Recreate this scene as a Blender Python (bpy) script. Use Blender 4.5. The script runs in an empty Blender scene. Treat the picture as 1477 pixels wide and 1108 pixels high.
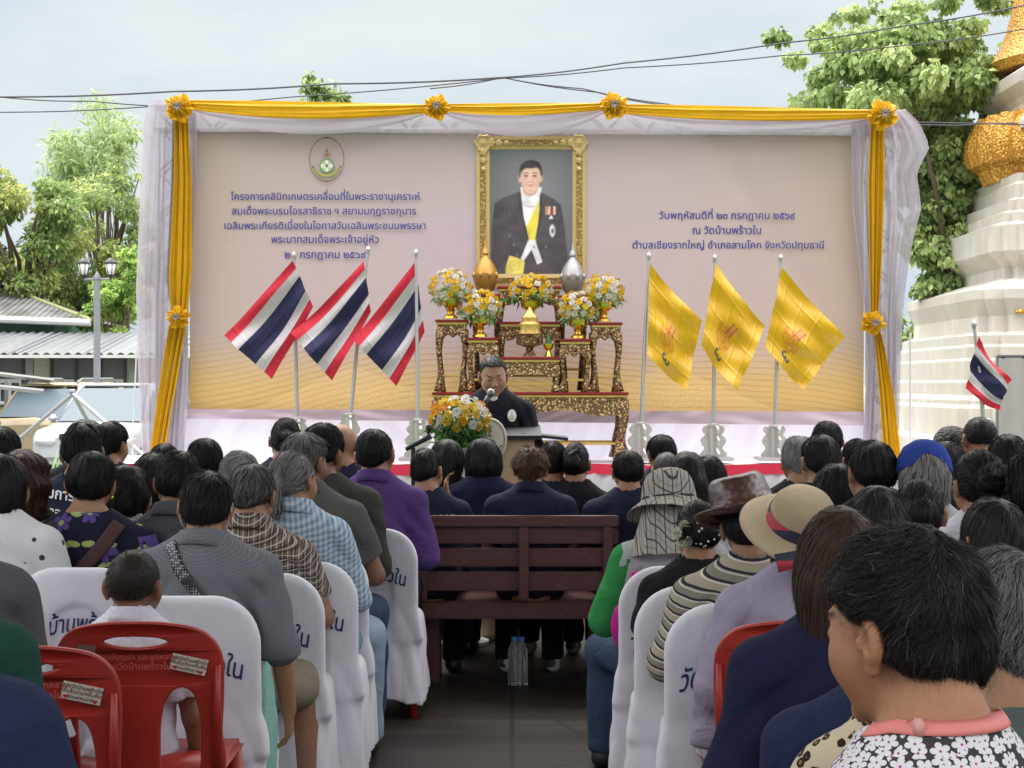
import bpy, bmesh, math, random
import numpy as np
from mathutils import Vector, Matrix
R = math.radians
SC = bpy.context.scene
COL = SC.collection
# ------------------------------------------------------------------ camera, sky, sun, exposure
cam_d = bpy.data.cameras.new("camera"); cam = bpy.data.objects.new("camera", cam_d); COL.objects.link(cam)
cam.location = (0, 0, 1.44); cam.rotation_euler = (R(90), 0, 0)
cam_d.sensor_width = 36.0; cam_d.lens = 36.0 * 2380 / 1477; cam_d.clip_start = .05; cam_d.clip_end = 3000
SC.camera = cam
SUN_EL, SUN_AZ = 60, -32          # degrees; azimuth measured from +Y (behind the stage) towards +X
world = bpy.data.worlds.new("World"); SC.world = world; world.use_nodes = True
nt = world.node_tree; bg = nt.nodes['Background']
sky = nt.nodes.new('ShaderNodeTexSky'); sky.sky_type = 'NISHITA'; sky.sun_disc = False
sky.sun_elevation = R(SUN_EL); sky.sun_rotation = R(SUN_AZ); sky.air_density = 1.0; sky.dust_density = 2.0
tc = nt.nodes.new('ShaderNodeTexCoord'); mp = nt.nodes.new('ShaderNodeMapping'); mp.inputs['Scale'].default_value = (1, 1, 3.2)
nz = nt.nodes.new('ShaderNodeTexNoise'); nz.inputs['Scale'].default_value = 2.2; nz.inputs['Detail'].default_value = 6; nz.inputs['Roughness'].default_value = .55
rp = nt.nodes.new('ShaderNodeValToRGB'); rp.color_ramp.elements[0].position = .3; rp.color_ramp.elements[1].position = .62
rp.color_ramp.elements[0].color = (.98, .98, .98, 1); rp.color_ramp.elements[1].color = (1, 1, 1, 1)
mx = nt.nodes.new('ShaderNodeMix'); mx.data_type = 'RGBA'; cm = nt.nodes.new('ShaderNodeMix'); cm.data_type = 'RGBA'; cm.inputs[6].default_value = (5.1, 6.1, 6.9, 1); cm.inputs[7].default_value = (7.2, 7.7, 7.9, 1)
L = nt.links.new
L(rp.outputs[0], cm.inputs[0]); L(cm.outputs[2], mx.inputs[7])
r2 = nt.nodes.new('ShaderNodeValToRGB'); r2.color_ramp.elements[0].position = .35; r2.color_ramp.elements[1].position = .65; L(nz.outputs['Fac'], r2.inputs[0]); L(r2.outputs[0], cm.inputs[0])
L = nt.links.new
L(tc.outputs['Generated'], mp.inputs[0]); L(mp.outputs[0], nz.inputs['Vector']); L(nz.outputs['Fac'], rp.inputs[0])
L(rp.outputs[0], mx.inputs[0]); L(sky.outputs[0], mx.inputs[6])
# an overcast dome: about three times brighter overhead than at the horizon
sx = nt.nodes.new('ShaderNodeSeparateXYZ'); L(tc.outputs['Generated'], sx.inputs[0]); mr = nt.nodes.new('ShaderNodeMapRange'); L(sx.outputs[2], mr.inputs[0])
mr.inputs[1].default_value = .26; mr.inputs[2].default_value = .85; mr.inputs[3].default_value = .54; mr.inputs[4].default_value = 3.7
vm = nt.nodes.new('ShaderNodeVectorMath'); vm.operation = 'SCALE'; L(mx.outputs[2], vm.inputs[0]); L(mr.outputs[0], vm.inputs['Scale']); 
# the cloud overhead is thicker and greyer than the bluish band at the horizon
gm = nt.nodes.new('ShaderNodeMapRange'); L(sx.outputs[2], gm.inputs[0]); gm.inputs[1].default_value = .2; gm.inputs[2].default_value = .7
hm = nt.nodes.new('ShaderNodeMix'); hm.data_type = 'RGBA'; hm.blend_type = 'MULTIPLY'; hm.inputs[7].default_value = (1.17, 1.0, .93, 1); L(gm.outputs[0], hm.inputs[0]); L(vm.outputs[0], hm.inputs[6]); L(hm.outputs[2], bg.inputs['Color'])
bg.inputs['Strength'].default_value = .12
sd = bpy.data.lights.new("sun", 'SUN'); sd.energy = 1.3; sd.angle = R(25); sd.color = (1, .96, .88)
sun = bpy.data.objects.new("sun", sd); COL.objects.link(sun)
_az, _el = R(SUN_AZ), R(SUN_EL)
sun.rotation_euler = Vector((math.sin(_az) * math.cos(_el), math.cos(_az) * math.cos(_el), math.sin(_el))).to_track_quat('Z', 'Y').to_euler()
vs = SC.view_settings; vs.view_transform = 'Standard'; vs.look = 'None'; vs.gamma = 1; vs.exposure = .84; vs.use_curve_mapping = False
SC.cycles.use_denoising = True; SC.cycles.max_bounces = 8; SC.cycles.transparent_max_bounces = 12
SC.cycles.use_adaptive_sampling = True
F = 2380.0
def at(px, py, Y):
    return Vector(((px - 738.5) * Y / F, Y, 1.44 - (py - 554) * Y / F))
# ------------------------------------------------------------------ node helpers
class V:
    """a node socket with arithmetic"""
    def __init__(s, nt, so): s.nt, s.so = nt, so
    def _m(s, op, *a, clamp=False):
        n = s.nt.nodes.new('ShaderNodeMath'); n.operation = op; n.use_clamp = clamp
        for i, v in enumerate((s,) + a):
            if isinstance(v, V): s.nt.links.new(v.so, n.inputs[i])
            else: n.inputs[i].default_value = v
        return V(s.nt, n.outputs[0])
    def __add__(s, o): return s._m('ADD', o)
    def __sub__(s, o): return s._m('SUBTRACT', o)
    def __mul__(s, o): return s._m('MULTIPLY', o)
    def __truediv__(s, o): return s._m('DIVIDE', o)
    __radd__ = __add__; __rmul__ = __mul__
    def __rsub__(s, o): return (s * -1) + o
    def sin(s): return s._m('SINE')
    def cos(s): return s._m('COSINE')
    def abs(s): return s._m('ABSOLUTE')
    def frac(s): return s._m('FRACT')
    def sqrt(s): return s._m('SQRT')
    def gt(s, o): return s._m('GREATER_THAN', o)
    def lt(s, o): return s._m('LESS_THAN', o)
    def min(s, o): return s._m('MINIMUM', o)
    def max(s, o): return s._m('MAXIMUM', o)
    def pow(s, o): return s._m('POWER', o)
    def atan2(s, o): return s._m('ARCTAN2', o)
    def step(s, a, b):
        n = s.nt.nodes.new('ShaderNodeMapRange'); n.interpolation_type = 'SMOOTHSTEP'
        s.nt.links.new(s.so, n.inputs[0]); n.inputs[1].default_value = a; n.inputs[2].default_value = b
        return V(s.nt, n.outputs[0])
class M:
    """material under construction"""
    def __init__(s, name, color=(.5, .5, .5), rough=.6, metal=0., spec=.5):
        s.m = bpy.data.materials.new(name); s.m.use_nodes = True; s.nt = s.m.node_tree
        s.b = s.nt.nodes['Principled BSDF']
        s.b.inputs['Base Color'].default_value = (*color[:3], 1); s.b.inputs['Roughness'].default_value = rough
        s.b.inputs['Metallic'].default_value = metal; s.b.inputs['Specular IOR Level'].default_value = spec
    def n(s, t, **kw):
        n = s.nt.nodes.new(t)
        for k, v in kw.items():
            if k in n.inputs: n.inputs[k].default_value = v
            else: setattr(n, k, v)
        return n
    def link(s, a, b): s.nt.links.new(a.so if isinstance(a, V) else a, b)
    def xyz(s, kind='Object'):
        tc = s.n('ShaderNodeTexCoord'); sp = s.n('ShaderNodeSeparateXYZ'); s.link(tc.outputs[kind], sp.inputs[0])
        return [V(s.nt, o) for o in sp.outputs]
    def vec(s, x, y, z=0.):
        c = s.n('ShaderNodeCombineXYZ')
        for i, v in enumerate((x, y, z)):
            if isinstance(v, V): s.link(v, c.inputs[i])
            else: c.inputs[i].default_value = v
        return V(s.nt, c.outputs[0])
    def noise(s, scale, vec=None, detail=3, rough=.5, kind='Object', out='Fac', dist=0.):
        n = s.n('ShaderNodeTexNoise', Scale=scale, Detail=detail, Roughness=rough, Distortion=dist)
        if vec is None: vec = V(s.nt, s.n('ShaderNodeTexCoord').outputs[kind])
        s.link(vec, n.inputs['Vector']); return V(s.nt, n.outputs[out])
    def voro(s, scale, vec=None, out='Distance', feature='F1', dims='3D', rnd=1.):
        n = s.n('ShaderNodeTexVoronoi'); n.voronoi_dimensions = dims; n.feature = feature; n.inputs['Scale'].default_value = scale
        n.inputs['Randomness'].default_value = rnd
        if vec is None: vec = V(s.nt, s.n('ShaderNodeTexCoord').outputs['Object'])
        s.link(vec, n.inputs['Vector']); return V(s.nt, n.outputs[out])
    def attr(s, name='Col'):
        n = s.n('ShaderNodeAttribute'); n.attribute_name = name; return V(s.nt, n.outputs['Color'])
    def mix(s, fac, a, b, mode='MIX'):
        n = s.n('ShaderNodeMix'); n.data_type = 'RGBA'; n.blend_type = mode
        for i, v in ((0, fac), (6, a), (7, b)):
            if isinstance(v, V): s.link(v, n.inputs[i])
            elif i == 0: n.inputs[0].default_value = v
            else: n.inputs[i].default_value = (*v[:3], 1)
        return V(s.nt, n.outputs[2])
    def col(s, v): s.link(v, s.b.inputs['Base Color']); return s
    def rough(s, v): s.link(v, s.b.inputs['Roughness']); return s
    def bump(s, h, strength=.3, dist=.01):
        n = s.n('ShaderNodeBump', Strength=strength, Distance=dist); s.link(h, n.inputs['Height'])
        s.link(n.outputs[0], s.b.inputs['Normal']); return s
    def sheer(s, translucent=.4, transparent=0., color=None):
        """thin cloth or leaf: part of the light goes through"""
        out = s.nt.nodes['Material Output']
        t = s.n('ShaderNodeBsdfTranslucent'); mixn = s.n('ShaderNodeMixShader'); mixn.inputs[0].default_value = translucent
        bc = s.b.inputs['Base Color']
        if color is not None: t.inputs[0].default_value = (*color, 1)
        elif bc.links: s.nt.links.new(bc.links[0].from_socket, t.inputs[0])
        else: t.inputs[0].default_value = bc.default_value
        s.link(s.b.outputs[0], mixn.inputs[1]); s.link(t.outputs[0], mixn.inputs[2]); last = mixn
        if transparent:
            tr = s.n('ShaderNodeBsdfTransparent'); m2 = s.n('ShaderNodeMixShader'); m2.inputs[0].default_value = transparent
            s.link(mixn.outputs[0], m2.inputs[1]); s.link(tr.outputs[0], m2.inputs[2]); last = m2
        s.link(last.outputs[0], out.inputs[0]); return s
def srgb(r, g, b):
    f = lambda c: (c / 255 / 12.92) if c / 255 <= .04045 else ((c / 255 + .055) / 1.055) ** 2.4
    return (f(r), f(g), f(b))
def plain(name, color, rough=.6, metal=0., spec=.4, var=.12, scale=6., bump=0., bscale=60., bdist=.004):
    m = M(name, color, rough, metal, spec)
    f = m.noise(scale, detail=4)
    m.col(m.mix(f, [c * (1 - var) for c in color], [min(1, c * (1 + var)) for c in color]))
    if bump: m.bump(m.noise(bscale, detail=3), bump, bdist)
    return m.m
def vcol(name, rough=.6, spec=.4, metal=0., translucent=0., bump=0., bscale=80.):
    m = M(name, (.5, .5, .5), rough, metal, spec); m.col(m.attr())
    if bump: m.bump(m.noise(bscale, detail=3), bump, .004)
    if translucent: m.sheer(translucent)
    return m.m
# ------------------------------------------------------------------ object helpers
def link(o, parent=None):
    COL.objects.link(o)
    if parent is not None: o.parent = parent
    return o
def tag(o, label=None, cat=None, group=None, kind=None):
    if label: o['label'] = label
    if cat: o['category'] = cat
    if group: o['group'] = group
    if kind: o['kind'] = kind
    return o
def empty(name, loc, label, cat, group=None, rz=0.):
    o = bpy.data.objects.new(name, None); COL.objects.link(o); o.location = loc; o.rotation_euler = (0, 0, rz)
    o.empty_display_size = .1
    return tag(o, label, cat, group)
def mesh_np(name, v, faces, mats, parent=None, smooth=True, colors=None, loc=None, fmat=None, facecol=None):
    """v (N,3); faces (F,k) array or list of lists; one linked mesh object"""
    me = bpy.data.meshes.new(name); v = np.asarray(v, np.float32)
    if isinstance(faces, np.ndarray) and len(faces):
        k = faces.shape[1]; nf = len(faces)
        me.vertices.add(len(v)); me.vertices.foreach_set('co', v.ravel())
        me.loops.add(nf * k); me.loops.foreach_set('vertex_index', faces.astype(np.int32).ravel())
        me.polygons.add(nf); me.polygons.foreach_set('loop_start', np.arange(0, nf * k, k, dtype=np.int32))
        me.polygons.foreach_set('loop_total', np.full(nf, k, np.int32)); me.update(calc_edges=True)
    else:
        me.from_pydata([tuple(map(float, p)) for p in v], [], [list(map(int, f)) for f in faces]); me.update()
    if colors is not None:
        a = me.color_attributes.new('Col', 'FLOAT_COLOR', 'POINT')
        c = np.ones((len(v), 4), np.float32); c[:, :3] = colors; a.data.foreach_set('color', c.ravel())
    if smooth: me.polygons.foreach_set('use_smooth', np.ones(len(me.polygons), bool))
    if fmat is not None: me.polygons.foreach_set('material_index', np.asarray(fmat, np.int32))
    for m in (mats if isinstance(mats, (list, tuple)) else [mats]): me.materials.append(m)
    o = bpy.data.objects.new(name, me); link(o, parent)
    if loc is not None: o.location = loc
    return o
class MB:
    """collects boxes, tubes, lathes ... and links them as ONE mesh object"""
    def __init__(s): s.v = []; s.f = []
    def add(s, v, f):
        b = len(s.v); s.v += [tuple(map(float, p)) for p in v]; s.f += [[i + b for i in q] for q in f]; return s
    def box(s, c, d, rz=0., bev=0., rx=0., ry=0.):
        bm = bmesh.new(); bmesh.ops.create_cube(bm, size=1)
        for q in bm.verts: q.co = Vector((q.co.x * d[0], q.co.y * d[1], q.co.z * d[2]))
        if bev: bmesh.ops.bevel(bm, geom=bm.edges[:], offset=min(bev, .45 * min(d)), segments=2, affect='EDGES')
        mt = Matrix.Translation(c) @ Matrix.Rotation(rz, 4, 'Z') @ Matrix.Rotation(ry, 4, 'Y') @ Matrix.Rotation(rx, 4, 'X')
        bm.verts.ensure_lookup_table(); bm.verts.index_update()
        s.add([mt @ q.co for q in bm.verts], [[q.index for q in f.verts] for f in bm.faces]); bm.free(); return s
    def tube(s, pts, r, n=8, cap=True):
        pts = [Vector(p) for p in pts]; rs = r if isinstance(r, (list, tuple)) else [r] * len(pts)
        vs = []; fs = []; up = None
        for i, p in enumerate(pts):
            d = (pts[min(i + 1, len(pts) - 1)] - pts[max(i - 1, 0)]).normalized()
            if up is None: up = Vector((0, 0, 1)) if abs(d.z) < .9 else Vector((1, 0, 0))
            a = d.cross(up).normalized(); b = a.cross(d).normalized(); up = b
            for k in range(n):
                t = 2 * math.pi * k / n; vs.append(p + (a * math.cos(t) + b * math.sin(t)) * rs[i])
        for i in range(len(pts) - 1):
            for k in range(n):
                k2 = (k + 1) % n; fs.append([i * n + k, i * n + k2, (i + 1) * n + k2, (i + 1) * n + k])
        if cap: fs.append(list(range(n))[::-1]); fs.append([(len(pts) - 1) * n + k for k in range(n)])
        return s.add(vs, fs)
    def lathe(s, prof, c=(0, 0, 0), n=24, scallop=0., lobes=0):
        """prof: list of (radius, z)"""
        vs = []; fs = []
        for (r, z) in prof:
            for k in range(n):
                t = 2 * math.pi * k / n; q = r * (1 + scallop * math.cos(lobes * t)) if lobes else r
                vs.append((c[0] + q * math.cos(t), c[1] + q * math.sin(t), c[2] + z))
        for i in range(len(prof) - 1):
            for k in range(n):
                k2 = (k + 1) % n; fs.append([i * n + k, i * n + k2, (i + 1) * n + k2, (i + 1) * n + k])
        fs.append(list(range(n))[::-1]); fs.append([(len(prof) - 1) * n + k for k in range(n)])
        return s.add(vs, fs)
    def prism(s, poly, y0, y1):
        """polygon in (x,z), extruded along y"""
        n = len(poly); vs = [(x, y0, z) for x, z in poly] + [(x, y1, z) for x, z in poly]
        fs = [list(range(n)), list(range(n, 2 * n))[::-1]] + [[i, i + n, (i + 1) % n + n, (i + 1) % n] for i in range(n)]
        return s.add(vs, fs)
    def grid(s, P):
        """P: (a,b,3) array"""
        P = np.asarray(P); a, b = P.shape[:2]
        return s.add(P.reshape(-1, 3), [[i * b + j, i * b + j + 1, (i + 1) * b + j + 1, (i + 1) * b + j] for i in range(a - 1) for j in range(b - 1)])
    def build(s, name, mat, parent=None, smooth=False, loc=None, bevel=0., auto=False):
        o = mesh_np(name, np.array(s.v, np.float32), s.f, mat, parent, smooth or auto, None, loc)
        bm = bmesh.new(); bm.from_mesh(o.data); bmesh.ops.recalc_face_normals(bm, faces=bm.faces)
        if auto:
            for e in bm.edges:
                if len(e.link_faces) == 2 and e.calc_face_angle(0) > R(38): e.smooth = False
        bm.to_mesh(o.data); bm.free()
        return o
def copy_tree(o, parent=None):
    c = o.copy(); COL.objects.link(c)
    if parent is not None: c.parent = parent
    for ch in list(o.children): copy_tree(ch, c)
    return c
# ------------------------------------------------------------------ signed-distance modelling (numpy)
def _a(p): return np.asarray(p, np.float32)
def ell(P, c, r):
    q = P - _a(c); r = _a(r)
    k0 = np.sqrt(((q / r) ** 2).sum(1)); k1 = np.sqrt(((q / (r * r)) ** 2).sum(1)) + 1e-9
    return k0 * (k0 - 1) / k1
def cone(P, a, b, ra, rb):
    a = _a(a); ba = _a(b) - a; q = P - a
    h = np.clip(q @ ba / (ba @ ba + 1e-12), 0, 1)
    return np.sqrt(((q - h[:, None] * ba) ** 2).sum(1)) - (ra + (rb - ra) * h)
def su(a, b, k):
    h = np.clip(.5 + .5 * (b - a) / k, 0, 1); return b + (a - b) * h - k * h * (1 - h)
def smax(a, b, k): return -su(-a, -b, k)
def uni(k, ds):
    d = ds[0]
    for e in ds[1:]: d = su(d, e, k)
    return d
def wob(P, f, seed=0):
    """cheap smooth noise in [-1,1]"""
    r = np.random.RandomState(seed); o = np.zeros(len(P), np.float32)
    for i in range(5):
        w = r.normal(size=3); w = w / np.linalg.norm(w) * f * r.uniform(.6, 1.5); ph = r.uniform(0, 6.3)
        u = r.normal(size=3); u = u / np.linalg.norm(u) * f * .6
        o += np.sin(P @ _a(w) + ph + 1.3 * np.sin(P @ _a(u) + ph * 2))
    return o / 3.
def surface(f, lo, hi, h):
    """naive surface nets, evaluated only in blocks near the surface"""
    lo = _a(lo); n = np.ceil((_a(hi) - lo) / h / 4).astype(int) + 1; B = 4
    g = np.stack(np.meshgrid(*[np.arange(k) for k in n], indexing='ij'), -1).reshape(-1, 3)
    C = (lo + h * (g * B + 1.5)).astype(np.float32); dc = f(C)
    D = np.repeat(np.repeat(np.repeat(dc.reshape(n), B, 0), B, 1), B, 2)
    act = np.abs(dc) < h * B * 1.7
    ga = g[act]; off = np.stack(np.meshgrid(*[np.arange(B)] * 3, indexing='ij'), -1).reshape(-1, 3)
    idx = (ga[:, None, :] * B + off[None]).reshape(-1, 3)
    D[idx[:, 0], idx[:, 1], idx[:, 2]] = f((lo + h * idx).astype(np.float32))
    ins = D < 0
    s = np.zeros(np.array(D.shape) - 1, np.int8)
    for dx in (0, 1):
        for dy in (0, 1):
            for dz in (0, 1): s += ins[dx:D.shape[0] - 1 + dx, dy:D.shape[1] - 1 + dy, dz:D.shape[2] - 1 + dz]
    cells = np.argwhere((s > 0) & (s < 8)); nc = len(cells)
    num = np.full(s.shape, -1, np.int64); num[cells[:, 0], cells[:, 1], cells[:, 2]] = np.arange(nc)
    acc = np.zeros((nc, 3)); cnt = np.zeros(nc)
    corners = np.array([[i, j, k] for i in (0, 1) for j in (0, 1) for k in (0, 1)])
    val = D[tuple((cells[:, None, :] + corners[None]).transpose(2, 0, 1))]
    for a in range(8):
        for ax in range(3):
            if corners[a][ax]: continue
            b = a + (4, 2, 1)[ax]; va, vb = val[:, a], val[:, b]; m = (va < 0) != (vb < 0)
            t = np.where(m, va / np.where(m, va - vb, 1), 0); p = np.tile(corners[a].astype(float), (nc, 1)); p[:, ax] += t
            acc[m] += p[m]; cnt[m] += 1
    v = lo + h * (cells + acc / cnt[:, None])
    F_ = []
    for ax in range(3):
        u, w = (ax + 1) % 3, (ax + 2) % 3
        sl0 = [slice(1, -1)] * 3; sl1 = [slice(1, -1)] * 3; sl0[ax] = slice(0, -1); sl1[ax] = slice(1, None)
        a_, b_ = ins[tuple(sl0)], ins[tuple(sl1)]
        e = np.argwhere(a_ != b_)
        if not len(e): continue
        sg = a_[tuple(e.T)]; base = e.copy(); base[:, u] += 1; base[:, w] += 1
        def cell(du, dw):
            c = base.copy(); c[:, u] += du; c[:, w] += dw; return num[tuple(c.T)]
        q = np.stack([cell(-1, -1), cell(0, -1), cell(0, 0), cell(-1, 0)], 1)
        q[~sg] = q[~sg][:, ::-1]; F_.append(q)
    q = np.concatenate(F_)
    return v, q
def grad(f, P, e=.003):
    g = np.stack([f(P + _a(d) * e) - f(P - _a(d) * e) for d in ((1, 0, 0), (0, 1, 0), (0, 0, 1))], 1)
    return g / (np.linalg.norm(g, axis=1, keepdims=True) + 1e-9)
# ------------------------------------------------------------------ lettering (Thai marks placed by hand)
_gl = {}
_UP = set('ิีึืั็'); _TONE = set('่้๊๋์'); _LOW = set('ุู')
def _txt_curve(s, off=0.):
    t = bpy.data.curves.new('lettering', 'FONT'); t.body = s; t.offset = off; t.resolution_u = 3
    o = bpy.data.objects.new('lettering', t); COL.objects.link(o); return o
def _width(s):
    o = _txt_curve(s); bpy.context.view_layer.update(); w = o.dimensions.x; d = o.data
    bpy.data.objects.remove(o); bpy.data.curves.remove(d); return w
def glyph(c, off):
    k = (c, off)
    if k in _gl: return _gl[k]
    adv = (_width('ก' + c + 'ก') - _width('กก')) if c != ' ' else .26
    V_, F_ = [], []
    if c != ' ':
        o = _txt_curve(c); bpy.context.view_layer.update(); dg = bpy.context.evaluated_depsgraph_get()
        cu = o.evaluated_get(dg).to_curve(dg); loops = []
        for sp in cu.splines:
            bp = sp.bezier_points; pl = []
            if len(bp):
                for i in range(len(bp)):
                    a, b = bp[i], bp[(i + 1) % len(bp)]
                    for q in range(4):
                        u = q / 4; pl.append(a.co * (1 - u) ** 3 + a.handle_right * 3 * u * (1 - u) ** 2 + b.handle_left * 3 * u * u * (1 - u) + b.co * u ** 3)
            else: pl = [Vector(p.co[:3]) for p in sp.points]
            out = []
            for p in pl:
                if not out or (p - out[-1]).length > 1e-4: out.append(p)
            if len(out) > 2: loops.append([(p.x, p.y) for p in out])
        d = o.data; bpy.data.objects.remove(o); bpy.data.curves.remove(d)
        # embolden along the outline, then triangulate; inside = non-zero winding
        from mathutils.geometry import delaunay_2d_cdt
        ls = []
        for l in loops:
            q = np.array(l); keep = [0]
            for i in range(1, len(q)):
                if np.hypot(*(q[i] - q[keep[-1]])) > .006: keep.append(i)
            q = q[keep]; e1 = q - np.roll(q, 1, 0); e2 = np.roll(q, -1, 0) - q; e1 /= np.linalg.norm(e1, axis=1, keepdims=True) + 1e-9; e2 /= np.linalg.norm(e2, axis=1, keepdims=True) + 1e-9
            t_ = e1 + e2; t_ /= np.linalg.norm(t_, axis=1, keepdims=True) + 1e-6; ls.append(q + np.stack([-t_[:, 1], t_[:, 0]], 1) * off)
        allp = np.concatenate(ls); ed = []; b = 0
        for q in ls: ed += [(b + i, b + (i + 1) % len(q)) for i in range(len(q))]; b += len(q)
        vo, _e, fo_, _1, _2, _3 = delaunay_2d_cdt([Vector(map(float, q)) for q in allp], ed, [], 0, 1e-6)
        vo = np.array([tuple(q) for q in vo]); tri = np.array([f[:3] for f in fo_]); ce = vo[tri].mean(1); wn = np.zeros(len(ce))
        for q in ls:
            d1 = q[None] - ce[:, None]; d2 = np.roll(q, -1, 0)[None] - ce[:, None]; wn += np.arctan2(d1[..., 0] * d2[..., 1] - d1[..., 1] * d2[..., 0], (d1 * d2).sum(-1)).sum(1)
        V_ = [(x, y, 0.) for x, y in vo]; F_ = [list(map(int, f)) for f in tri[np.abs(wn) > 3]]
    _gl[k] = (V_, F_, adv); return _gl[k]
def lettering(s, size, off=.012, shear=0.):
    """verts (N,3) in the xz plane, centred in x, and faces"""
    v, f, x = [], [], 0.; prev_up = False
    for c in s:
        V_, F_, adv = glyph(c, off); dy = .0
        if c in _TONE and prev_up: dy = .21
        b = len(v); v += [(x + p[0] + shear * (p[1] + dy), p[1] + dy, p[2]) for p in V_]; f += [[i + b for i in q] for q in F_]
        x += adv
        if c in _UP: prev_up = True
        elif c not in _TONE: prev_up = False
    if not v: return np.zeros((0, 3)), []
    v = np.array(v); v[:, 0] -= x / 2; v *= size
    return np.stack([v[:, 0], -v[:, 2], v[:, 1]], 1), f
# ------------------------------------------------------------------ people
M_SKIN = {}
def skin_mat():
    if 'm' not in M_SKIN:
        m = M('skin', (.4, .2, .12), .5, 0, .35); n = m.noise(45, detail=7, rough=.65)
        m.col(m.mix(.45, m.attr(), m.mix(n, (.2, .22, .25), (.8, .74, .7)), 'OVERLAY'))
        m.bump(m.noise(420, detail=4, rough=.7), .45, .0025)
        m.b.inputs['Subsurface Weight'].default_value = .06; m.b.inputs['Subsurface Radius'].default_value = (.012, .005, .003)
        M_SKIN['m'] = m.m
        h = M('hair', (.02, .015, .012), .46, 0, .2); h.col(h.attr())
        M_SKIN['h'] = h.m
    return M_SKIN['m']
def rot(yaw=0, pitch=0, roll=0):
    """head rotation: yaw + turns to the person's left, pitch + nods down, roll + tilts right"""
    return np.array(Matrix.Rotation(R(yaw), 3, 'Z') @ Matrix.Rotation(R(roll), 3, 'Y') @ Matrix.Rotation(R(-pitch), 3, 'X'), np.float32)
class Fig:
    """joints of one figure; faces +Y, origin on the floor under the hips"""
    def __init__(s, sw=.185, chest=(.155, .105), belly=(.15, .115), lean=.04, hf=.035, yaw=0, pitch=5, roll=0, arms=('lap', 'lap'),
                 kx=(.13, .13), stand=False, hs=1., neck=.052, drop=.0, arm_r=1.0, hip=.17, legy=.43, kz=.5):
        s.sw, s.chest, s.belly, s.lean, s.neckr, s.hs, s.arm_r, s.hipw = sw, chest, belly, lean, neck, hs, arm_r, hip
        s.R = rot(yaw, pitch, roll); s.stand = stand; s.arms = arms
        U = .42 if stand else 0.; s.U = U
        s.nb = _a((0, lean - .02, 1.03 + U)); s.hc = _a((0, lean + hf, 1.16 + U))
        s.sh = [_a((sg * sw, lean - .012, .948 - drop + U)) for sg in (-1, 1)]
        s.el, s.wr, s.fd = [], [], []
        for i, sg in enumerate((-1, 1)):
            k = arms[i]
            if k == 'lap': e, w, d = (sg * (sw + .045), lean + .0, .69 + U), (sg * .14, .24, .625 + U), (-sg * .3, .9, -.25)
            elif k == 'out': e, w, d = (sg * (sw + .085), lean + .02, .70 + U), (sg * .16, .25, .64 + U), (-sg * .3, .9, -.25)
            elif k == 'hang': e, w, d = (sg * (sw + .065), lean - .03, .70 + U), (sg * (sw + .085), lean + .03, .47 + U), (0, .15, -1)
            elif k == 'read': e, w, d = (sg * (sw + .06), lean + .02, .70 + U), (sg * .13, .27, .74 + U), (-sg * .35, .9, .1)
            elif k == 'face': e, w, d = (sg * (sw + .05), lean + .2, .78 + U), (sg * .10, lean + .17, 1.02 + U), (0, -.1, 1)
            else: e, w, d = k
            s.el.append(_a(e)); s.wr.append(_a(w)); s.fd.append(_a(d) / np.linalg.norm(d))
        s.hj = [_a((sg * .09, .02, .53 + U)) for sg in (-1, 1)]
        if stand:
            s.kn = [_a((sg * .10, .03, .50)) for sg in (-1, 1)]; s.an = [_a((sg * .11, 0, .09)) for sg in (-1, 1)]
        else:
            s.kn = [_a((sg * k, legy, kz)) for sg, k in zip((-1, 1), kx)]; s.an = [_a((sg * (k * 1.02), legy - .03, .09)) for sg, k in zip((-1, 1), kx)]
    def hl(s, P): return ((P - s.hc) @ s.R) / s.hs
    def h2w(s, p): return s.hc + s.R @ (_a(p) * s.hs)
    def torso(s, P, g=0.):
        U, l, c, b = s.U, s.lean, s.chest, s.belly
        ds = [ell(P, (0, -.005, .55 + U), (s.hipw + g, .125 + g, .13 + g)), ell(P, (0, l * .3 + .005, .68 + U), (b[0] + g, b[1] + g, .16 + g)),
              ell(P, (0, l * .72, .86 + U), (c[0] + g, c[1] + g, .17 + g)),
              cone(P, s.sh[0] * _a((.92, 1, 1)), (0, s.lean - .015, .975 + U), .056 + g, .070 + g), cone(P, s.sh[1] * _a((.92, 1, 1)), (0, s.lean - .015, .975 + U), .056 + g, .070 + g)]
        d = uni(.06, ds)
        for i in (0, 1):
            d = su(d, cone(P, s.nb + _a((0, 0, .045)), s.sh[i] * _a((.75, 1, 1)) + _a((0, 0, .012)), .036 + g, .042 + g), .045)
        return d
    def neck(s, P, g=0.):
        return cone(P, s.nb - _a((0, 0, .03)), s.h2w((0, -.022, -.05)), s.neckr + .006 + g, s.neckr + g)
    def arm(s, P, i, g=0., fore=True):
        q = s.arm_r
        d = cone(P, s.sh[i], s.el[i], .050 * q + g, .040 * q + g)
        if fore: d = su(d, cone(P, s.el[i], s.wr[i], .040 * q + g, .027 * q + g), .02)
        return d
    def hand(s, P, i):
        w, d = s.wr[i], s.fd[i]; sg = (-1, 1)[i]
        side = np.cross(d, (0, 0, 1.)); side = side / (np.linalg.norm(side) + 1e-6) if np.linalg.norm(side) > .3 else _a((0, 1, 0))
        nrm = np.cross(side, d); nrm /= np.linalg.norm(nrm)
        if s.arms[i] == 'hang': side = _a((0, 1., 0)); nrm = _a((-sg, 0, 0))
        inw = -side if i == 1 else side
        if s.arms[i] == 'hang': inw = side
        ds = []
        for k in range(3): ds.append(cone(P, w + side * (k - 1) * .012, w + d * .085 + side * (k - 1) * .026, .017, .0125))
        pal = uni(.012, ds)
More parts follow.
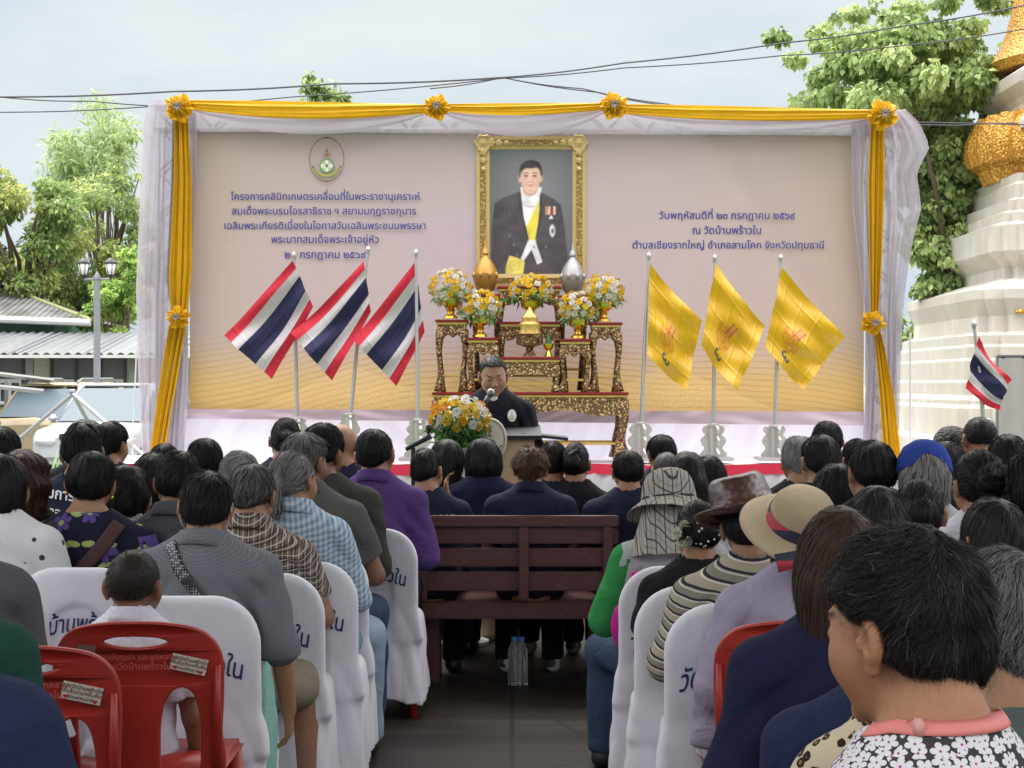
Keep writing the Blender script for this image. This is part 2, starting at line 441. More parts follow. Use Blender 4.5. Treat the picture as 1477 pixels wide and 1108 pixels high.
        for k in range(4):
            ln = (.062, .072, .067, .052)[k]; o = (k - 1.5) * .0195
            a = w + d * .082 + side * o; curl = -nrm if nrm[2] > 0 else nrm
            if s.arms[i] == 'hang': curl = nrm
            b = a + (d * .92 + curl * .4) * ln * .5; c = b + (d * .55 + curl * .85) * ln * .5
            pal = su(pal, np.minimum(cone(P, a, b, .0092, .0085), cone(P, b, c, .0085, .0066)), .004)
        t0 = w + d * .025 + inw * .02; t1 = t0 + d * .03 + inw * .025; t2 = t1 + d * .028 + inw * .008
        return su(pal, np.minimum(cone(P, t0, t1, .0125, .0098), cone(P, t1, t2, .0098, .0075)), .008)
    def leg(s, P, i, g=0.):
        return su(cone(P, s.hj[i], s.kn[i], .085 + g, .058 + g), cone(P, s.kn[i], s.an[i], .056 + g, .036 + g), .025)
    def foot(s, P, i, g=0.):
        a = s.an[i]; return su(cone(P, a + _a((0, -.02, -.045)), a + _a((0, .15, -.058)), .036 + g, .026 + g), cone(P, a, a - _a((0, 0, .04)), .034 + g, .036 + g), .02)
    def head(s, P, ears=1.):
        q = s.hl(P)
        d = uni(.03, [ell(q, (0, -.012, .024), (.076, .094, .088)), ell(q, (0, .022, -.025), (.064, .068, .085)), ell(q, (0, .04, -.078), (.040, .045, .032)),
                      ell(q, (.036, .05, -.03), (.03, .034, .032)), ell(q, (-.036, .05, -.03), (.03, .034, .032))])
        d = su(d, cone(q, (-.028, .082, .024), (.028, .082, .024), .009, .009), .014)
        for sx in (-1, 1):
            d = smax(d, -ell(q, (sx * .032, .098, .003), (.019, .016, .011)), .012)
            d = su(d, ell(q, (sx * .031, .078, .003), (.016, .0125, .0115)), .005)
            if ears:
                e = ell(q, (sx * (.087 - .25 * 0), -.012, -.002), (.014, .016, .030)); e = smax(e, -ell(q, (sx * .1005, -.005, .001), (.013, .0115, .019)), .003); e = su(e, ell(q, (sx * .090, .004, -.004), (.006, .005, .010)), .004)
                d = su(d, su(e, ell(q, (sx * .082, -.004, -.034), (.009, .011, .012)), .008), .008)
            d = su(d, ell(q, (sx * .011, .099, -.034), (.009, .011, .008)), .006)
        d = su(d, cone(q, (0, .088, .012), (0, .110, -.03), .007, .0105), .012)
        d = su(d, ell(q, (0, .088, -.063), (.022, .012, .007)), .006); d = su(d, ell(q, (0, .086, -.073), (.019, .012, .008)), .005)
        d = su(d, ell(q, (0, .079, -.1), (.018, .016, .014)), .015)
        return d * s.hs
    def body(s, P):
        d = su(s.torso(P), s.neck(P), .035); d = su(d, s.head(P), .018)
        for i in (0, 1):
            d = su(d, s.arm(P, i), .03); d = su(d, s.hand(P, i), .012); d = su(d, s.leg(P, i), .03); d = su(d, s.foot(P, i), .015)
        return d
def paint_skin(fig, v, tone, lips=(.9, .62, .6), brow=(.12, .1, .09), stubble=0.):
    """face colouring in head space: brows, lids, lips, a stubbled scalp"""
    q = fig.hl(v.astype(np.float32)); c = np.tile(_a(tone), (len(v), 1))
    def spot(cx, cz, rx, rz, y0, mul, soft=.6):
        w = np.clip((1.25 - np.sqrt(((np.abs(q[:, 0]) - cx) / rx) ** 2 + ((q[:, 2] - cz) / rz) ** 2)) / soft, 0, 1) * (q[:, 1] > y0)
        return c * (1 - w[:, None]) + c * _a(mul) * w[:, None]
    c = spot(.034, .026, .019, .0042, .06, brow); c = spot(.031, .0005, .014, .0026, .065, (.12, .1, .1)); c = spot(0, -.067, .021, .0075, .07, lips)
    c = spot(0, -.068, .02, .0012, .07, (.4, .3, .3)); c = spot(.008, -.041, .004, .003, .09, (.3, .25, .25)); c = spot(.081, .0, .008, .014, -.03, (.62, .5, .5))  # mouth line, nostrils and ear hollows carry painted shade
    return c
# hair shapes in head space ------------------------------------------------------------------------
def hair_fn(fig, style, seed, thick=1.):
    t = thick; ra = np.random.RandomState(seed + 77).uniform(-1, 1, 6)
    def f(P):
        q = fig.hl(P); x, y, z = q[:, 0], q[:, 1], q[:, 2]; k = .016
        if style not in ('speaker', 'crop'):      # every head of hair a little different in width, height and lean
            q = np.stack([x * (1 + .045 * ra[0]) + .05 * ra[1] * np.clip(z, 0, .2), y * (1 + .03 * ra[2]), np.where(z > 0, z * (1 + .07 * ra[3]), z)], 1).astype(np.float32); x, y, z = q[:, 0], q[:, 1], q[:, 2]
        lim = .98 * (z + .042) - .032        # front edge of the hair at the sides
        lim = np.where(z > .062, .2, lim)
        if style in ('crop', 'fade'):
            d = ell(q, (0, -.012, .025), (.0785, .0965, .091)); d = smax(d, (y - lim + .006) * .7, .006); d = smax(d, -.03 - z + .3 * (y + .06), .004)
        elif style == 'speaker':
            d = su(ell(q, (0, -.014, .028), (.0805, .0975, .094)), ell(q, (0, -.05, -.02), (.066, .050, .06)), .03)
            zz = z - .10 * x - .10 * np.abs(x); l2 = np.where(zz > .070, .050 + 1.5 * (zz - .070), .62 * (z + .03) - .026); l2 = np.where(z > .10, .2, l2); d = smax(d, (y - l2) * .8, .006); d = smax(d, -.07 - z, .01)
            d = smax(d, -ell(q, (.088, .004, -.01), (.03, .024, .036)), .008); d = smax(d, -ell(q, (-.088, .004, -.01), (.03, .024, .036)), .008)
        elif style in ('short', 'thin', 'grey', 'perm', 'messy'):
            g_ = .008 * (t - 1)
            d = su(ell(q, (0, -.014, .038), (.083 + g_, .101 + g_, .089 + g_)), ell(q, (0, -.022, .0), (.0785 + g_, .092 + g_, .075)), .02)
            d = su(d, ell(q, (0, -.05, -.028), (.062, .049 + g_ * .6, .064)), .03)
            if style == 'perm': d = su(d, ell(q, (0, -.025, .02), (.102, .108, .108)), .02) + .006 * wob(q, 130, seed)
            d = smax(d, (y - lim) * .7, k); d = smax(d + .006 * np.clip((-.02 - z) / .045, 0, 1), -.074 + .012 * ra[4] - .010 * (t - 1) - z + (7.5 if style != 'messy' else 2.) * x * x - .12 * ra[5] * x, .010); ew = 1.25 if style == 'messy' else 1.
            for sx in (-1, 1): d = smax(d, -ell(q, (sx * .094, -.004 + .012 * (ew - 1) * 4, -.008), (.026 * ew, .027 * ew, .042)), .008)
            if style == 'messy': d = d + .004 * wob(q, 80, seed)
        elif style in ('bob', 'long', 'longwave'):
            d = su(ell(q, (0, -.016, .022), (.092, .108, .102)), ell(q, (0, -.03, -.05), (.1, .1, .11)), .04)
            if style != 'bob':
                e = uni(.04, [cone(q, (-.03, -.075, -.06), (-.035, -.085, -.30), .062, .052), cone(q, (.03, -.075, -.06), (.035, -.085, -.30), .062, .052)])
                d = su(d, e, .04)
                if style == 'longwave': d = d + .006 * np.sin(z * 70 + 9 * x) + .004 * wob(q, 60, seed)
            fr = np.clip(.065 + .1 * (z + .02), .02, .2); fr = np.where(z > .062, .2, fr)
            d = smax(d, (y - fr) * .8, k)
            d = smax(d, -smax(ell(q, (0, .12, -.06), (.075, .09, .13)), -(y - .01), .01), .012)
            d = smax(d, (-.135 if style == 'bob' else -.36) - z + .01 * np.sin(x * 90 + seed), .012)
        else:                                   # pony, bun, net, twist: pulled back, ears free
            d = su(ell(q, (0, -.014, .024), (.083, .1, .097)), ell(q, (0, -.055, -.02), (.062, .05, .06)), .03)
            if style == 'pony':
                d = su(d, cone(q, (0, -.105, -.005), (.004, -.135, -.03), .026, .026), .02)
                d = su(d, uni(.02, [cone(q, (.004, -.135, -.03), (.008, -.118, -.14), .026, .032), cone(q, (.008, -.118, -.14), (.004, -.10, -.29), .032, .014)]), .015)
            elif style == 'bun': d = su(d, ell(q, (0, -.118, -.01), (.05, .042, .047)), .012)
            elif style == 'net':
                d = su(d, ell(q, (0, -.10, -.012), (.062, .052, .058)), .015)
            elif style == 'clip': d = su(d, uni(.01, [ell(q, (0, -.112, .0), (.05, .035, .05)), cone(q, (-.02, -.12, .04), (.03, -.115, .075), .02, .006)]), .015)
            d = smax(d, (y - lim - .012) * .7, k); d = smax(d, np.where((y > -.085), -.075 - z, -1.), .01) if style != 'pony' else d
            d = smax(d, -ell(q, (.086, .008, -.01), (.03, .022, .036)), .01); d = smax(d, -ell(q, (-.086, .008, -.01), (.03, .022, .036)), .01)
        if style not in ('crop', 'fade'): d = d + .0030 * wob(q, 45, seed + 1) + .0014 * wob(q * _a((1, 1, .35)), 160, seed + 2)
        return d * fig.hs
    return f
def hair_box(fig, style):
    c = fig.hc; r = .17 * fig.hs
    lo, hi = c - r, c + r
    if style in ('long', 'longwave', 'pony'): lo = lo - _a((.03, .06, .28))
    return lo, hi
def make_hair(fig, style, seed, color, parent, h, n=1500, wid=.0022, grey=0., seg=4, length=.05, thick=1., cap=True, lift=.005, curl=0., brown=0.):
    rs = np.random.RandomState(seed); f = hair_fn(fig, style, seed, thick); lo, hi = hair_box(fig, style)
    v, q = surface(f, lo, hi, h)
    if not len(q): return None
    base = _a(color)
    # strands
    a, b, c, d_ = (v[q[:, i]] for i in range(4)); ar = np.linalg.norm(np.cross(c - a, d_ - b), axis=1); pick = rs.choice(len(q), n, p=ar / ar.sum())
    u, w = rs.rand(n, 1), rs.rand(n, 1)
    p = ((a[pick] * (1 - u) + b[pick] * u) * (1 - w) + (d_[pick] * (1 - u) + c[pick] * u) * w).astype(np.float32)
    ql = fig.hl(p); W = _a((.012, -.055, .115)) if style not in ('pony', 'bun', 'net', 'clip', 'twist') else _a((0, .11, .03))
    strand = [p.copy()]; P = p.copy(); fly = rs.rand(n) < .07; ln = length * rs.uniform(.5, 1.25, (n, 1)) * fig.hs * np.where(fly, 1.35, 1.)[:, None]; lf = lift * rs.uniform(.1, 1.3, n) * fig.hs * np.where(fly, 3.2, 1.)
    if style in ('short', 'thin', 'grey'): ln *= np.clip(.45 + (ql[:, 2:3] + .055) * 9, .22, 1.)
    if style in ('crop', 'fade'): ln *= .16
    nrm = grad(f, P); normals = [nrm]
    jit = rs.normal(0, .16, (n, 3)); cv = np.stack([wob(p, 38, seed + i) for i in range(3)], 1) * (.45 + curl)
    for i in range(seg):
        Q = fig.hl(P); d = Q - W; d /= np.linalg.norm(d, axis=1, keepdims=True) + 1e-6
        if style in ('pony', 'bun', 'net', 'clip', 'twist'):
            tgt = _a((0, -.12, -.01)); dd = tgt - Q; back = Q[:, 1] > -.1; d = np.where(back[:, None], dd, _a((0, .1, -1.)))
            d /= np.linalg.norm(d, axis=1, keepdims=True) + 1e-6
        else:
            dn = {'short': .35, 'thin': .35, 'grey': .35, 'perm': .2, 'messy': .3, 'crop': .2}.get(style, 1.3); d = d + _a((0, 0, -dn)) * np.clip(.9 - (Q[:, 2:3] - .0) * 7, .1, 1.6)
        d = d @ fig.R.T + jit + cv + (rs.normal(0, .5 * curl, (n, 3)) if curl else 0)
        d = d - nrm * (d * nrm).sum(1, keepdims=True); d /= np.linalg.norm(d, axis=1, keepdims=True) + 1e-6
        P = (P + d * ln / seg).astype(np.float32); nrm = grad(f, P); dist = f(P)
        P = P + nrm * np.clip(lf * ((i + 1) / seg) ** 1.3 - dist, -.02, .02)[:, None]
        strand.append(P.copy()); normals.append(nrm)
    S = np.stack(strand, 1); N = np.stack(normals, 1); T = np.gradient(S, axis=1); side = np.cross(T, N); side /= np.linalg.norm(side, axis=2, keepdims=True) + 1e-9; tw = rs.uniform(-1.1, 1.1, (n, 1, 1)); side = side * np.cos(tw) + N * np.sin(tw)
    taper = np.linspace(1, .25, seg + 1)[None, :, None]; ww = wid * rs.uniform(.6, 1.5, (n, 1, 1)) * .5 * np.where(fly, .45, 1.)[:, None, None]
    A, B_ = S - side * ww * taper, S + side * ww * taper
    sv = np.stack([A, B_], 2).reshape(-1, 3); k = seg + 1
    i0 = (np.arange(n) * k * 2)[:, None] + (np.arange(seg) * 2)[None]; sq = np.stack([i0, i0 + 1, i0 + 3, i0 + 2], -1).reshape(-1, 4)
    tone = rs.uniform(.7, 1.4, n)[:, None] * base[None]
    if brown: tone = np.where(rs.rand(n, 1) < brown, tone * _a((2.3, 1.6, 1.25)), tone)
    if grey: tone = np.where(rs.rand(n, 1) < grey, _a((.30, .29, .28)) * rs.uniform(.35, 1.1, (n, 1)) * (.5 + .5 * min(1, grey * 1.6)), tone)
    sc = np.repeat(tone, k * 2, 0)
    cc = base * .8 * (1 - grey) + _a((.22, .21, .2)) * grey
    if cap:
        allv = np.concatenate([v, sv]); allf = np.concatenate([q, sq + len(v)]); allc = np.concatenate([np.tile(cc, (len(v), 1)), sc])
    else: allv, allf, allc = sv, sq, sc
    return mesh_np('hair', allv, allf, M_SKIN['h'], parent, True, allc)
# clothes ------------------------------------------------------------------------------------------
def shirt_fn(fig, sleeve='short', loose=.012, collar=False, seed=0, fold=1.45, hem=.5, neckcut=.068):
    sl = {'short': (.72, None), 'elbow': (1., .12), 'long': (1., .96), 'none': (.0, None)}[sleeve]
    def f(P):
        d = fig.torso(P, loose)
        for i in (0, 1):
            a, e, w = fig.sh[i], fig.el[i], fig.wr[i]; q = fig.arm_r
            if sleeve == 'none': continue
            if sl[1] is None:
                ax = (e - a); L_ = np.linalg.norm(ax); ax = ax / L_; s_ = cone(P, a, e, .052 * q + loose * 1.1, .046 * q + loose * 2.0)
                s_ = smax(s_, (P - a) @ ax - L_ * sl[0], .006)
            else:
                s_ = cone(P, a, e, .052 * q + loose * 1.1, .042 * q + loose * 1.4); ax = w - e; L_ = np.linalg.norm(ax); ax = ax / L_
                t_ = cone(P, e, w, .042 * q + loose * 1.4, .030 * q + loose * 1.3); t_ = smax(t_, (P - e) @ ax - L_ * sl[1], .006); s_ = su(s_, t_, .02)
            d = su(d, s_, .025)
        # folds: diagonal pulls from armpit and waist, finer in the sleeves
        z = P[:, 2] - fig.U; fade = np.clip((fig.nb[2] - P[:, 2]) / .09, .05, 1)
        am = np.clip(1.05 - np.abs(z - .72) * 1.6, .25, 1.)
        ax_ = np.abs(P[:, 0]); ph = wob(P, 9, seed + 2) * 1.6; arm = np.exp(-(((ax_ - .16) / .10) ** 2 + ((z - .84) / .13) ** 2)); low = np.clip((.78 - z) * 5, 0, 1)
        rid = lambda t: 1 - 2 * np.abs(np.sin(t))
        d = d + fold * fade * (.0045 * am * wob(P * _a((1, 1, 1.5)), 20, seed) + .0022 * wob(P * _a((1, 1, .8)), 50, seed + 7) + .0055 * arm * rid(24 * z + 34 * ax_ + ph * 1.5) + .0045 * low * rid(26 * z + 9 * P[:, 0] * np.sign(wob(P, 3, seed)) + ph * 2))
        r = np.sqrt((P[:, 0] - fig.nb[0]) ** 2 + ((P[:, 1] - fig.nb[1] - .01) * .92) ** 2)
        d = smax(d, -smax(r - neckcut, (fig.nb[2] + .012) - P[:, 2] - .35 * (P[:, 1] - fig.nb[1]), .01), .006)
        if collar:
            zz = (P[:, 2] - (fig.nb[2] - .002)) + .28 * (P[:, 1] - fig.nb[1]); Rr = .072 + .018 * np.clip(1 - zz / .045, 0, 1) ** 1.5
            ring = np.abs(r - Rr) - .0055; ring = smax(ring, np.abs(zz - .018) - .027, .004)
            d = su(d, ring, .006)
        return smax(d, (hem + fig.U) - P[:, 2], .01)
    return f
def bbox(fig, legs=False):
    pts = np.array([fig.sh[0], fig.sh[1], fig.el[0], fig.el[1], fig.wr[0] + fig.fd[0] * .18, fig.wr[1] + fig.fd[1] * .18, fig.hc, *fig.kn, *fig.an, *(a + _a((0, .2, -.09)) for a in fig.an)])
    return np.minimum(pts.min(0) - .11, (-.24, -.24, 0)), np.maximum(pts.max(0) + .12, (.24, .2, fig.hc[2] + .14))
def drape_back(f, x, z, y0=-.45, off=.004, steps=26, sgn=1.):
    """march from behind on to the surface f; returns y and a hit mask"""
    P = np.stack([x, np.full_like(x, y0), z], 1).astype(np.float32)
    for _ in range(steps): P[:, 1] += sgn * np.maximum(f(P) - off, 0) * .8
    return P[:, 1], f(P) < off + .006
def back_text(fig, f, s, size, zc, mat, parent, xc=0., name='lettering', tilt=0., sgn=1., bold=.02):
    v, fc = lettering(s, size, bold); x, z = v[:, 0] + xc, v[:, 2] + zc + tilt * v[:, 0]
    y, ok = drape_back(f, x.astype(np.float32), z.astype(np.float32), -.45 * sgn, sgn=sgn)
    fc = [q for q in fc if all(ok[i] for i in q) and np.ptp(y[list(q)]) < .015]
    if not fc: return None
    y = y - sgn * .002; return mesh_np(name, np.stack([x, y, z], 1), fc, mat, parent, False)
def strap(fig, f, pts, width, mat, parent, name='strap', n=40, off=.006, thick=.004, colors=None, sgn=1.):
    """band laid over the back: pts are (x,z) seen from behind"""
    pts = np.array(pts, float); seg = np.r_[0, np.cumsum(np.linalg.norm(np.diff(pts, axis=0), axis=1))]; t = np.linspace(0, seg[-1], n)
    c = np.stack([np.interp(t, seg, pts[:, 0]), np.interp(t, seg, pts[:, 1])], 1); d = np.gradient(c, axis=0); d /= np.linalg.norm(d, axis=1, keepdims=True); s_ = np.stack([-d[:, 1], d[:, 0]], 1)
    m = 5; G = np.stack([c + s_ * width * (k / (m - 1) - .5) for k in range(m)], 1).reshape(-1, 2)
    y, ok = drape_back(f, G[:, 0].astype(np.float32), G[:, 1].astype(np.float32), -.45 * sgn, off, sgn=sgn)
    fc = [[i * m + j, i * m + j + 1, (i + 1) * m + j + 1, (i + 1) * m + j] for i in range(n - 1) for j in range(m - 1)]
    rowok = [all(ok[k] for k in fc[i * (m - 1) + j] for j in range(m - 1)) for i in range(n - 1)] if False else [all(all(ok[k] for k in q) and np.ptp(y[list(q)]) < .03 for q in fc[i * (m - 1):(i + 1) * (m - 1)]) for i in range(n - 1)]
    best, cur = (0, 0), 0
    for i, r_ok in enumerate(rowok + [False]):
        if r_ok: cur += 1
        else:
            if cur > best[1] - best[0]: best = (i - cur, i)
            cur = 0
    fc = fc[best[0] * (m - 1):best[1] * (m - 1)]
    if not fc: return None
    o = mesh_np(name, np.stack([G[:, 0], y, G[:, 1]], 1), fc, mat, parent, True)
    s = o.modifiers.new('solid', 'SOLIDIFY'); s.thickness = thick; s.offset = 0
    return o
TROUSER_FOLD = .004
def make_person(label, loc, k, fig, tone=(.32, .175, .105), hair='short', hair_kw=None, shirt=None, shirt_mat=None, trousers=None, shorts=False, shoes=None,
                rz=0., seed=0, h=.011, hh=.009, group=None, shirt_kw=None, lips=(.9, .62, .6), legs=True):
    skin_mat(); lo, hi = bbox(fig)
    v, q = surface(fig.body, lo, hi, h)
    o = mesh_np('person', v, q, M_SKIN['m'], None, True, paint_skin(fig, v, tone, lips))
    o.location = loc; o.scale = (k, k, k); o.rotation_euler = (0, 0, rz); tag(o, label, 'person', group)
    kw = dict(n=4600, color=(.0075, .0065, .006)); kw.update(hair_kw or {})
    if hair != 'none': make_hair(fig, hair, seed, parent=o, h=hh, **kw)
    sk = dict(sleeve='short', seed=seed); sk.update(shirt_kw or {}); f = shirt_fn(fig, **sk)
    if shirt_mat is not None:
        sv, sq = surface(f, lo, hi, h); mesh_np('shirt', sv, sq, shirt_mat, o, True)
    if trousers is not None:
        def tf(P):
            d = ell(P, (0, -.005, .56 + fig.U), (fig.hipw + .016, .14, .12))
            for i in (0, 1):
                if shorts:
                    e = cone(P, fig.hj[i], fig.kn[i], .1, .088); ax = fig.kn[i] - fig.hj[i]; Lk = np.linalg.norm(ax); e = smax(e, (P - fig.hj[i]) @ (ax / Lk) - Lk * .93, .006)
                else: e = su(cone(P, fig.hj[i], fig.kn[i], .097, .075), cone(P, fig.kn[i], fig.an[i], .073, .062), .03); e = smax(e, .07 - P[:, 2], .006)
                d = su(d, e, .03)
            return d + .0045 * wob(P * _a((1.2, .8, 1)), 30, seed + 3)
        tv, tq = surface(tf, lo, hi, max(h, .012)); mesh_np('shorts' if shorts else 'trousers', tv, tq, trousers, o, True)
    if shoes is not None:
        for i in (0, 1):
            a = fig.an[i]
            def sf(P): return smax(fig.foot(P, i, .008), P[:, 2] - .09, .008)
            sv, sq = surface(sf, a - _a((.07, .1, .1)), a + _a((.07, .24, .05)), .008); mesh_np('shoe', sv, sq, shoes, o, True)
    o['_f'] = 0; del o['_f']
    return o, f
# ------------------------------------------------------------------ setting: grounds, unseen shade roof
def slab(name, x0, x1, y0, y1, z0, z1, mat, kind='structure'):
    o = MB().box(((x0 + x1) / 2, (y0 + y1) / 2, (z0 + z1) / 2), (x1 - x0, y1 - y0, z1 - z0)).build(name, mat); return tag(o, kind=kind)
m = M('yard ground', (.2, .2, .2), .9, 0, .2); n1 = m.noise(.25, detail=5); n2 = m.noise(9, detail=4)
m.col(m.mix(n1.step(.45, .6), m.mix(n2, (.16, .155, .145), (.3, .29, .27)), m.mix(n2, (.05, .10, .025), (.12, .19, .05)))); m.bump(n2, .4, .02)
g = MB().box((0, 400, -.35), (3000, 3000, .1)).build('ground', m.m); tag(g, kind='structure')
m = M('concrete floor', (.1, .1, .1), .5, 0, .15); X_, Y_, Z_ = m.xyz()
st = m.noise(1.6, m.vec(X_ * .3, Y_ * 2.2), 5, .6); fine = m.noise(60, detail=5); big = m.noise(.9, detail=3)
sw = m.noise(5, m.vec(X_ * .12, Y_ * 1.7), 3, .5)  # crosswise bands painted in for soft shadows and blurred reflections
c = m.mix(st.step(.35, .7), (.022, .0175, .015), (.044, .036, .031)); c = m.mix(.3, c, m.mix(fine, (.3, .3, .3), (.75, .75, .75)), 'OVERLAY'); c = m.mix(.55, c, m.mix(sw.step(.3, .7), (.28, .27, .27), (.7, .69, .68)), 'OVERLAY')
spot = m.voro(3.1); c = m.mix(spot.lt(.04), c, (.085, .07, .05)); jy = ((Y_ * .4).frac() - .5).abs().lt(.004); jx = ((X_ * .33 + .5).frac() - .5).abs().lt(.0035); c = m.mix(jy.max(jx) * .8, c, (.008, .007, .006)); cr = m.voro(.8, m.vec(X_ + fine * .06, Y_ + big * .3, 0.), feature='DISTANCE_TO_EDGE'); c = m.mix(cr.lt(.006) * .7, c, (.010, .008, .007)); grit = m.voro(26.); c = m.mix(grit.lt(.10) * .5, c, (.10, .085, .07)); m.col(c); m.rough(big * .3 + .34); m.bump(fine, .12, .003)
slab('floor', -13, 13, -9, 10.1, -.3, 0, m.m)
slab('turf_mat', -5, 5, 10.15, 13.6, -.3, -.02, plain('green turf', (.06, .2, .035), .95, bump=.5, bscale=200, var=.3, scale=30))
shade_roof_m = plain('unseen shade roof sheet', (.5, .48, .46), .8)
rf = MB().box((0, 3.6, 6.2), (10., 11.6, .12)).box((0, 9.4, 6.1), (10., .12, .3)); tag(rf.build('roof', shade_roof_m), kind='structure')  # out of view; height and extent shaped for the light on the audience
# ------------------------------------------------------------------ foliage
LEAF = vcol('leaf', .5, .35, translucent=.44)
BARK = plain('bark', (.12, .085, .06), .9, bump=.6, bscale=14, bdist=.03, var=.35)
def leaves(clumps, n, size, pal, seed, droop=.35, aspect=.5, jitter=.35):
    """clumps: list of (centre, radius(3)); returns verts, quads, colours of kite-shaped leaves"""
    rs = np.random.RandomState(seed); w = np.array([c[1][0] * c[1][1] * c[1][2] for c in clumps]) ** .7; k = rs.choice(len(clumps), n, p=w / w.sum())
    C = np.array([c[0] for c in clumps])[k]; Rr = np.array([c[1] for c in clumps])[k]
    d = rs.normal(size=(n, 3)); d /= np.linalg.norm(d, axis=1, keepdims=True); p = C + d * Rr * (rs.rand(n, 1) ** .4)
    ax = d * .7 + rs.normal(0, .6, (n, 3)); ax[:, 2] -= droop * 2; ax /= np.linalg.norm(ax, axis=1, keepdims=True)
    up = rs.normal(0, .6, (n, 3)) + [0, -.3, 1.]; sd_ = np.cross(ax, up); sd_ /= np.linalg.norm(sd_, axis=1, keepdims=True) + 1e-6; nr = np.cross(sd_, ax)
    s = size * rs.uniform(.6, 1.3, (n, 1)); a = p; b = p + ax * s * .42 + sd_ * s * aspect * .5 + nr * s * .1; c = p + ax * s; e = p + ax * s * .42 - sd_ * s * aspect * .5 + nr * s * .1
    v = np.stack([a, b, c, e], 1).reshape(-1, 3); f = np.arange(4 * n).reshape(-1, 4)
    pal = np.array(pal); ck = np.array([rs.randint(len(pal)) for _ in clumps])[k]; swap = rs.rand(n) < jitter; ck[swap] = rs.randint(len(pal), size=swap.sum())
    col = pal[ck] * 2.15 * rs.uniform(.7, 1.35, (n, 1)); return v, f, np.repeat(col, 4, 0)
def blob_clumps(c, r, n, seed, cr=(.18, .34), shell=.55):
    rs = np.random.RandomState(seed); out = []
    for _ in range(n):
        d = rs.normal(size=3); d /= np.linalg.norm(d); q = np.array(c) + d * np.array(r) * rs.uniform(shell, 1.02)
        k = rs.uniform(*cr) * min(r); out.append((q, (k * rs.uniform(.9, 1.5), k * rs.uniform(.9, 1.5), k * rs.uniform(.6, 1.)))); 
    return out
def tree(label, base, h, clumps, nleaf, size, pal, seed, trunk_r=.15, droop=.35, aspect=.5, name='tree', group=None, limbs=9):
    e = empty(name, base, label, 'tree', group); b = Vector(base); rs = random.Random(seed)
    mb = MB(); top = Vector((0, 0, h * .55)); mb.tube([(0, 0, 0), (.05 * h * .3, 0, h * .25), top], [trunk_r * 1.3, trunk_r, trunk_r * .75], 9)
    idx = list(range(len(clumps))); rs.shuffle(idx)
    for i in idx[:limbs * 2]:
        c = Vector(clumps[i][0]) - b; st = Vector((top.x * .8, 0, h * rs.uniform(.28, .55))); mid = st.lerp(c, .5) + Vector((rs.uniform(-.2, .2), rs.uniform(-.2, .2), .12 * (c - st).length))
        mb.tube([st, mid, c], [trunk_r * .5, trunk_r * .3, trunk_r * .07], 6)
    mb.build('trunk', BARK, e, smooth=True)
    v, f, col = leaves(clumps, nleaf, size, pal, seed, droop, aspect)
    mesh_np('crown', v - np.array(base), f, LEAF, e, False, col); return e
GZ = -.3
def P3(px, py, Y): return np.array(at(px, py, Y))
G_PAL = [(.12, .165, .06), (.155, .195, .075), (.075, .11, .04), (.20, .235, .10)]
Y_PAL = [(.13, .18, .06), (.17, .20, .06), (.09, .135, .045), (.22, .22, .075)]
def cl_px(px, py, Y, rx, ry, n, seed, depth=None, **kw):
    s = F / Y; return blob_clumps(P3(px, py, Y), (rx / s, (depth or rx) / s, ry / s), n, seed, **kw)
# big heart-leaved tree behind the shrine
c = cl_px(1135, 47, 24.8, 38, 11, 7, 15, cr=(.5, .9)) + cl_px(1345, 250, 25, 70, 110, 30, 12, shell=.2) + cl_px(1372, 370, 25, 55, 90, 22, 13, shell=.2) + cl_px(1290, 90, 25, 130, 80, 26, 14, shell=.2) + cl_px(1290, 120, 25, 125, 95, 34, 1) + cl_px(1400, 200, 25.5, 90, 140, 26, 2) + cl_px(1350, 360, 25, 45, 95, 16, 3) + cl_px(1375, 30, 25.5, 120, 60, 20, 4) + cl_px(1180, 70, 25, 70, 38, 10, 5) + cl_px(1120, 45, 24.8, 22, 9, 3, 8) + cl_px(1180, 190, 25, 75, 20, 7, 6) + cl_px(1240, 30, 25, 70, 30, 8, 7) + cl_px(1380, 260, 26, 60, 200, 16, 9)
tree('large tree with broad drooping green leaves behind the white shrine', (6.9, 25.3, GZ), 6., c, 40000, .118, [(.125, .175, .06), (.175, .225, .085), (.075, .11, .035), (.23, .275, .12)], 11, .13, .75, .72, limbs=5)
# trees beyond the left end of the stage
c = cl_px(20, 340, 44, 95, 90, 36, 21) + cl_px(75, 300, 44, 40, 60, 12, 22)
tree('yellow green bushy tree at the far left above the tiled roof', (-13, 44, GZ), 6, c, 17000, .17, Y_PAL + G_PAL[:1], 21, .2)
c = cl_px(150, 360, 47, 80, 120, 40, 31) + cl_px(60, 420, 47.5, 90, 60, 20, 32) + cl_px(180, 240, 47, 30, 60, 12, 33)
tree('dense mid green tree behind the twin lamp post', (-11.6, 47, GZ), 6, c, 20000, .16, G_PAL + [(.2, .24, .05)], 31, .2)
rs = random.Random(5); c = []
for i in range(30):
    a = rs.uniform(0, 1); x0, y0 = 150, 320; x1 = rs.choice([rs.uniform(70, 120), rs.uniform(120, 192)]); y1 = rs.uniform(140, 240) if x1 > 110 else rs.uniform(185, 260)
    for t in (.35, .5, .65, .8, .95, 1.05): c.append((P3(x0 + (x1 - x0) * t + rs.uniform(-6, 6), y0 + (y1 - y0) * t ** .8, 50 + rs.uniform(-1.2, 1.2)), (.36, .3, .2)))
tree('tall wispy bamboo with feathery pale leaves rising over the trees', (-12.2, 50, GZ), 6, c, 6500, .34, [(.17, .22, .10), (.2, .25, .12), (.13, .18, .075)], 41, .06, .3, .16, 'bamboo', limbs=24)
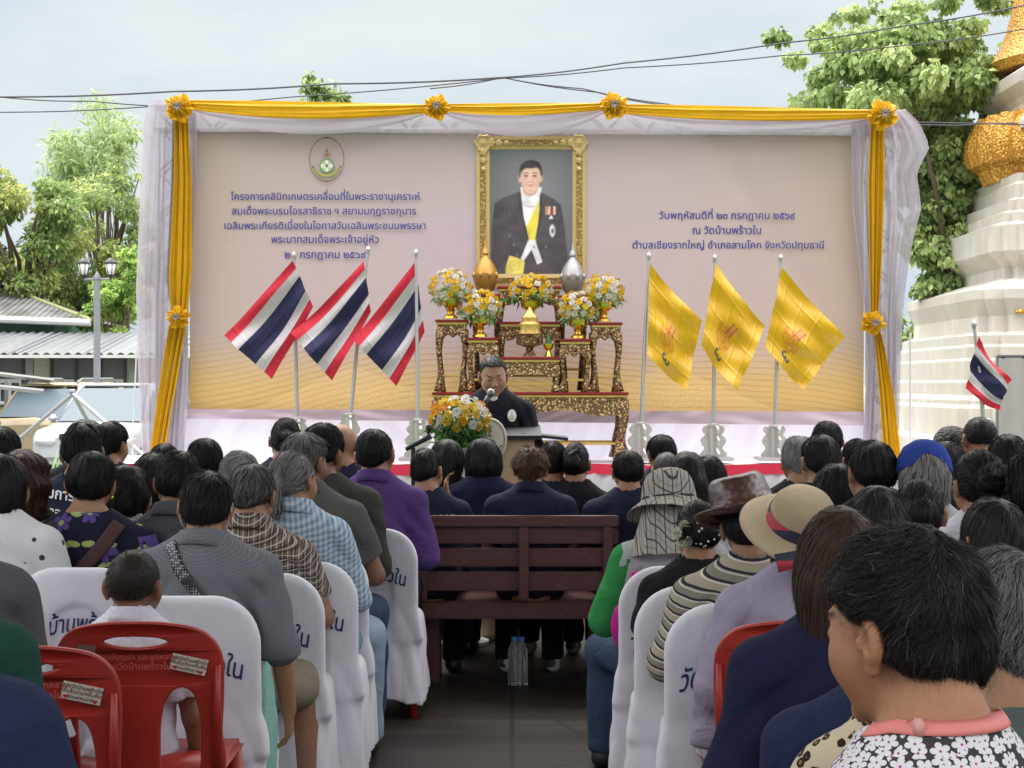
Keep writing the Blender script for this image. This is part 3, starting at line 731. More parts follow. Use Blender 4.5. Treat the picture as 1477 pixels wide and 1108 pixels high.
c = cl_px(165, 445, 42, 48, 45, 16, 51) + cl_px(190, 400, 42, 26, 40, 8, 52)
tree('round bright green bush between the lamp post and the curtain', (-10.2, 42, GZ), 2.6, c, 6500, .14, [(.16, .24, .06), (.22, .28, .08), (.11, .17, .045)], 51, .08, name='bush')
c = cl_px(462, 160, 40, 44, 50, 14, 61, cr=(.14, .3)) + cl_px(440, 110, 40, 12, 14, 3, 62) + cl_px(487, 128, 40, 16, 10, 3, 63)
tree('sparse treetop peeping over the top of the backdrop', (-4.6, 40, GZ), 7, c, 1500, .2, G_PAL, 61, .1)
c = cl_px(1320, 470, 30, 40, 60, 10, 71)
tree('dark green shrub in the gap between the right curtain and shrine', (7.6, 30, GZ), 2, c, 1500, .18, G_PAL[:3], 71, .06, name='shrub')
for i, (px, w_, hh_) in enumerate(((-260, 240, 150), (560, 200, 60), (900, 260, 70), (1650, 220, 160))):
    c = cl_px(px, 470, 60, w_, hh_, 30, 80 + i)
    tree(('far hazy tree line clump left of the buildings', 'far tree hidden behind the left part of the backdrop', 'far tree hidden behind the right part of the backdrop', 'far tree beyond the shrine on the right')[i], (c[0][0][0] * 0 + (px - 738.5) * 60 / F, 60, GZ), 5, c, 5000, .3, G_PAL, 80 + i, .2)
# ------------------------------------------------------------------ buildings on the left
ROOFM = M('weathered corrugated roofing', (.5, .5, .5), .6, 0, .4); X_, Y_, Z_ = ROOFM.xyz(); nn = ROOFM.noise(2.5, detail=6)
ROOFM.col(ROOFM.mix(nn.step(.35, .7), (.28, .28, .265), (.15, .145, .13))); ROOFM.bump((X_ * 40.).sin(), .9, .04)
WHITER = M('white metal roofing', (.6, .62, .65), .4, .1, .5); X_, Y_, Z_ = WHITER.xyz(); WHITER.col(WHITER.mix(WHITER.noise(3, detail=4), (.20, .21, .22), (.12, .13, .14))); WHITER.bump((X_ * 30.).sin().max(.2), .8, .04)
def corr(mb, P, n, amp, u_len):
    """corrugated sheet over the bilinear patch P[0..3]"""
    a, b, c, d = [np.array(p, float) for p in P]; G = []
    for i in range(n + 1):
        u = i / n; off = np.array([0, 0, amp * math.sin(u * u_len * 2 * math.pi)]); G.append([(a * (1 - u) + b * u) + off, (d * (1 - u) + c * u) + off])
    mb.grid(G); return mb
PLANK = M('pale green boards', (.45, .47, .36), .75); X_, Y_, Z_ = PLANK.xyz(); pn = PLANK.noise(2, PLANK.vec(X_ * .6, Y_, Z_ * 6.), 4)
PLANK.col(PLANK.mix(pn, (.36, .38, .28), (.52, .53, .42))); PLANK.bump((Z_ * 6.).frac(), .6, .03)
GREENW = plain('green painted fascia', (.12, .28, .22), .7, var=.3, scale=4)
DARKW = M('dark window glass', (.03, .035, .04), .08, 0, .6).m; FRAME = plain('dark frame', (.06, .06, .06), .6); WHT = plain('white paint', (.55, .55, .53), .5, var=.06)
GREYP = plain('grey painted metal', (.2, .21, .22), .5)
b0 = empty('long_building', (-11, 38, GZ), 'low pale green plank building with white corrugated roof and dark windows', 'building')
def rel(p, e): return np.array(p) - np.array(e.location)
z0, z1 = 0, 2.5
MB().box((0, .08, 1.25), (9.4, .16, 2.5)).box((-1, 3, 1.25), (7.2, 5.6, 2.46)).build('wall', PLANK.m, b0)
mb = MB(); corr(mb, [(-5, -.9, 2.42), (5, -.9, 2.42), (5, 3., 3.02), (-5, 3., 3.02)], 400, .03, 42); rfo = mb.build('roof', WHITER.m, b0)
MB().box((0, -.88, 2.36), (10, .05, .07)).build('gutter', WHT, rfo)
def window(px0, px1, py0, py1, parent, npane=3, Y=38):
    a, b = rel(at(px0, py1, Y), parent), rel(at(px1, py0, Y), parent); w, h = b[0] - a[0], b[2] - a[2]; cx = (a[0] + b[0]) / 2
    MBf = MB().box((cx, -.03, b[2] + .02), (w + .1, .1, .06)).box((cx, -.03, a[2] - .02), (w + .1, .1, .06))
    for i in range(npane + 1): MBf.box((a[0] + w * i / npane, -.03, (a[2] + b[2]) / 2), (.06, .1, h))
    fr = MBf.build('window', FRAME, parent)
    tr = .42; mbp = MB().box((cx, .0, b[2] - h * tr / 2), (w, .05, h * tr)); mbp.build('transom', plain('dusty dark pane', (.11, .11, .12), .4), fr)
    for i in range(npane):
        x0 = a[0] + w * (i + .08) / npane; x1 = a[0] + w * (i + .92) / npane; zt = b[2] - h * tr - .03; zc = (a[2] + zt) / 2
        q = MB()
        for xx in (x0, (x0 + x1) / 2, x1): q.box((xx, -.05, zc), (.07, .05, zt - a[2]))
        for zz in (a[2] + .04, zt - .04): q.box(((x0 + x1) / 2, -.052, zz), (x1 - x0, .045, .09))
        s_ = q.build('shutter', WHT, fr); 
    MB().box((cx, .0, (a[2] + b[2] - h * tr) / 2), (w, .04, h * (1 - tr))).build('pane', DARKW, fr)
window(75, 181, 518, 584, b0, 3); window(-40, 34, 517, 584, b0, 2)
for px in (45, 191): 
    p = rel(at(px, 540, 37.6), b0); MB().box((p[0], p[1], 1.2), (.1, .1, 2.4)).build('post', GREYP, b0)
b1 = empty('tiled_house', (-14.5, 42, GZ), 'older house behind with grey weathered hipped roof and green fascia', 'building')
pe = [rel(at(*q), b1) for q in ((-160, 452, 41), (131, 463, 41), (-20, 405, 45), (-160, 405, 45))]
mb = MB(); corr(mb, pe, 300, .025, 50); r1 = mb.build('roof', ROOFM.m, b1)
MB().add([pe[1], pe[1] + np.array([-.4, 7, 0]), pe[2]], [[0, 1, 2]]).build('roof_end', ROOFM.m, b1)
MB().tube([pe[1] + np.array((0, 0, .03)), pe[2] + np.array((0, 0, .03))], .05, 6).build('ridge_cap', plain('mossy cap', (.3, .31, .15), .8), r1)
MB().tube([pe[0] + np.array((0, -.05, -.05)), pe[1] + np.array((0, -.05, -.05))], .09, 8).build('gutter', WHT, r1)
w0 = rel(at(88, 470, 42), b1); MB().box((w0[0] - 4, 2.2, 1.7), (8, 4, 3.4)).build('wall', GREENW, b1)
MB().box((w0[0] + .15, -.4, 1.7), (.35, .3, 3.5)).build('post', GREENW, b1)
for i, (a, b) in enumerate((((-60, 529), (78, 546)), ((-60, 549), (63, 561)))):
    p, q = at(*a, 33.5 - i * 1.5), at(*b, 33.5 - i * 1.5); e = empty('awning', (q.x - 1, q.y, GZ), ('upper' if i == 0 else 'lower') + ' white sloping awning roof at the far left', 'awning', 'small awnings in front of the plank building')
    d = np.array(e.location); p, q = np.array(p) - d, np.array(q) - d
    MB().add([p, q, q + np.array((-.3, .7, -.06)), p + np.array((0, .7, -.06)), p - np.array((0, 0, .04)), q - np.array((0, 0, .04)), q + np.array((-.3, .7, -.1)), p + np.array((0, .7, -.1))], [[0, 1, 2, 3], [4, 7, 6, 5], [0, 4, 5, 1], [1, 5, 6, 2], [2, 6, 7, 3], [3, 7, 4, 0]]).build('roof', WHT, e)
    for xx in (q[0] - 1.25,): MB().box((xx, .9, q[2] / 2), (.06, .06, q[2] - .02)).build('post', GREYP, e)
# lamp post
lp = empty('street_lamp', (at(140, 554, 33).x, 33, GZ), 'grey lamp post with two black lantern heads', 'street lamp'); s = F / 33; zz = lambda py: 1.74 - (py - 554) / s
MB().lathe([(.13, 0), (.13, .5), (.09, .6), (.075, 1.), (.062, zz(404)), (.075, zz(403)), (.075, zz(399)), (.03, zz(394)), (.0, zz(390))], n=14).build('pole', GREYP, lp, auto=True)
arm = MB().tube([(-.27, 0, zz(403)), (.27, 0, zz(403))], .022).build('arm', GREYP, lp)
lampglass = M('lantern glass', (.75, .72, .68), .3, 0, .5).m; BLK = plain('black metal', (.025, .027, .03), .45)
for sx in (-.27, .27):
    hd = MB().lathe([(.02, zz(404)), (.03, zz(400)), (.075, zz(398)), (.08, zz(396.5))], (sx, 0, 0), 8)
    hd.lathe([(.125, zz(380.5)), (.13, zz(379)), (.09, zz(375)), (.02, zz(372.5)), (.012, zz(371))], (sx, 0, 0), 10)
    for k in range(6): t = k * math.pi / 3; hd.tube([(sx + .078 * math.cos(t), .078 * math.sin(t), zz(397)), (sx + .118 * math.cos(t), .118 * math.sin(t), zz(380))], .008, 5)
    h_ = hd.build('lantern', BLK, lp, auto=True); MB().lathe([(.07, zz(397)), (.11, zz(380.5))], (sx, 0, 0), 12).build('lamp_glass', lampglass, h_, smooth=True)
# ------------------------------------------------------------------ cars
TYRE = plain('tyre', (.02, .02, .02), .8); RIM = plain('alloy', (.45, .45, .47), .35, .7); CARGLASS = M('car glass', (.10, .135, .155), .35, 0, .12).m
RED = M('tail lamp', (.5, .02, .02), .2).m; HEADL = M('head lamp', (.8, .82, .85), .1).m
def car(name, label, x, y, rz, paint, L_=4.6, W=1.8, H=1.72, rails=False):
    e = empty(name, (x, y, GZ), label, 'car', None, rz); hw = W / 2; M_ = paint
    # sections along the length: (y, half width, roof z) ; front is -y
    lo = [(-L_ / 2, .78), (-L_ / 2 + .15, .92), (-L_ / 2 + 1.15, 1.04), (L_ / 2 - .1, 1.05), (L_ / 2, .9)]
    mb = MB(); G = []
    for (yy, zt) in lo:
        k = .93 if yy in (lo[0][0], lo[-1][0]) else 1.
        G.append([(hw * k * sx, yy, z) for sx, z in ((-.96, .32), (-1, .6), (-1, zt - .12), (-.93, zt), (0, zt + .03), (.93, zt), (1, zt - .12), (1, .6), (.96, .32))])
    mb.grid(G); mb.add(G[0], [list(range(9))]); mb.add(G[-1], [list(range(9))[::-1]]); mb.box((0, 0, .34), (W * .9, L_ * .92, .1))
    body = mb.build('body', M_, e, smooth=True, auto=True); sub = body.modifiers.new('round', 'BEVEL'); sub.width = .04; sub.segments = 2; sub.limit_method = 'ANGLE'
    ys = (-L_ / 2 + 1.05, -L_ / 2 + 1.85, L_ / 2 - .75, L_ / 2 - .12); zb = 1.03
    cab = MB(); rw = hw * .76
    cab.grid([[(-hw * .93, ys[0], zb), (-rw, ys[1], H - .06), (-rw * .9, ys[1] + .1, H), (rw * .9, ys[1] + .1, H), (rw, ys[1], H - .06), (hw * .93, ys[0], zb)],
              [(-hw * .94, 0, zb), (-rw, .1, H - .05), (-rw * .9, .1, H + .02), (rw * .9, .1, H + .02), (rw, .1, H - .05), (hw * .94, 0, zb)],
              [(-hw * .92, ys[3], zb), (-rw, ys[2], H - .08), (-rw * .9, ys[2] - .05, H - .02), (rw * .9, ys[2] - .05, H - .02), (rw, ys[2], H - .08), (hw * .92, ys[3], zb)]])
    cb = cab.build('cabin', M_, e, smooth=True, auto=True); cb.data.materials[0] = M_; so = cb.modifiers.new('t', 'SOLIDIFY'); so.thickness = .05
    d = .012
    MB().add([(-hw * .86, ys[0] - .0 - d, zb + .03), (hw * .86, ys[0] - d, zb + .03), (rw * .9, ys[1] - .02 - d, H - .08), (-rw * .9, ys[1] - .02 - d, H - .08)], [[0, 1, 2, 3]]).build('windscreen', CARGLASS, e)
    MB().add([(-hw * .84, ys[3] + d, zb + .05), (hw * .84, ys[3] + d, zb + .05), (rw * .88, ys[2] + .03 + d, H - .12), (-rw * .88, ys[2] + .03 + d, H - .12)], [[0, 1, 2, 3]]).build('rear_window', CARGLASS, e)
    for sx in (-1, 1):
        for (a, b, c_, d_) in ((ys[0] + .22, -.02, ys[1] + .02, .02), (.06, ys[3] - .25, .1, ys[2] - .12)):
            MB().add([(sx * (hw * .945 + d), a, zb + .05), (sx * (hw * .945 + d), b, zb + .05), (sx * (rw + .035 + d), d_, H - .13), (sx * (rw + .035 + d), c_, H - .13)], [[0, 1, 2, 3]]).build('side_window', CARGLASS, e)
        mr = MB().box((sx * (hw + .12), ys[0] + .35, 1.1), (.2, .12, .16), bev=.05).build('mirror', M_, e, smooth=True)
        MB().box((sx * hw * .68, -L_ / 2 + .0, .74), (.36, .12, .16), bev=.04).build('headlight', HEADL, e, smooth=True)
        MB().box((sx * hw * .86, L_ / 2 - .03, .88), (.2, .12, .3), bev=.04).build('tail_light', RED, e, smooth=True)
        for yy in (-L_ / 2 + .85, L_ / 2 - .85):
            w_ = MB()
            prof = [(.2, -.1), (.31, -.11), (.335, -.06), (.335, .06), (.31, .11), (.2, .1)]
            vs = MB().lathe(prof, n=22); w_.add([(sx * (hw - .1) + z, yy + a_, .335 + b_) for (a_, b_, z) in vs.v], vs.f); wo = w_.build('wheel', TYRE, e, auto=True)
            vr = MB().lathe([(.02, .11), (.21, .1), (.21, -.1), (.02, -.11)], n=18); MB().add([(sx * (hw - .09) + z, yy + a_, .335 + b_) for (a_, b_, z) in vr.v], vr.f).build('rim', RIM, wo, auto=True)
        if rails: MB().tube([(sx * rw * .86, ys[1] + .1, H + .02), (sx * rw * .86, ys[1] + .3, H + .09), (sx * rw * .86, ys[2] - .3, H + .08), (sx * rw * .86, ys[2] - .1, H)], .025).build('roof_rail', GREYP, e)
    MB().box((0, -L_ / 2 - .01, .5), (W * .8, .1, .2), bev=.04).build('bumper', M_, e); MB().box((0, -L_ / 2 - .0, .8), (W * .4, .06, .12), bev=.02).build('grille', BLK, e)
    return e
def paint(name, c, r=.25): 
    m = M(name, c, r, 0, .5); m.b.inputs['Coat Weight'].default_value = .1; return m.m
WHITECAR = paint('white car paint', (.40, .41, .43)); BEIGE = paint('beige car paint', (.36, .28, .16)); BLUE = paint('light blue car paint', (.22, .42, .62))
car('parked_car', 'white car facing the audience beside the left curtain', at(168, 0, 31.).x, 31.5, R(-6), WHITECAR, H=1.74)
car('parked_car', 'beige car with roof rails seen from behind, left of the white car', at(108, 0, 34.5).x, 35.2, R(168), BEIGE, H=1.76, rails=True)
car('parked_car', 'pale blue car at the left edge of the yard', at(-150, 0, 30).x, 29, R(84), BLUE, 4.3, 1.72, 1.42)
# pipes, rope with stone, plant
e = empty('pipe_frame', (at(105, 0, 19).x, 19, GZ), 'grey steel pipe frame standing before the cars', 'frame'); o0 = np.array(e.location)
top = P3(105, 568, 19) - o0
for q, yy in (((10, 648), 19.2), ((160, 616), 18.2), ((128, 610), 19.9)):
    t = P3(q[0], q[1], yy) - o0; d = t - top; t2 = top + d * (top[2] / -d[2]); MB().tube([top, t2], .024, 8).build('pipe', plain('galvanised pipe', (.33, .33, .34), .4, .6), e)
MB().tube([top + np.array((-.03, 0, .02)), top + np.array((.03, 0, .02))], .03, 8).build('joint', GREYP, e)
e = empty('weighted_rope', (at(193, 0, 15.6).x, 15.6, GZ), 'thin rope with a stone weight hanging before the white car', 'rope')
o0 = np.array(e.location); MB().tube([P3(197, 505, 15.6) - o0, P3(191, 634, 15.6) - o0, (.0, 0, 0)], .008, 6).build('rope', plain('rope', (.5, .5, .5), .8), e)
v, q = surface(lambda P: ell(P, (0, 0, 0), (.035, .03, .04)) + .006 * wob(P, 60, 1), (-.06, -.06, -.06), (.06, .06, .06), .008); mesh_np('stone', v + (P3(190.5, 637, 15.6) - o0), q, plain('stone', (.4, .38, .34), .8), e)
e = empty('potted_plant', (at(66, 0, 12).x, 12, GZ), 'spiky grass like plant beside the man in navy', 'plant')
rs = np.random.RandomState(3); vv, ff = [], []
for i in range(70):
    a = rs.uniform(0, 6.28); r0 = rs.uniform(.15, .5); h0 = rs.uniform(.9, 1.28); t = np.linspace(0, 1, 6); cx = np.cos(a) * r0 * t ** 2; cy = np.sin(a) * r0 * t ** 2; cz = .3 + h0 * t - .3 * t ** 3
    for j in range(6):
        w_ = .018 * (1 - t[j]) + .002; vv += [(cx[j] - np.sin(a) * w_, cy[j] + np.cos(a) * w_, cz[j]), (cx[j] + np.sin(a) * w_, cy[j] - np.cos(a) * w_, cz[j])]
    b = i * 12; ff += [[b + 2 * j, b + 2 * j + 1, b + 2 * j + 3, b + 2 * j + 2] for j in range(5)]
mesh_np('foliage', np.array(vv), np.array(ff), plain('grass blade', (.1, .2, .05), .5, var=.4), e)
MB().lathe([(.14, 0), (.2, .3), (.2, .32), (.17, .32), (.16, .28)], n=20).build('pot', plain('terracotta', (.3, .14, .08), .8), e, auto=True)
# ------------------------------------------------------------------ white and gold shrine
shrine_m = M('weathered white plaster', (.6, .58, .54), .75, 0, .3); nA = shrine_m.noise(1.1, detail=6); X_, Y_, Z_ = shrine_m.xyz(); drip = shrine_m.noise(2.2, shrine_m.vec(X_ * 1.6, Y_ * 1.6, Z_ * .7), 5)
shrine_m.col(shrine_m.mix((nA * drip).step(.16, .42), (.49, .45, .39), (.585, .555, .505))); shrine_m.bump(shrine_m.noise(14, detail=5), .25, .01)
GOLD = M('gilded ornament', (.75, .42, .08), .4, .35, .5); vg = GOLD.voro(30., feature='SMOOTH_F1'); ng = GOLD.noise(30, detail=4)
GOLD.col(GOLD.mix(vg.step(.05, .5), (.85, .52, .10), (.42, .19, .02))); GOLD.bump(vg, .8, .03)
sh = empty('shrine', (at(1570, 0, 24).x, 24., GZ), 'white tiered shrine with gold bands and gold spire at the right', 'shrine'); sS = F / 24
def tier(mb, prof, k=.86, n_red=2):
    """prof: (half width, z); square plan with stepped corners"""
    def ring(h):
        q = [1., .9, .9, .8, .8]; w_ = [-.8, -.8, -.9, -.9, -1.]
        # walk one corner then mirror: points of the +x side upwards to the +y side
        c = [(1, .84), (.94, .845), (.935, .92), (.92, .935), (.845, .94), (.84, 1)]
        pts = []
        for r in range(4):
            for (x, y) in c:
                for _ in range(r): x, y = -y, x
                pts.append((x * h, y * h))
        return pts
    vs, fs = [], []; N_ = 24
    for h, z in prof: vs += [(x, y, z) for x, y in ring(h)]
    for i in range(len(prof) - 1):
        for j in range(N_): fs.append([i * N_ + j, i * N_ + (j + 1) % N_, (i + 1) * N_ + (j + 1) % N_, (i + 1) * N_ + j])
    fs.append(list(range(N_))[::-1]); fs.append([(len(prof) - 1) * N_ + j for j in range(N_)]); mb.add(vs, fs)
def pr(*pts):
    out = []
    for x, y in pts: h = 24 * (1570 - x) / (F + 1570 - x); out.append((h, 1.74 - (y - 554) * (24 - h) / F))
    return out
mb = MB()
tier(mb, [(pr((1285, 0))[0][0], 0.)] + pr((1285, 640), (1296, 632), (1296, 590), (1300, 584), (1300, 578), (1308, 570), (1308, 552), (1313, 548), (1313, 520), (1318, 516), (1318, 500), (1322, 496), (1322, 483), (1340, 478), (1341, 455), (1331, 430), (1331, 416), (1362, 408), (1394, 400)))
tier(mb, pr((1394, 412), (1397, 396), (1396, 384), (1376, 364), (1373, 360), (1373, 322), (1394, 317), (1394, 304), (1404, 301), (1404, 285), (1419, 282), (1420, 262), (1424, 258), (1424, 246)))
tier(mb, pr((1432, 180), (1432, 168), (1446, 155), (1450, 140), (1446, 130), (1430, 112), (1428, 96), (1440, 90)))
mb.build('tiers', shrine_m.m, sh)
pl_ = lambda *pts: [((1570 - x) * 24 / F, 1.74 - (y - 554) * 24 / F) for x, y in pts]
mb = MB(); mb.lathe([(h * 1.02, z) for h, z in pl_((1430, 266), (1424, 247), (1410, 240), (1405, 225), (1406, 205), (1414, 186), (1420, 172), (1436, 170))], n=120, scallop=.035, lobes=30); mb.lathe([(h * 1.0, z) for h, z in pl_((1436, 104), (1430, 92), (1436, 84), (1450, 60), (1456, 40), (1464, 10), (1474, -40), (1490, -90), (1505, -160), (1530, -260), (1562, -420))], n=32)
mb.build('gold_band', GOLD.m, sh, auto=True)
zg = lambda py: 1.74 - (py - 554) * (24 - pr((1335, 0))[0][0]) / F
gy = pr((1335, 0))[0][0]; mb = MB()
xa = -gy * .8
mb.tube([(xa, -gy - .02, zg(450)), (xa + .25, -gy - .03, zg(447)), (xa + .7, -gy - .03, zg(450)), (xa + 1.2, -gy - .03, zg(447)), (xa + 3, -gy - .03, zg(449))], .03, 8)
v_ = MB(); mb.box((xa + .95, -gy - .04, zg(447)), (.2, .05, .2), ry=R(45)); mb.box((xa + .95, -gy - .05, zg(447)), (.1, .06, .1), ry=R(45))
hb = pr((1285, 0))[0][0]
mb.tube([(-hb * .98, -hb - .02, zg(626)), (-hb * .9, -hb - .04, zg(630)), (hb, -hb - .04, zg(627))], .035, 8)
mb.build('gold_trim', GOLD.m, sh, auto=True)
# grey tarpaulin panel, Thai flag by the shrine, pole, rope on the right
gt = empty('grey_tarpaulin', (at(1480, 0, 18).x, 18, GZ), 'grey cloth panel with dark hem standing at the right edge', 'panel'); tz = 1.74 + 38 * 18 / F
n_ = 30; G = [[(-.30 + 1.4 * j / n_, .02 * math.sin(j * 1.3), tz * i / 10) for j in range(n_ + 1)] for i in range(11)]
MB().grid(G).build('cloth', plain('grey cloth', (.30, .29, .28), .85, bump=.3, bscale=40), gt, smooth=True)
for xx in (-.3, 1.1): MB().tube([(xx, .05, 0), (xx, .05, tz + .02)], .02).build('post', GREYP, gt)
MB().tube([(-.3, .03, tz + .01), (1.1, .03, tz + .01)], .022).build('top_bar', BLK, gt)
e = empty('guy_pole', (at(1313, 0, 16.5).x, 16.5, GZ), 'thin white guy pole right of the stage curtain', 'pole'); MB().tube([(0, 0, 0), (0, 0, 1.74 - (480 - 554) * 16.5 / F)], .012, 8).build('rod', WHT, e)
# ------------------------------------------------------------------ overhead wires
WIRE = plain('cable', (.07, .07, .08), .6)
def wire(label, pts, Y, r, group='cables across the sky'):
    P = [P3(px, py, Y) for px, py in pts]; out = []
    for i in range(len(P) - 1):
        for t in np.linspace(0, 1, 8)[: (8 if i == len(P) - 2 else 7)]: out.append(P[i] * (1 - t) + P[i + 1] * t - np.array((0, 0, .02 * math.sin(math.pi * t))))
    o = MB().tube(out, r, 6).build('overhead_cable', WIRE, smooth=True); return tag(o, label, 'cable', group)
wire('thick cable from the left edge rising to the mid sky junction', [(-400, 152), (0, 140), (250, 132), (480, 121), (725, 112)], 22, .013)
wire('cable dropping from the left edge behind the backdrop corner', [(-300, 132), (0, 140), (130, 146), (300, 155), (500, 165)], 22.2, .009)
wire('lowest cable level with the backdrop top at left', [(-300, 166), (0, 162), (213, 154), (420, 140), (725, 113)], 22.4, .009)
wire('cable from the junction sweeping up to the top right', [(725, 112), (900, 91), (1130, 62), (1300, 38), (1477, 8), (1800, -50)], 22, .011)
wire('second cable running below the one to the top right', [(725, 113), (900, 98), (1130, 80), (1300, 66), (1477, 42), (1800, 0)], 22.2, .009)
wire('cable falling from the junction behind the right half of the backdrop', [(725, 112), (840, 128), (960, 150), (1100, 165), (1400, 178), (1800, 182)], 22.3, .009)
wire('short slack cable under the sky junction', [(620, 128), (725, 112), (860, 133), (960, 152)], 22.5, .009)
wire('cable crossing the tree beside the shrine', [(1250, 176), (1340, 180), (1420, 178), (1700, 170)], 23, .01)
# ------------------------------------------------------------------ stage
DZ = .70; YB = 16.2
WHC = M('white drape cloth', (.50, .46, .52), .9, 0, .1); WHC.sheer(.40, .21)
WHS = M('white stage sheet', (.60, .58, .66), .9, 0, .1); WHS.sheer(.42)
YEC = M('yellow satin cloth', (.80, .46, .012), .55, 0, .3); yn = YEC.noise(6, detail=3); YEC.col(YEC.mix(yn, (.58, .325, .006), (.68, .40, .012))); YEC.sheer(.35)
REDC = plain('red cloth trim', (.55, .02, .06), .8)
sx0, sx1 = at(150, 0, YB).x, at(1350, 0, YB).x
deck = MB().box(((sx0 + sx1) / 2, 15.95, DZ / 2 + GZ / 2 + .12), (sx1 - sx0 - .1, 2.2, DZ - GZ - .28)).build('stage', plain('stage boards', (.3, .26, .22), .7)); tag(deck, 'low stage platform carrying the flags and altar tables', 'stage')
top = MB().box(((sx0 + sx1) / 2, 15.95, DZ - .012), (sx1 - sx0, 2.3, .024)).build('stage_top', plain('white stage cover', (.66, .63, .68), .9), deck)
n_ = 300; xs = np.linspace(sx0, sx1, n_)
MB().grid([[(x, 14.76 + .008 * math.sin(x * 21), z + .010 * math.sin(x * 3.1)) for x in xs] for z in (DZ + .02, DZ - .03, DZ - .075)]).build('red_trim', REDC, deck, smooth=True)
MB().grid([[(x, 14.80 + .02 * math.sin(x * 30 + k) * (k + 1) / 4, DZ - .08 - .85 * k / 5) for x in xs] for k in range(6)]).build('yellow_skirt', YEC.m, deck, smooth=True)
mb = MB(); P = []
for k in range(8):
    P.append([(x, 14.77 - .03 * math.sin(k / 7 * math.pi) + .012 * math.sin(x * 40 + k * .8), DZ - .06 - (k / 7) * (.16 + .26 * abs(math.sin(x * math.pi / 1.5)))) for x in xs])
mb.grid(P).build('white_swags', WHS.m, deck, smooth=True)
# ------------------------------------------------------------------ truss frame
ALU = plain('aluminium truss', (.3, .3, .31), .4, .6)
tf = empty('truss_frame', (0, YB + .3, GZ), 'aluminium truss frame standing behind the curtains and banner', 'frame')
def tr(px, py, dy=0.): p = at(px, py, YB + .06 + dy); return (p.x, p.y - YB - .3, p.z - GZ)
def truss(a, b, c, d, n, nm):
    mb = MB(); A, B_, C_, D_ = map(np.array, (a, b, c, d)); mb.tube([A, B_], .024); mb.tube([D_, C_], .024)
    for dy in (.2,): mb.tube([A + (0, dy, 0), B_ + (0, dy, 0)], .024); mb.tube([D_ + (0, dy, 0), C_ + (0, dy, 0)], .024)
    for i in range(n):
        t0, t1 = i / n, (i + 1) / n; p, q = A * (1 - t0) + B_ * t0, D_ * (1 - t1) + C_ * t1
        if i % 2: p, q = D_ * (1 - t0) + C_ * t0, A * (1 - t1) + B_ * t1
        mb.tube([p, q], .012, 6); mb.tube([p + (0, .2, 0), q + (0, .2, 0)], .012, 6)
    mb.build(nm, ALU, tf, smooth=True)
truss(tr(222, 153), tr(1300, 162), tr(1300, 190), tr(222, 186), 38, 'beam'); truss(tr(228, 186), tr(228, 690), tr(262, 690), tr(262, 186), 16, 'column'); truss(tr(1258, 192), tr(1258, 690), tr(1290, 690), tr(1290, 192), 16, 'column')
for px in (245, 1274): p = tr(px, 640); MB().box((p[0], .1, .15), (.6, .8, .3), bev=.03).build('foot', plain('concrete', (.35, .34, .32), .9), tf)
# ------------------------------------------------------------------ banner
bn = M('printed vinyl banner', (.5, .45, .45), .55, 0, .3); X_, Y_, Z_ = bn.xyz('Object'); X_ = X_ * 1.
r_ = bn.noise(1.2, detail=2); u = (X_.abs() / 3.3); ctr = (1. - u * u).max(0.)
c = bn.mix(ctr, (.375, .30, .25), (.42, .345, .36)); low = (1.95 - Z_).step(.0, .62); gold = bn.mix(ctr, (.47, .31, .11), (.58, .40, .17))
c = bn.mix(low, c, gold)
wv = ((Z_ * 26. + (X_ * 1.6).sin() * 2.4 + X_.abs() * 3.6 + r_ * 2.) * 4.2).sin(); lines = wv.step(.45, .95) * (Z_.lt(2.05)) * (2.15 - Z_).step(0., .5)
c = bn.mix(lines * .45, c, (.36, .21, .06)); hill = Z_.lt((1. - (X_.abs() - .15).abs() * .0) * 0 + 1.62 - (X_.abs() - 1.55).abs() * .42); c = bn.mix(hill * .25, c, (.72, .50, .24))
gl = bn.noise(45, bn.vec(X_, Z_ * 1.), 4).step(.52, .7) * Z_.lt(1.42) * X_.abs().lt(1.9); c = bn.mix(gl * .5, c, (.8, .6, .25))
we = bn.noise(3, bn.vec(X_ * .4, Z_ * 30.), 3); c = bn.mix(.16, c, bn.mix(we, (.3, .3, .3), (.7, .7, .7)), 'OVERLAY'); bn.col(c)
bn.b.inputs['Roughness'].default_value = .6; bn.bump(bn.noise(2.4, bn.vec(X_, Z_ * .6), 3), .25, .05); bn.sheer(.16)
bw0, bw1 = at(274, 0, YB).x, at(1246, 0, YB).x; bz1, bz0 = at(0, 187, YB).z, at(0, 597, YB).z
banner = MB().grid([[(x, .012 * math.sin(x * 1.3 + z) + .02 * math.exp(-((x - 3.1 + .6 * (z - 2)) / .12) ** 2), z + (.02 * math.sin(x * 1.1) if k == 0 else 0)) for x in np.linspace(bw0, bw1, 90)] for k, z in enumerate(np.linspace(bz0, bz1, 30))]).build('banner', bn.m, None, smooth=True)
banner.location = (0, YB, 0); tag(banner, 'wide printed vinyl banner with blue lettering, emblem and framed portrait', 'banner')
MB().tube([(bw0, .01, bz1), (bw1, .01, bz1 - .03)], .022).build('hanging_rod', ALU, banner)
INK = plain('navy printed ink', (.045, .05, .22), .6, var=.03)
def banner_text(s, px, py, wpx, hpx=None, bold=.016):
    v, f = lettering(s, 1., bold); w_ = v[:, 0].max() - v[:, 0].min(); k = wpx * YB / F / w_; v = v * k; v[:, 0] -= (v[:, 0].max() + v[:, 0].min()) / 2
    p = at(px, py, YB); v = np.stack([v[:, 0] + p.x, v[:, 1] - .0155, v[:, 2] + p.z], 1); mesh_np('lettering', v, f, INK, banner, False)
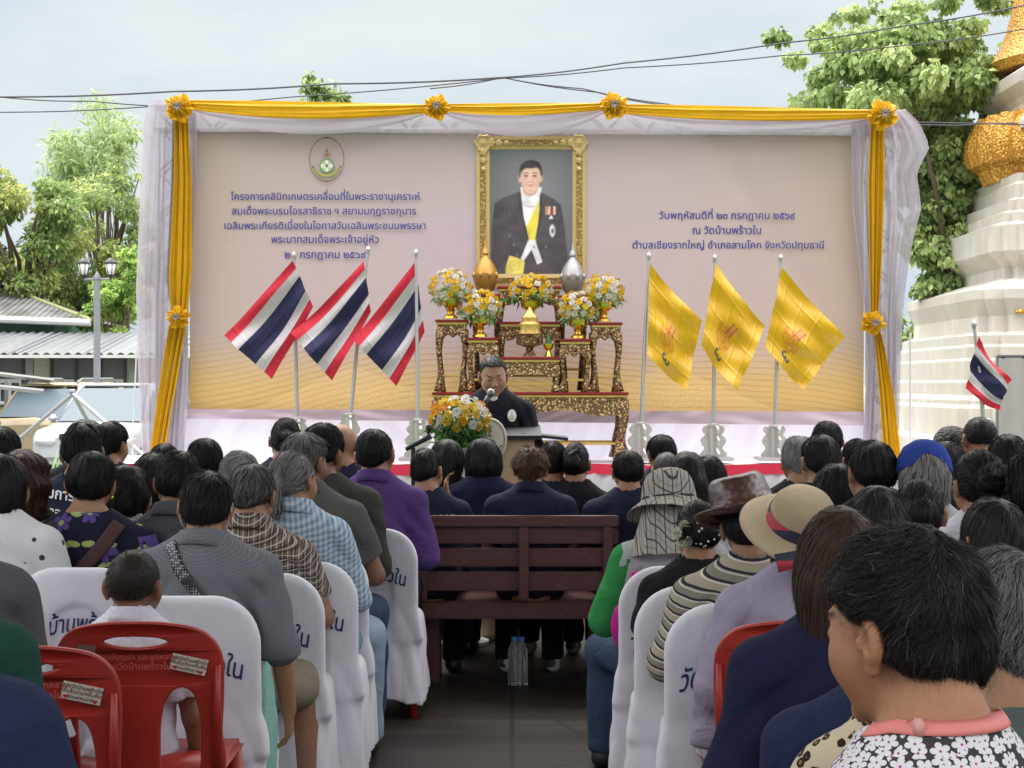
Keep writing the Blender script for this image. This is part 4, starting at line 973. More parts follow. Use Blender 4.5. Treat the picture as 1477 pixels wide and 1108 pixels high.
for s, px, py, w_ in (('โครงการคลินิกเกษตรเคลื่อนที่ในพระราชานุเคราะห์', 469.5, 288.5, 273), ('สมเด็จพระบรมโอรสาธิราช ฯ สยามมกุฎราชกุมาร', 467.5, 309.5, 266), ('เฉลิมพระเกียรติเนื่องในโอกาสวันเฉลิมพระชนมพรรษา', 469, 330.5, 290),
                       ('พระบาทสมเด็จพระเจ้าอยู่หัว', 469, 350.5, 155), ('๒๘ กรกฎาคม ๒๕๖๙', 469.5, 372.5, 117), ('วันพฤหัสบดีที่ ๒๓ กรกฎาคม ๒๕๖๙', 1048.5, 316, 196), ('ณ วัดบ้านพร้าวใน', 1048, 337.5, 99), ('ตำบลเชียงรากใหญ่ อำเภอสามโคก จังหวัดปทุมธานี', 1050, 358.5, 276)):
    banner_text(s, px, py, w_)
# painted print: a fine grid with one colour per point (paintings are flat prints on the banner)
PRINT = vcol('colour print', .5, .3)
def sdc(x, y, cx, cy, rx, ry): return np.sqrt(((x - cx) / rx) ** 2 + ((y - cy) / ry) ** 2) - 1
def paint_fn(nx, ny):
    X, Y = np.meshgrid(np.linspace(0, 1, nx), np.linspace(0, 1, ny)); C = np.zeros((ny, nx, 3)); return X, Y, C
def lay(C, mask, col, soft=None):
    m = np.clip(mask, 0, 1)[..., None] if mask.dtype != bool else mask[..., None].astype(float); C[:] = C * (1 - m) + np.array(col) * m
def edge(d, s): return np.clip(.5 - d / s, 0, 1)
def poly_mask(X, Y, pts):
    r = np.zeros(X.shape, bool)
    for i in range(len(pts)):
        (x1, y1), (x2, y2) = pts[i], pts[i - 1]; r ^= ((y1 > Y) != (y2 > Y)) & (X < (x2 - x1) * (Y - y1) / (y2 - y1 + 1e-12) + x1)
    return r.astype(float)
def soft_poly(X, Y, pts, s=.004):
    return sum(poly_mask(X + dx, Y + dy, pts) for dx, dy in ((s, 0), (-s, 0), (0, s), (0, -s), (0, 0))) / 5
def print_patch(name, C, x0, x1, z0, z1, y, parent, mat=PRINT, yfun=None):
    ny, nx = C.shape[:2]; X, Z = np.meshgrid(np.linspace(x0, x1, nx), np.linspace(z1, z0, ny)); v = np.stack([X, np.full_like(X, y), Z], -1).reshape(-1, 3)
    i = np.arange((ny - 1) * (nx - 1)); r, c_ = i // (nx - 1), i % (nx - 1); a = r * nx + c_; f = np.stack([a, a + nx, a + nx + 1, a + 1], 1)
    return mesh_np(name, v, f, mat, parent, True, C.reshape(-1, 3))
# portrait of a man in evening dress, u to the right, v downwards
X, Y, C = paint_fn(200, 280); C[:] = np.array(srgb(112, 112, 118)) * (1.25 - .8 * np.sqrt((X - .55) ** 2 + (Y - .35) ** 2))[..., None]
coat = np.array(srgb(78, 72, 76)); skin = np.array(srgb(218, 178, 160))
body = [(.02, 1), (.03, .62), (.06, .43), (.16, .385), (.36, .335), (.60, .335), (.76, .39), (.85, .44), (.89, .6), (.95, 1)]
lay(C, soft_poly(X, Y, body), coat); shade = np.clip(np.abs(X - .5) * 1.2 - .25, 0, .4); Cb = soft_poly(X, Y, body)[..., None]; C[:] = C * (1 - Cb * shade[..., None] * .6)
lay(C, soft_poly(X, Y, [(.37, .30), (.62, .30), (.605, .40), (.55, .74), (.47, .70), (.40, .52)]), srgb(225, 222, 224))
lay(C, soft_poly(X, Y, [(.60, .405), (.52, .50), (.44, .62), (.47, .74), (.55, .74), (.585, .55)]), srgb(214, 198, 78))
for k in range(3): lay(C, edge(np.abs((X - .60) + (Y - .405) * .72 - .02 - k * .03) - .003, .004) * soft_poly(X, Y, [(.60, .405), (.52, .50), (.44, .62), (.47, .74), (.55, .74), (.585, .55)]) * .4, srgb(170, 150, 50))
lay(C, soft_poly(X, Y, [(.37, .335), (.33, .47), (.45, .70), (.47, .72), (.41, .54)]), coat * .75); lay(C, soft_poly(X, Y, [(.60, .335), (.66, .47), (.555, .72), (.545, .72), (.59, .54)]), coat * .75)
lay(C, soft_poly(X, Y, [(.53, .72), (.46, .73), (.37, .88), (.40, .90), (.50, .80), (.57, .92), (.63, .90), (.55, .74)]), srgb(222, 218, 222))
lay(C, soft_poly(X, Y, [(.38, .375), (.48, .385), (.59, .375), (.59, .415), (.48, .405), (.39, .415)]), srgb(236, 234, 238)); lay(C, edge(sdc(X, Y, .485, .445, .07, .02), .1) * (Y > .445) * .5, srgb(150, 145, 130))
lay(C, soft_poly(X, Y, [(.24, .85), (.34, .87), (.42, .9), (.40, 1), (.19, 1), (.20, .92)]), srgb(214, 200, 100)); lay(C, edge(np.abs(sdc(X, Y, .3, .93, .06, .04)) - .1, .2) * .5, srgb(170, 150, 60))
for k in range(4): lay(C, soft_poly(X, Y, [(.665 + k * .032, .455), (.69 + k * .032, .455), (.69 + k * .032, .52), (.665 + k * .032, .52)], .002), (srgb(200, 150, 120), srgb(225, 190, 170), srgb(150, 60, 60), srgb(220, 200, 190))[k])
lay(C, soft_poly(X, Y, [(.70, .555), (.74, .525), (.76, .555)]), srgb(235, 232, 235)); lay(C, edge(sdc(X, Y, .75, .65, .035, .05), .2), srgb(205, 200, 205)); lay(C, edge(sdc(X, Y, .75, .65, .016, .02), .3), srgb(120, 90, 80))
rsn = np.random.RandomState(4); big = np.kron(rsn.rand(21, 15), np.ones((14, 14)))[:280, :200]
for k_ in range(6): big = (big + np.roll(big, 3, 0) + np.roll(big, -3, 0) + np.roll(big, 3, 1) + np.roll(big, -3, 1)) / 5
C[:] = C * (1 + (Cb * (big[..., None] - .5) * .55))
for sl_ in ([(.20, .46), (.215, .6), (.20, .8), (.205, 1)], [(.79, .47), (.775, .62), (.80, .8), (.79, 1)], [(.36, .34), (.30, .46), (.335, .50), (.46, .72)], [(.61, .34), (.69, .46), (.655, .50), (.545, .72)]):
    for (x1_, y1_), (x2_, y2_) in zip(sl_[:-1], sl_[1:]):
        t_ = np.clip(((X - x1_) * (x2_ - x1_) + (Y - y1_) * (y2_ - y1_)) / ((x2_ - x1_) ** 2 + (y2_ - y1_) ** 2), 0, 1); dd_ = np.hypot(X - x1_ - t_ * (x2_ - x1_), Y - y1_ - t_ * (y2_ - y1_)); lay(C, edge(dd_ - .003, .008) * .75, coat * .35); lay(C, edge(np.abs(dd_ - .016) - .004, .012) * .22 * Cb[..., 0], coat * 2.2)
for (bx, by) in ((.24, .69), (.29, .76), (.33, .84), (.67, .78), (.53, .78)): lay(C, edge(sdc(X, Y, bx, by, .012, .009), .5), srgb(120, 115, 118))
lay(C, edge(sdc(X, Y, .485, .31, .09, .06), .1), skin * .72); face = edge(np.minimum(sdc(X, Y, .487, .205, .132, .105), sdc(X, Y, .487, .262, .106, .088)), .06)
for ex in (.357, .617): lay(C, edge(sdc(X, Y, ex, .228, .018, .034), .2), skin * .74)
fs = skin * (1.04 - .5 * np.clip(np.abs(X - .49) * 3.2 - .18, 0, .5)[..., None]) ; C[:] = C * (1 - face[..., None]) + fs * face[..., None]
hp = [(.352, .225), (.348, .17), (.372, .122), (.43, .088), (.52, .080), (.59, .098), (.622, .135), (.630, .18), (.622, .225), (.608, .20), (.598, .165), (.565, .142), (.50, .150), (.43, .148), (.395, .165), (.374, .195), (.368, .225)]
hairm = soft_poly(X, Y, hp, .006); lay(C, hairm, srgb(52, 46, 48))
for k in range(9): lay(C, edge(np.abs(Y - (.095 + .010 * k + .30 * (X - .40 - .012 * k) ** 2 * 4)) - .0015, .004) * hairm * .5, srgb(96, 90, 92))
lay(C, edge(sdc(X, Y, .362, .20, .02, .04), .6) * hairm * .6, srgb(120, 115, 116))
for ex in (.435, .54):
    lay(C, edge(np.abs(Y - (.184 + .9 * (X - ex) ** 2 * 6)) - .0045, .006) * edge(np.abs(X - ex) - .032, .01) * .8, srgb(70, 55, 52)); lay(C, edge(sdc(X, Y, ex, .208, .027, .008), .4) * .9, srgb(90, 62, 56)); lay(C, edge(sdc(X, Y, ex, .209, .009, .0055), .4), srgb(30, 24, 24)); lay(C, edge(sdc(X, Y, ex, .226, .026, .007), .8) * .25, skin * .6)
lay(C, edge(sdc(X, Y, .512, .232, .012, .034), .9) * .28, skin * .6); lay(C, edge(sdc(X, Y, .49, .257, .027, .006), .6) * .55, skin * .5); lay(C, edge(sdc(X, Y, .49, .285, .036, .007), .5) * .7, srgb(176, 104, 96)); lay(C, edge(sdc(X, Y, .49, .328, .045, .008), .8) * .35, skin * .55)
for sg_ in (-1, 1):
    for k_ in range(12): t_ = k_ / 11; lay(C, edge(sdc(X, Y, .49 + sg_ * (.030 + .022 * t_), .252 + .036 * t_, .006, .005), .9) * .28, skin * .55)
    lay(C, edge(sdc(X, Y, .49 + sg_ * .052, .228, .022, .006), .9) * .35, skin * .55); lay(C, edge(sdc(X, Y, .49 + sg_ * .085, .275, .03, .05), 1.2) * .3, skin * .62)
for k_ in range(3): lay(C, edge(np.abs(Y - (.158 + .009 * k_)) - .0012, .005) * edge(np.abs(X - .51) - .06, .04) * .25, skin * .6)
for _k in range(2): C[1:-1, 1:-1] = (C[1:-1, 1:-1] * 2 + C[:-2, 1:-1] + C[2:, 1:-1] + C[1:-1, :-2] + C[1:-1, 2:]) / 6
C *= 1 + .05 * np.random.RandomState(8).normal(size=C.shape[:2])[..., None]
pa, pb = at(706, 217, YB), at(827, 396, YB)
pic = print_patch('portrait_print', C, pa.x, pb.x, pb.z, pa.z, -.026, banner)
GILT = M('gilt frame print', (.6, .42, .12), .4, .25, .5); gv = GILT.voro(34.); gn = GILT.noise(60, detail=3); GILT.col(GILT.mix((gv * 1.2 + gn * .3).step(.15, .75), (.56, .40, .14), (.24, .15, .04))); GILT.bump(gv, .6, .01)
GILT2 = plain('pale gilt', (.50, .37, .15), .4, .3, var=.15, scale=20)
fo = at(687, 197, YB), at(845, 415, YB)
def frame_ring(a, b, ins0, ins1, y0, y1, name, mat):
    def rect(i, y): return [(a.x + i, y, b.z + i), (b.x - i, y, b.z + i), (b.x - i, y, a.z - i), (a.x + i, y, a.z - i)]
    v = rect(ins0, -.014) + rect(ins0, y0) + rect(ins1, y1) + rect(ins1, -.014); f = [[r * 4 + i, r * 4 + (i + 1) % 4, (r + 1) * 4 + (i + 1) % 4, (r + 1) * 4 + i] for r in range(3) for i in range(4)]
    return MB().add(v, f).build(name, mat, pic)
frame_ring(fo[0], fo[1], 0, .035, -.03, -.036, 'outer_moulding', GILT2); frame_ring(fo[0], fo[1], .035, .095, -.034, -.044, 'carved_moulding', GILT.m); frame_ring(fo[0], fo[1], .095, .132, -.036, -.03, 'inner_moulding', GILT2)
for cx_, cz_ in ((fo[0].x + .07, fo[0].z - .07), (fo[1].x - .07, fo[0].z - .07)):
    mb = MB(); mb.add(*(lambda q: ([(cx_ + x, -.044 - z, cz_ + y) for x, y, z in q.v], q.f))(MB().lathe([(.085, 0), (.075, .012), (.05, .006), (.03, .014), (0.0, .018)], n=24, scallop=.12, lobes=6)))
    for k in (1, 2, 3):
        sg = 1 if cx_ < (fo[0].x + fo[1].x) / 2 else -1
        for dx, dz in ((sg * .075 * k, 0), (0, -.085 * k)): mb.add(*(lambda q: ([(cx_ + dx + x, -.044 - z, cz_ + dz + y) for x, y, z in q.v], q.f))(MB().lathe([(.05 - .008 * k, 0), (.04 - .008 * k, .01), (.0, .013)], n=16, scallop=.2, lobes=5)))
    mb.build('corner_scroll', GILT2, pic, auto=True)
# emblem: oval ring, spire crown, green wheel, leaves and ribbon
def emblem(n=130, ring=srgb(120, 96, 60), bgc=None):
    X, Y, C = paint_fn(n, int(n * 1.28)); A = np.zeros(X.shape)
    def put(m, c): lay(C, m, c); np.maximum(A, m, out=A)
    if bgc is not None: put(edge(sdc(X, Y, .5, .5, .47, .475), .03), bgc)
    put(edge(np.abs(sdc(X, Y, .5, .5, .47, .475)) - .025, .03), ring); put(edge(np.abs(sdc(X, Y, .5, .5, .445, .455)) - .008, .02), srgb(90, 105, 60))
    for (y0, y1, w_) in ((.14, .24, .010), (.22, .30, .03), (.28, .345, .055), (.335, .40, .075), (.38, .43, .10)):
        put(soft_poly(X, Y, [(.5, y0), (.5 + w_, y1), (.5 - w_, y1)], .003) * .9, srgb(150, 110, 70))
    put(edge(np.abs(sdc(X, Y, .5, .41, .10, .035)) - .12, .2) * .8, srgb(165, 130, 90))
    put(edge(sdc(X, Y, .5, .635, .205, .155), .05), srgb(96, 140, 84)); put(edge(sdc(X, Y, .5, .635, .165, .125), .05), srgb(150, 178, 130))
    put(((np.abs(X - .5) < .05) | (np.abs(Y - .635) < .04)).astype(float) * edge(sdc(X, Y, .5, .635, .165, .125), .05), srgb(215, 208, 200)); put(edge(sdc(X, Y, .5, .635, .05, .04), .3), srgb(96, 140, 84))
    for sg in (-1, 1):
        for k in range(7):
            t = k / 6; cx = .5 + sg * (.10 + .27 * t); cy = .86 - .20 * t ** 1.6; put(edge(sdc(X, Y, cx, cy, .035, .03), .3), srgb(140, 140, 60) if k % 2 else srgb(100, 130, 60))
        put(edge(np.abs(Y - (.80 - 1.3 * (X - .5) ** 2 + .04)) - .022, .02) * (np.abs(X - .5) < .3), srgb(170, 160, 90))
    return C, A
def cut_patch(name, C, A, x0, x1, z0, z1, y, parent, thr=.35, yf=None):
    o = print_patch(name, C, x0, x1, z0, z1, y, parent); me = o.data; bm = bmesh.new(); bm.from_mesh(me); bm.verts.ensure_lookup_table(); a = A.reshape(-1)
    bmesh.ops.delete(bm, geom=[v for v in bm.verts if a[v.index] < thr], context='VERTS'); bm.to_mesh(me); bm.free(); return o
C, A = emblem(); ea, eb = at(445, 197, YB), at(498, 264, YB); cut_patch('emblem', C, A, ea.x, eb.x, eb.z, ea.z, -.0155, banner)
# ------------------------------------------------------------------ curtains, swags and rosettes
def cloth(name, label, left, right, Y, mat, pleats, depth, group=None, seed=0, ny=50, nx=None, cat='curtain', parent=None, bulge=0., thick=0.):
    """hanging cloth between two outlines given as pixel polylines (x, y) at distance Y"""
    L_, R_ = np.array(left, float), np.array(right, float); nx = nx or int(pleats * 10 + 8); rs = np.random.RandomState(seed); ph = rs.uniform(0, 6, 4)
    t = np.linspace(0, 1, ny); sl = np.r_[0, np.cumsum(np.hypot(*np.diff(L_, axis=0).T))]; sr = np.r_[0, np.cumsum(np.hypot(*np.diff(R_, axis=0).T))]
    lx, ly = np.interp(t * sl[-1], sl, L_[:, 0]), np.interp(t * sl[-1], sl, L_[:, 1]); rx, ry = np.interp(t * sr[-1], sr, R_[:, 0]), np.interp(t * sr[-1], sr, R_[:, 1])
    u = np.linspace(0, 1, nx); w = np.abs(rx - lx) * Y / F; G = np.zeros((ny, nx, 3))
    for i in range(ny):
        px = lx[i] + (rx[i] - lx[i]) * u; py = ly[i] + (ry[i] - ly[i]) * u; uu = u + .03 * np.sin(u * 9 + ph[0] + t[i] * 2)
        yy = depth * (np.sin(2 * np.pi * pleats * uu + ph[1] + .9 * np.sin(t[i] * 3 + ph[3])) + .5 * np.sin(2 * np.pi * pleats * 2.3 * uu + ph[2] + t[i] * 1.5)) - bulge * np.sin(np.pi * u)
        G[i, :, 0] = (px - 738.5) * Y / F; G[i, :, 1] = Y + yy; G[i, :, 2] = 1.44 - (py - 554) * Y / F
    c = G.reshape(-1, 3).mean(0); o = MB().grid(G - c).build(name, mat, parent, smooth=True); o.location = c
    if thick: s_ = o.modifiers.new('t', 'SOLIDIFY'); s_.thickness = thick
    if label: tag(o, label, cat, group)
    return o
cloth('white_curtain', 'white curtain over the left truss column', [(216, 143), (208, 175), (202, 300), (197, 420), (200, 560), (206, 700)], [(284, 148), (284, 250), (276, 400), (272, 470), (268, 560), (264, 700)], 16.08, WHC.m, 5, .035, 'white curtains at the stage corners', 1)
cloth('white_curtain', 'white curtain over the right truss column, flaring outwards', [(1228, 160), (1229, 300), (1244, 430), (1250, 520), (1240, 700)], [(1305, 158), (1326, 178), (1341, 212), (1322, 250), (1329, 300), (1316, 350), (1308, 400), (1300, 470), (1294, 700)], 16.08, WHC.m, 6, .035, 'white curtains at the stage corners', 2)
cloth('white_valance', 'thin white cloth across the top of the banner over the truss', [(255, 146), (260, 172), (262, 190)], [(1296, 160), (1296, 178), (1290, 196)], 16.12, WHC.m, 30, .006, None, 3, ny=14, nx=320, cat='valance')
# swags: white below, yellow above, between the rosettes
for i, (x0, y0, x1, y1, d1, d2) in enumerate(((272, 146, 616, 152, 24, 44), (640, 152, 872, 150, 10, 46), (898, 152, 1258, 160, 14, 30))):
    n = 14; t = np.linspace(0, 1, n); xs_ = x0 + (x1 - x0) * t; yt = y0 + (y1 - y0) * t; sag = np.sin(np.pi * t)
    A_ = [(x, y - 2) for x, y in zip(xs_, yt)]; B_ = [(x, y + 9 + 10 * s_ + (16 * (1 - tt) if i == 0 else 0)) for x, y, s_, tt in zip(xs_, yt, sag, t)]
    def swag(nm, lab, top_, bot, mat, yy, grp, cat):
        top_, bot = np.array(top_, float), np.array(bot, float); m_ = 12; tt = np.linspace(0, 1, 90); k = np.linspace(0, 1, n)
        tx, ty, bx, by = [np.interp(tt, k, a) for a in (top_[:, 0], top_[:, 1], bot[:, 0], bot[:, 1])]; G = []
        for j in range(m_):
            q = j / (m_ - 1); px = tx + (bx - tx) * q; py = ty + (by - ty) * q; yy_ = yy - .05 * np.sin(np.pi * q) - .018 * np.sin(q * 16 + tt * 5)
            G.append(np.stack([(px - 738.5) * yy / F, yy_, 1.44 - (py - 554) * yy / F], 1))
        G = np.array(G); c = G.reshape(-1, 3).mean(0); o = MB().grid(G - c).build(nm, mat, None, smooth=True); o.location = c; tag(o, lab, cat, grp)
    which = ('left', 'middle', 'right')[i]
    swag('yellow_swag', f'{which} of the three yellow cloth swags along the backdrop top', A_, [(x, y + 12 + d1 * .45 * s_) for x, y, s_ in zip(xs_, yt, sag)] if i != 1 else [(x, y + 9 + 6 * s_) for x, y, s_ in zip(xs_, yt, sag)], YEC.m, 15.96, 'yellow swags along the top', 'swag')
    swag('white_swag', f'{which} of the three white cloth swags under the yellow ones', [(x, y + 4) for x, y in zip(xs_, yt)], [(x, y + 13 + d2 * .72 * s_ ** .8) for x, y, s_ in zip(xs_, yt, sag)], WHC.m, 16.03, 'white swags along the top', 'swag')
cloth('yellow_curtain', 'yellow cloth tied back in front of the left white curtain', [(251, 165), (250, 260), (243, 400), (246, 448), (250, 458), (243, 470), (232, 540), (217, 650), (212, 700)], [(271, 165), (277, 260), (277, 390), (272, 440), (266, 458), (268, 475), (254, 560), (238, 650), (234, 700)], 15.98, YEC.m, 3.2, .022, 'yellow curtains tied at the stage corners', 4, ny=80, nx=48)
cloth('yellow_curtain', 'yellow cloth tied back in front of the right white curtain', [(1256, 170), (1252, 260), (1254, 380), (1256, 440), (1254, 466), (1262, 490), (1268, 560), (1274, 650), (1276, 700)], [(1275, 170), (1276, 260), (1272, 380), (1268, 440), (1266, 466), (1276, 500), (1290, 570), (1298, 640), (1302, 700)], 15.98, YEC.m, 3.2, .022, 'yellow curtains tied at the stage corners', 5, ny=80, nx=48)
cloth('white_tail', 'white cloth gathered beside the left yellow curtain', [(248, 165), (247, 260), (240, 400), (248, 458), (240, 520), (224, 700)], [(262, 165), (254, 300), (250, 400), (260, 458), (272, 520), (262, 700)], 16.02, WHC.m, 4, .02, None, 6)
def rosette(px, py, r_px, label, Y=15.9):
    c = at(px, py, Y); r = r_px * Y / F; e = empty('cloth_rosette', c, label, 'rosette', 'yellow and white cloth rosettes'); rs = np.random.RandomState(int(px))
    for nm, R0, nl, mat, dep in (('yellow_ruffle', r, 3, YEC.m, 0.), ('white_ruffle', r * .45, 2, WHS.m, -.05)):
        mb = MB()
        for l in range(nl):
            Ro = R0 * (1 - .22 * l); n = 70; G = []
            for k in range(7):
                q = k / 6; row = []
                for j in range(n + 1):
                    a = 2 * math.pi * j / n; w_ = math.sin(a * (9 + l) + l) * q; rr = Ro * (q * (1 + .10 * math.sin(a * 5 + l * 2 + px)) ) ; row.append((rr * math.cos(a), dep - .05 * l - .03 * math.sin(q * math.pi) + .05 * w_ * q, rr * math.sin(a)))
                G.append(row)
            mb.grid(G)
        mb.build(nm, mat, e, smooth=True)
for px, py, r_, lab in ((259, 156, 20, 'rosette at the top left corner of the backdrop'), (630, 155, 18, 'rosette on the top edge left of the portrait'), (885, 153, 19, 'rosette on the top edge right of the portrait'), (1273, 166, 21, 'rosette at the top right corner of the backdrop'), (257, 458, 16, 'rosette tying the left yellow curtain half way down'), (1259, 466, 17, 'rosette tying the right yellow curtain half way down')):
    rosette(px, py, r_, 'yellow ' + lab + ' with white centre')
cloth('stage_sheet', 'white sheet hung below the banner behind the stage', [(262, 590), (262, 610), (262, 668)], [(1250, 592), (1250, 612), (1250, 668)], 16.28, WHS.m, 16, .010, None, 8, ny=20, nx=200, cat='sheet')
LILAC = M('pinkish cloth band', (.46, .38, .43), .9, 0, .1); LILAC.sheer(.2)
cloth('cloth_band', 'pinkish white cloth band hanging from the bottom edge of the banner', [(270, 590), (270, 600), (268, 604)], [(1246, 594), (1246, 604), (1246, 614)], 16.12, LILAC.m, 9, .012, None, 9, ny=8, nx=160, cat='cloth')
# ------------------------------------------------------------------ flags
STEEL = plain('stainless pole', (.5, .5, .5), .3, .8); SILV = M('carved silver stand', (.42, .40, .38), .4, .5, .5); SILV.bump(SILV.noise(50, detail=3), .5, .01)
def flag_stand(label, top, bot, Y, corners, colorf, fmat, cat='flag', group=None, ripple=.045, seed=0, by=664, fwd=.08):
    b = at(bot[0], by, Y); e = empty('flag_stand', b, label, cat, group); o0 = np.array(b); p0, p1 = P3(top[0], top[1], Y) - o0, P3(bot[0], bot[1], Y) - o0
    MB().tube([p1 - (0, 0, .2), p1 * .5 + p0 * .5, p0], [.020, .017, .013], 10).lathe([(.0, .05), (.02, .03), (.025, .01), (.018, -.01), (.016, -.03)], p0, 10).build('pole', STEEL, e, auto=True)
    h = p1[2]; mb = MB().lathe([(.042, .03), (.042, h - .02), (.052, h - .015), (.052, h), (.03, h + .01)], n=16); mb.box((0, 0, .015), (.34, .34, .03), bev=.006)
    fin = [(.035, .03), (.12, .03), (.135, .06), (.09, .10), (.085, .12), (.115, .15), (.125, .19), (.10, .22), (.075, .235), (.10, .26), (.11, .29), (.09, .32), (.065, h - .05), (.085, h - .03), (.075, h - .012), (.035, h - .01)]
    for a in range(4):
        q = MB().prism(fin, -.012, .012); ca, sa = math.cos(a * math.pi / 2 + .3), math.sin(a * math.pi / 2 + .3); mb.add([(x * ca - y * sa, x * sa + y * ca, z) for x, y, z in q.v], q.f)
    mb.build('base', SILV.m, e, auto=True)
    if corners is None: return e
    HT, FT, FB, HB = [P3(x, y, Y) - o0 for x, y in corners]; n = 100; U, V_ = np.meshgrid(np.linspace(0, 1, n), np.linspace(0, 1, n)); u, v = U[..., None], V_[..., None]
    G = (HT * (1 - u) + FT * u) * (1 - v) + (HB * (1 - u) + FB * u) * v; rs = np.random.RandomState(seed); ph = rs.uniform(0, 6, 3)
    G[..., 1] += ripple * (np.sin(U * 7 + V_ * 4 + ph[0]) * U ** .7 + .6 * np.sin(U * 3 - V_ * 9 + ph[1]) + .35 * np.sin(V_ * 17 + U * 6 + ph[2])) - fwd
    G[..., 2] -= .05 * np.sin(np.pi * U) * .5; G[..., 0] += .012 * np.sin(V_ * 6 + ph[1]) * np.sin(np.pi * U)
    # pressed creases from folding
    cr = lambda t, k: np.exp(-(((t * k) % 1 - .5) / .05) ** 2); G[..., 1] -= .006 * (cr(U, 4) + cr(V_, 3))
    i = np.arange((n - 1) ** 2); r, c_ = i // (n - 1), i % (n - 1); a = r * n + c_; f = np.stack([a, a + 1, a + n + 1, a + n], 1)
    mesh_np('flag', G.reshape(-1, 3), f, fmat, e, True, colorf(U, V_).reshape(-1, 3)); return e
def thai(U, V_):
    C = np.zeros(U.shape + (3,)); C[:] = (.46, .025, .045); C[(V_ > 1 / 6) & (V_ < 5 / 6)] = (.46, .43, .45); C[(V_ > 1 / 3) & (V_ < 2 / 3)] = (.025, .025, .07); return C
def royal(U, V_):
    C = np.zeros(U.shape + (3,)); C[:] = (.62, .36, .012); X, Y = U, V_
    r = np.hypot((X - .40) , (Y - .62)); a = np.arctan2(Y - .62, X - .40)
    lay(C, edge(np.abs(r - .13 - .02 * np.sin(5 * a)) - .011, .012), (.52, .17, .01)); lay(C, edge(np.abs(r - .068) - .009, .012), (.56, .2, .02))
    for k in range(9): t = k * .7; lay(C, edge(np.abs(np.hypot(X - .40 - .125 * np.cos(t), Y - .62 - .125 * np.sin(t)) - .030) - .006, .010), (.50, .13, .01) if k % 2 else (.56, .24, .02))
    for k in range(4): t = k * 1.57 + .5; lay(C, edge(np.abs(np.hypot(X - .40 - .05 * np.cos(t), Y - .62 - .05 * np.sin(t)) - .022) - .005, .010), (.42, .07, .02))
    for k in range(3): lay(C, edge(np.abs((X - .44 - .04 * k) + (Y - .50) * .5) - .012, .012) * (np.abs(Y - .46) < .09), ((.45, .06, .05), (.6, .2, .03), (.4, .05, .08))[k])
    lay(C, edge(np.abs(np.hypot(X - .37, Y - .84) - .035) - .014, .012) * (X < .39), (.03, .03, .10)); lay(C, edge(np.abs(np.hypot(X - .44, Y - .86) - .035) - .014, .012) * (Y > .84), (.03, .03, .10))
    r2 = np.hypot(X - .52, Y - .40); a2 = np.arctan2(Y - .40, X - .52); lay(C, ((np.sin(a2 * 22) > .3) & (r2 > .06) & (r2 < .15) & (a2 < .6)).astype(float) * .55, (.5, .26, .01)); return C
FLAGM = vcol('flag cloth', .7, .2, translucent=.22, bump=.2, bscale=120); SATIN = vcol('satin flag cloth', .34, .5, translucent=.15, bump=.15, bscale=30)
flag_stand('red white and blue striped flag leftmost on the stage', (424, 370), (429, 603), 15.5, [(424, 377), (325, 484), (394, 547), (453, 443)], thai, FLAGM, group='striped national flags on stands', seed=1)
flag_stand('red white and blue striped flag in the middle of three, pole leaning', (531, 362), (503, 597), 15.3, [(526, 377), (421, 480), (479, 549), (536, 450)], thai, FLAGM, group='striped national flags on stands', seed=2)
flag_stand('red white and blue striped flag nearest the altar tables', (600, 367), (603, 605), 15.1, [(598, 378), (508, 489), (571, 557), (612, 478)], thai, FLAGM, group='striped national flags on stands', seed=3, fwd=-.05)
flag_stand('yellow flag with red emblem nearest the altar tables', (936, 371), (924, 610), 15.3, [(936, 381), (1011, 463), (989, 563), (933, 512)], royal, SATIN, group='yellow emblem flags on stands', seed=4)
flag_stand('yellow flag with red emblem in the middle of three', (1031, 374), (1029, 612), 15.3, [(1031, 380), (1103, 470), (1061, 563), (1010, 498)], royal, SATIN, group='yellow emblem flags on stands', seed=5)
flag_stand('yellow flag with red emblem nearest the right curtain', (1126, 374), (1117, 614), 15.3, [(1126, 386), (1215, 487), (1157, 562), (1102, 502)], royal, SATIN, group='yellow emblem flags on stands', seed=6)
e = flag_stand('striped flag on a dark leaning pole before the shrine', (1405, 470), (1421, 605), 13., [(1408, 486), (1456, 548), (1440, 592), (1390, 560)], thai, FLAGM, seed=8, by=860, fwd=.05)
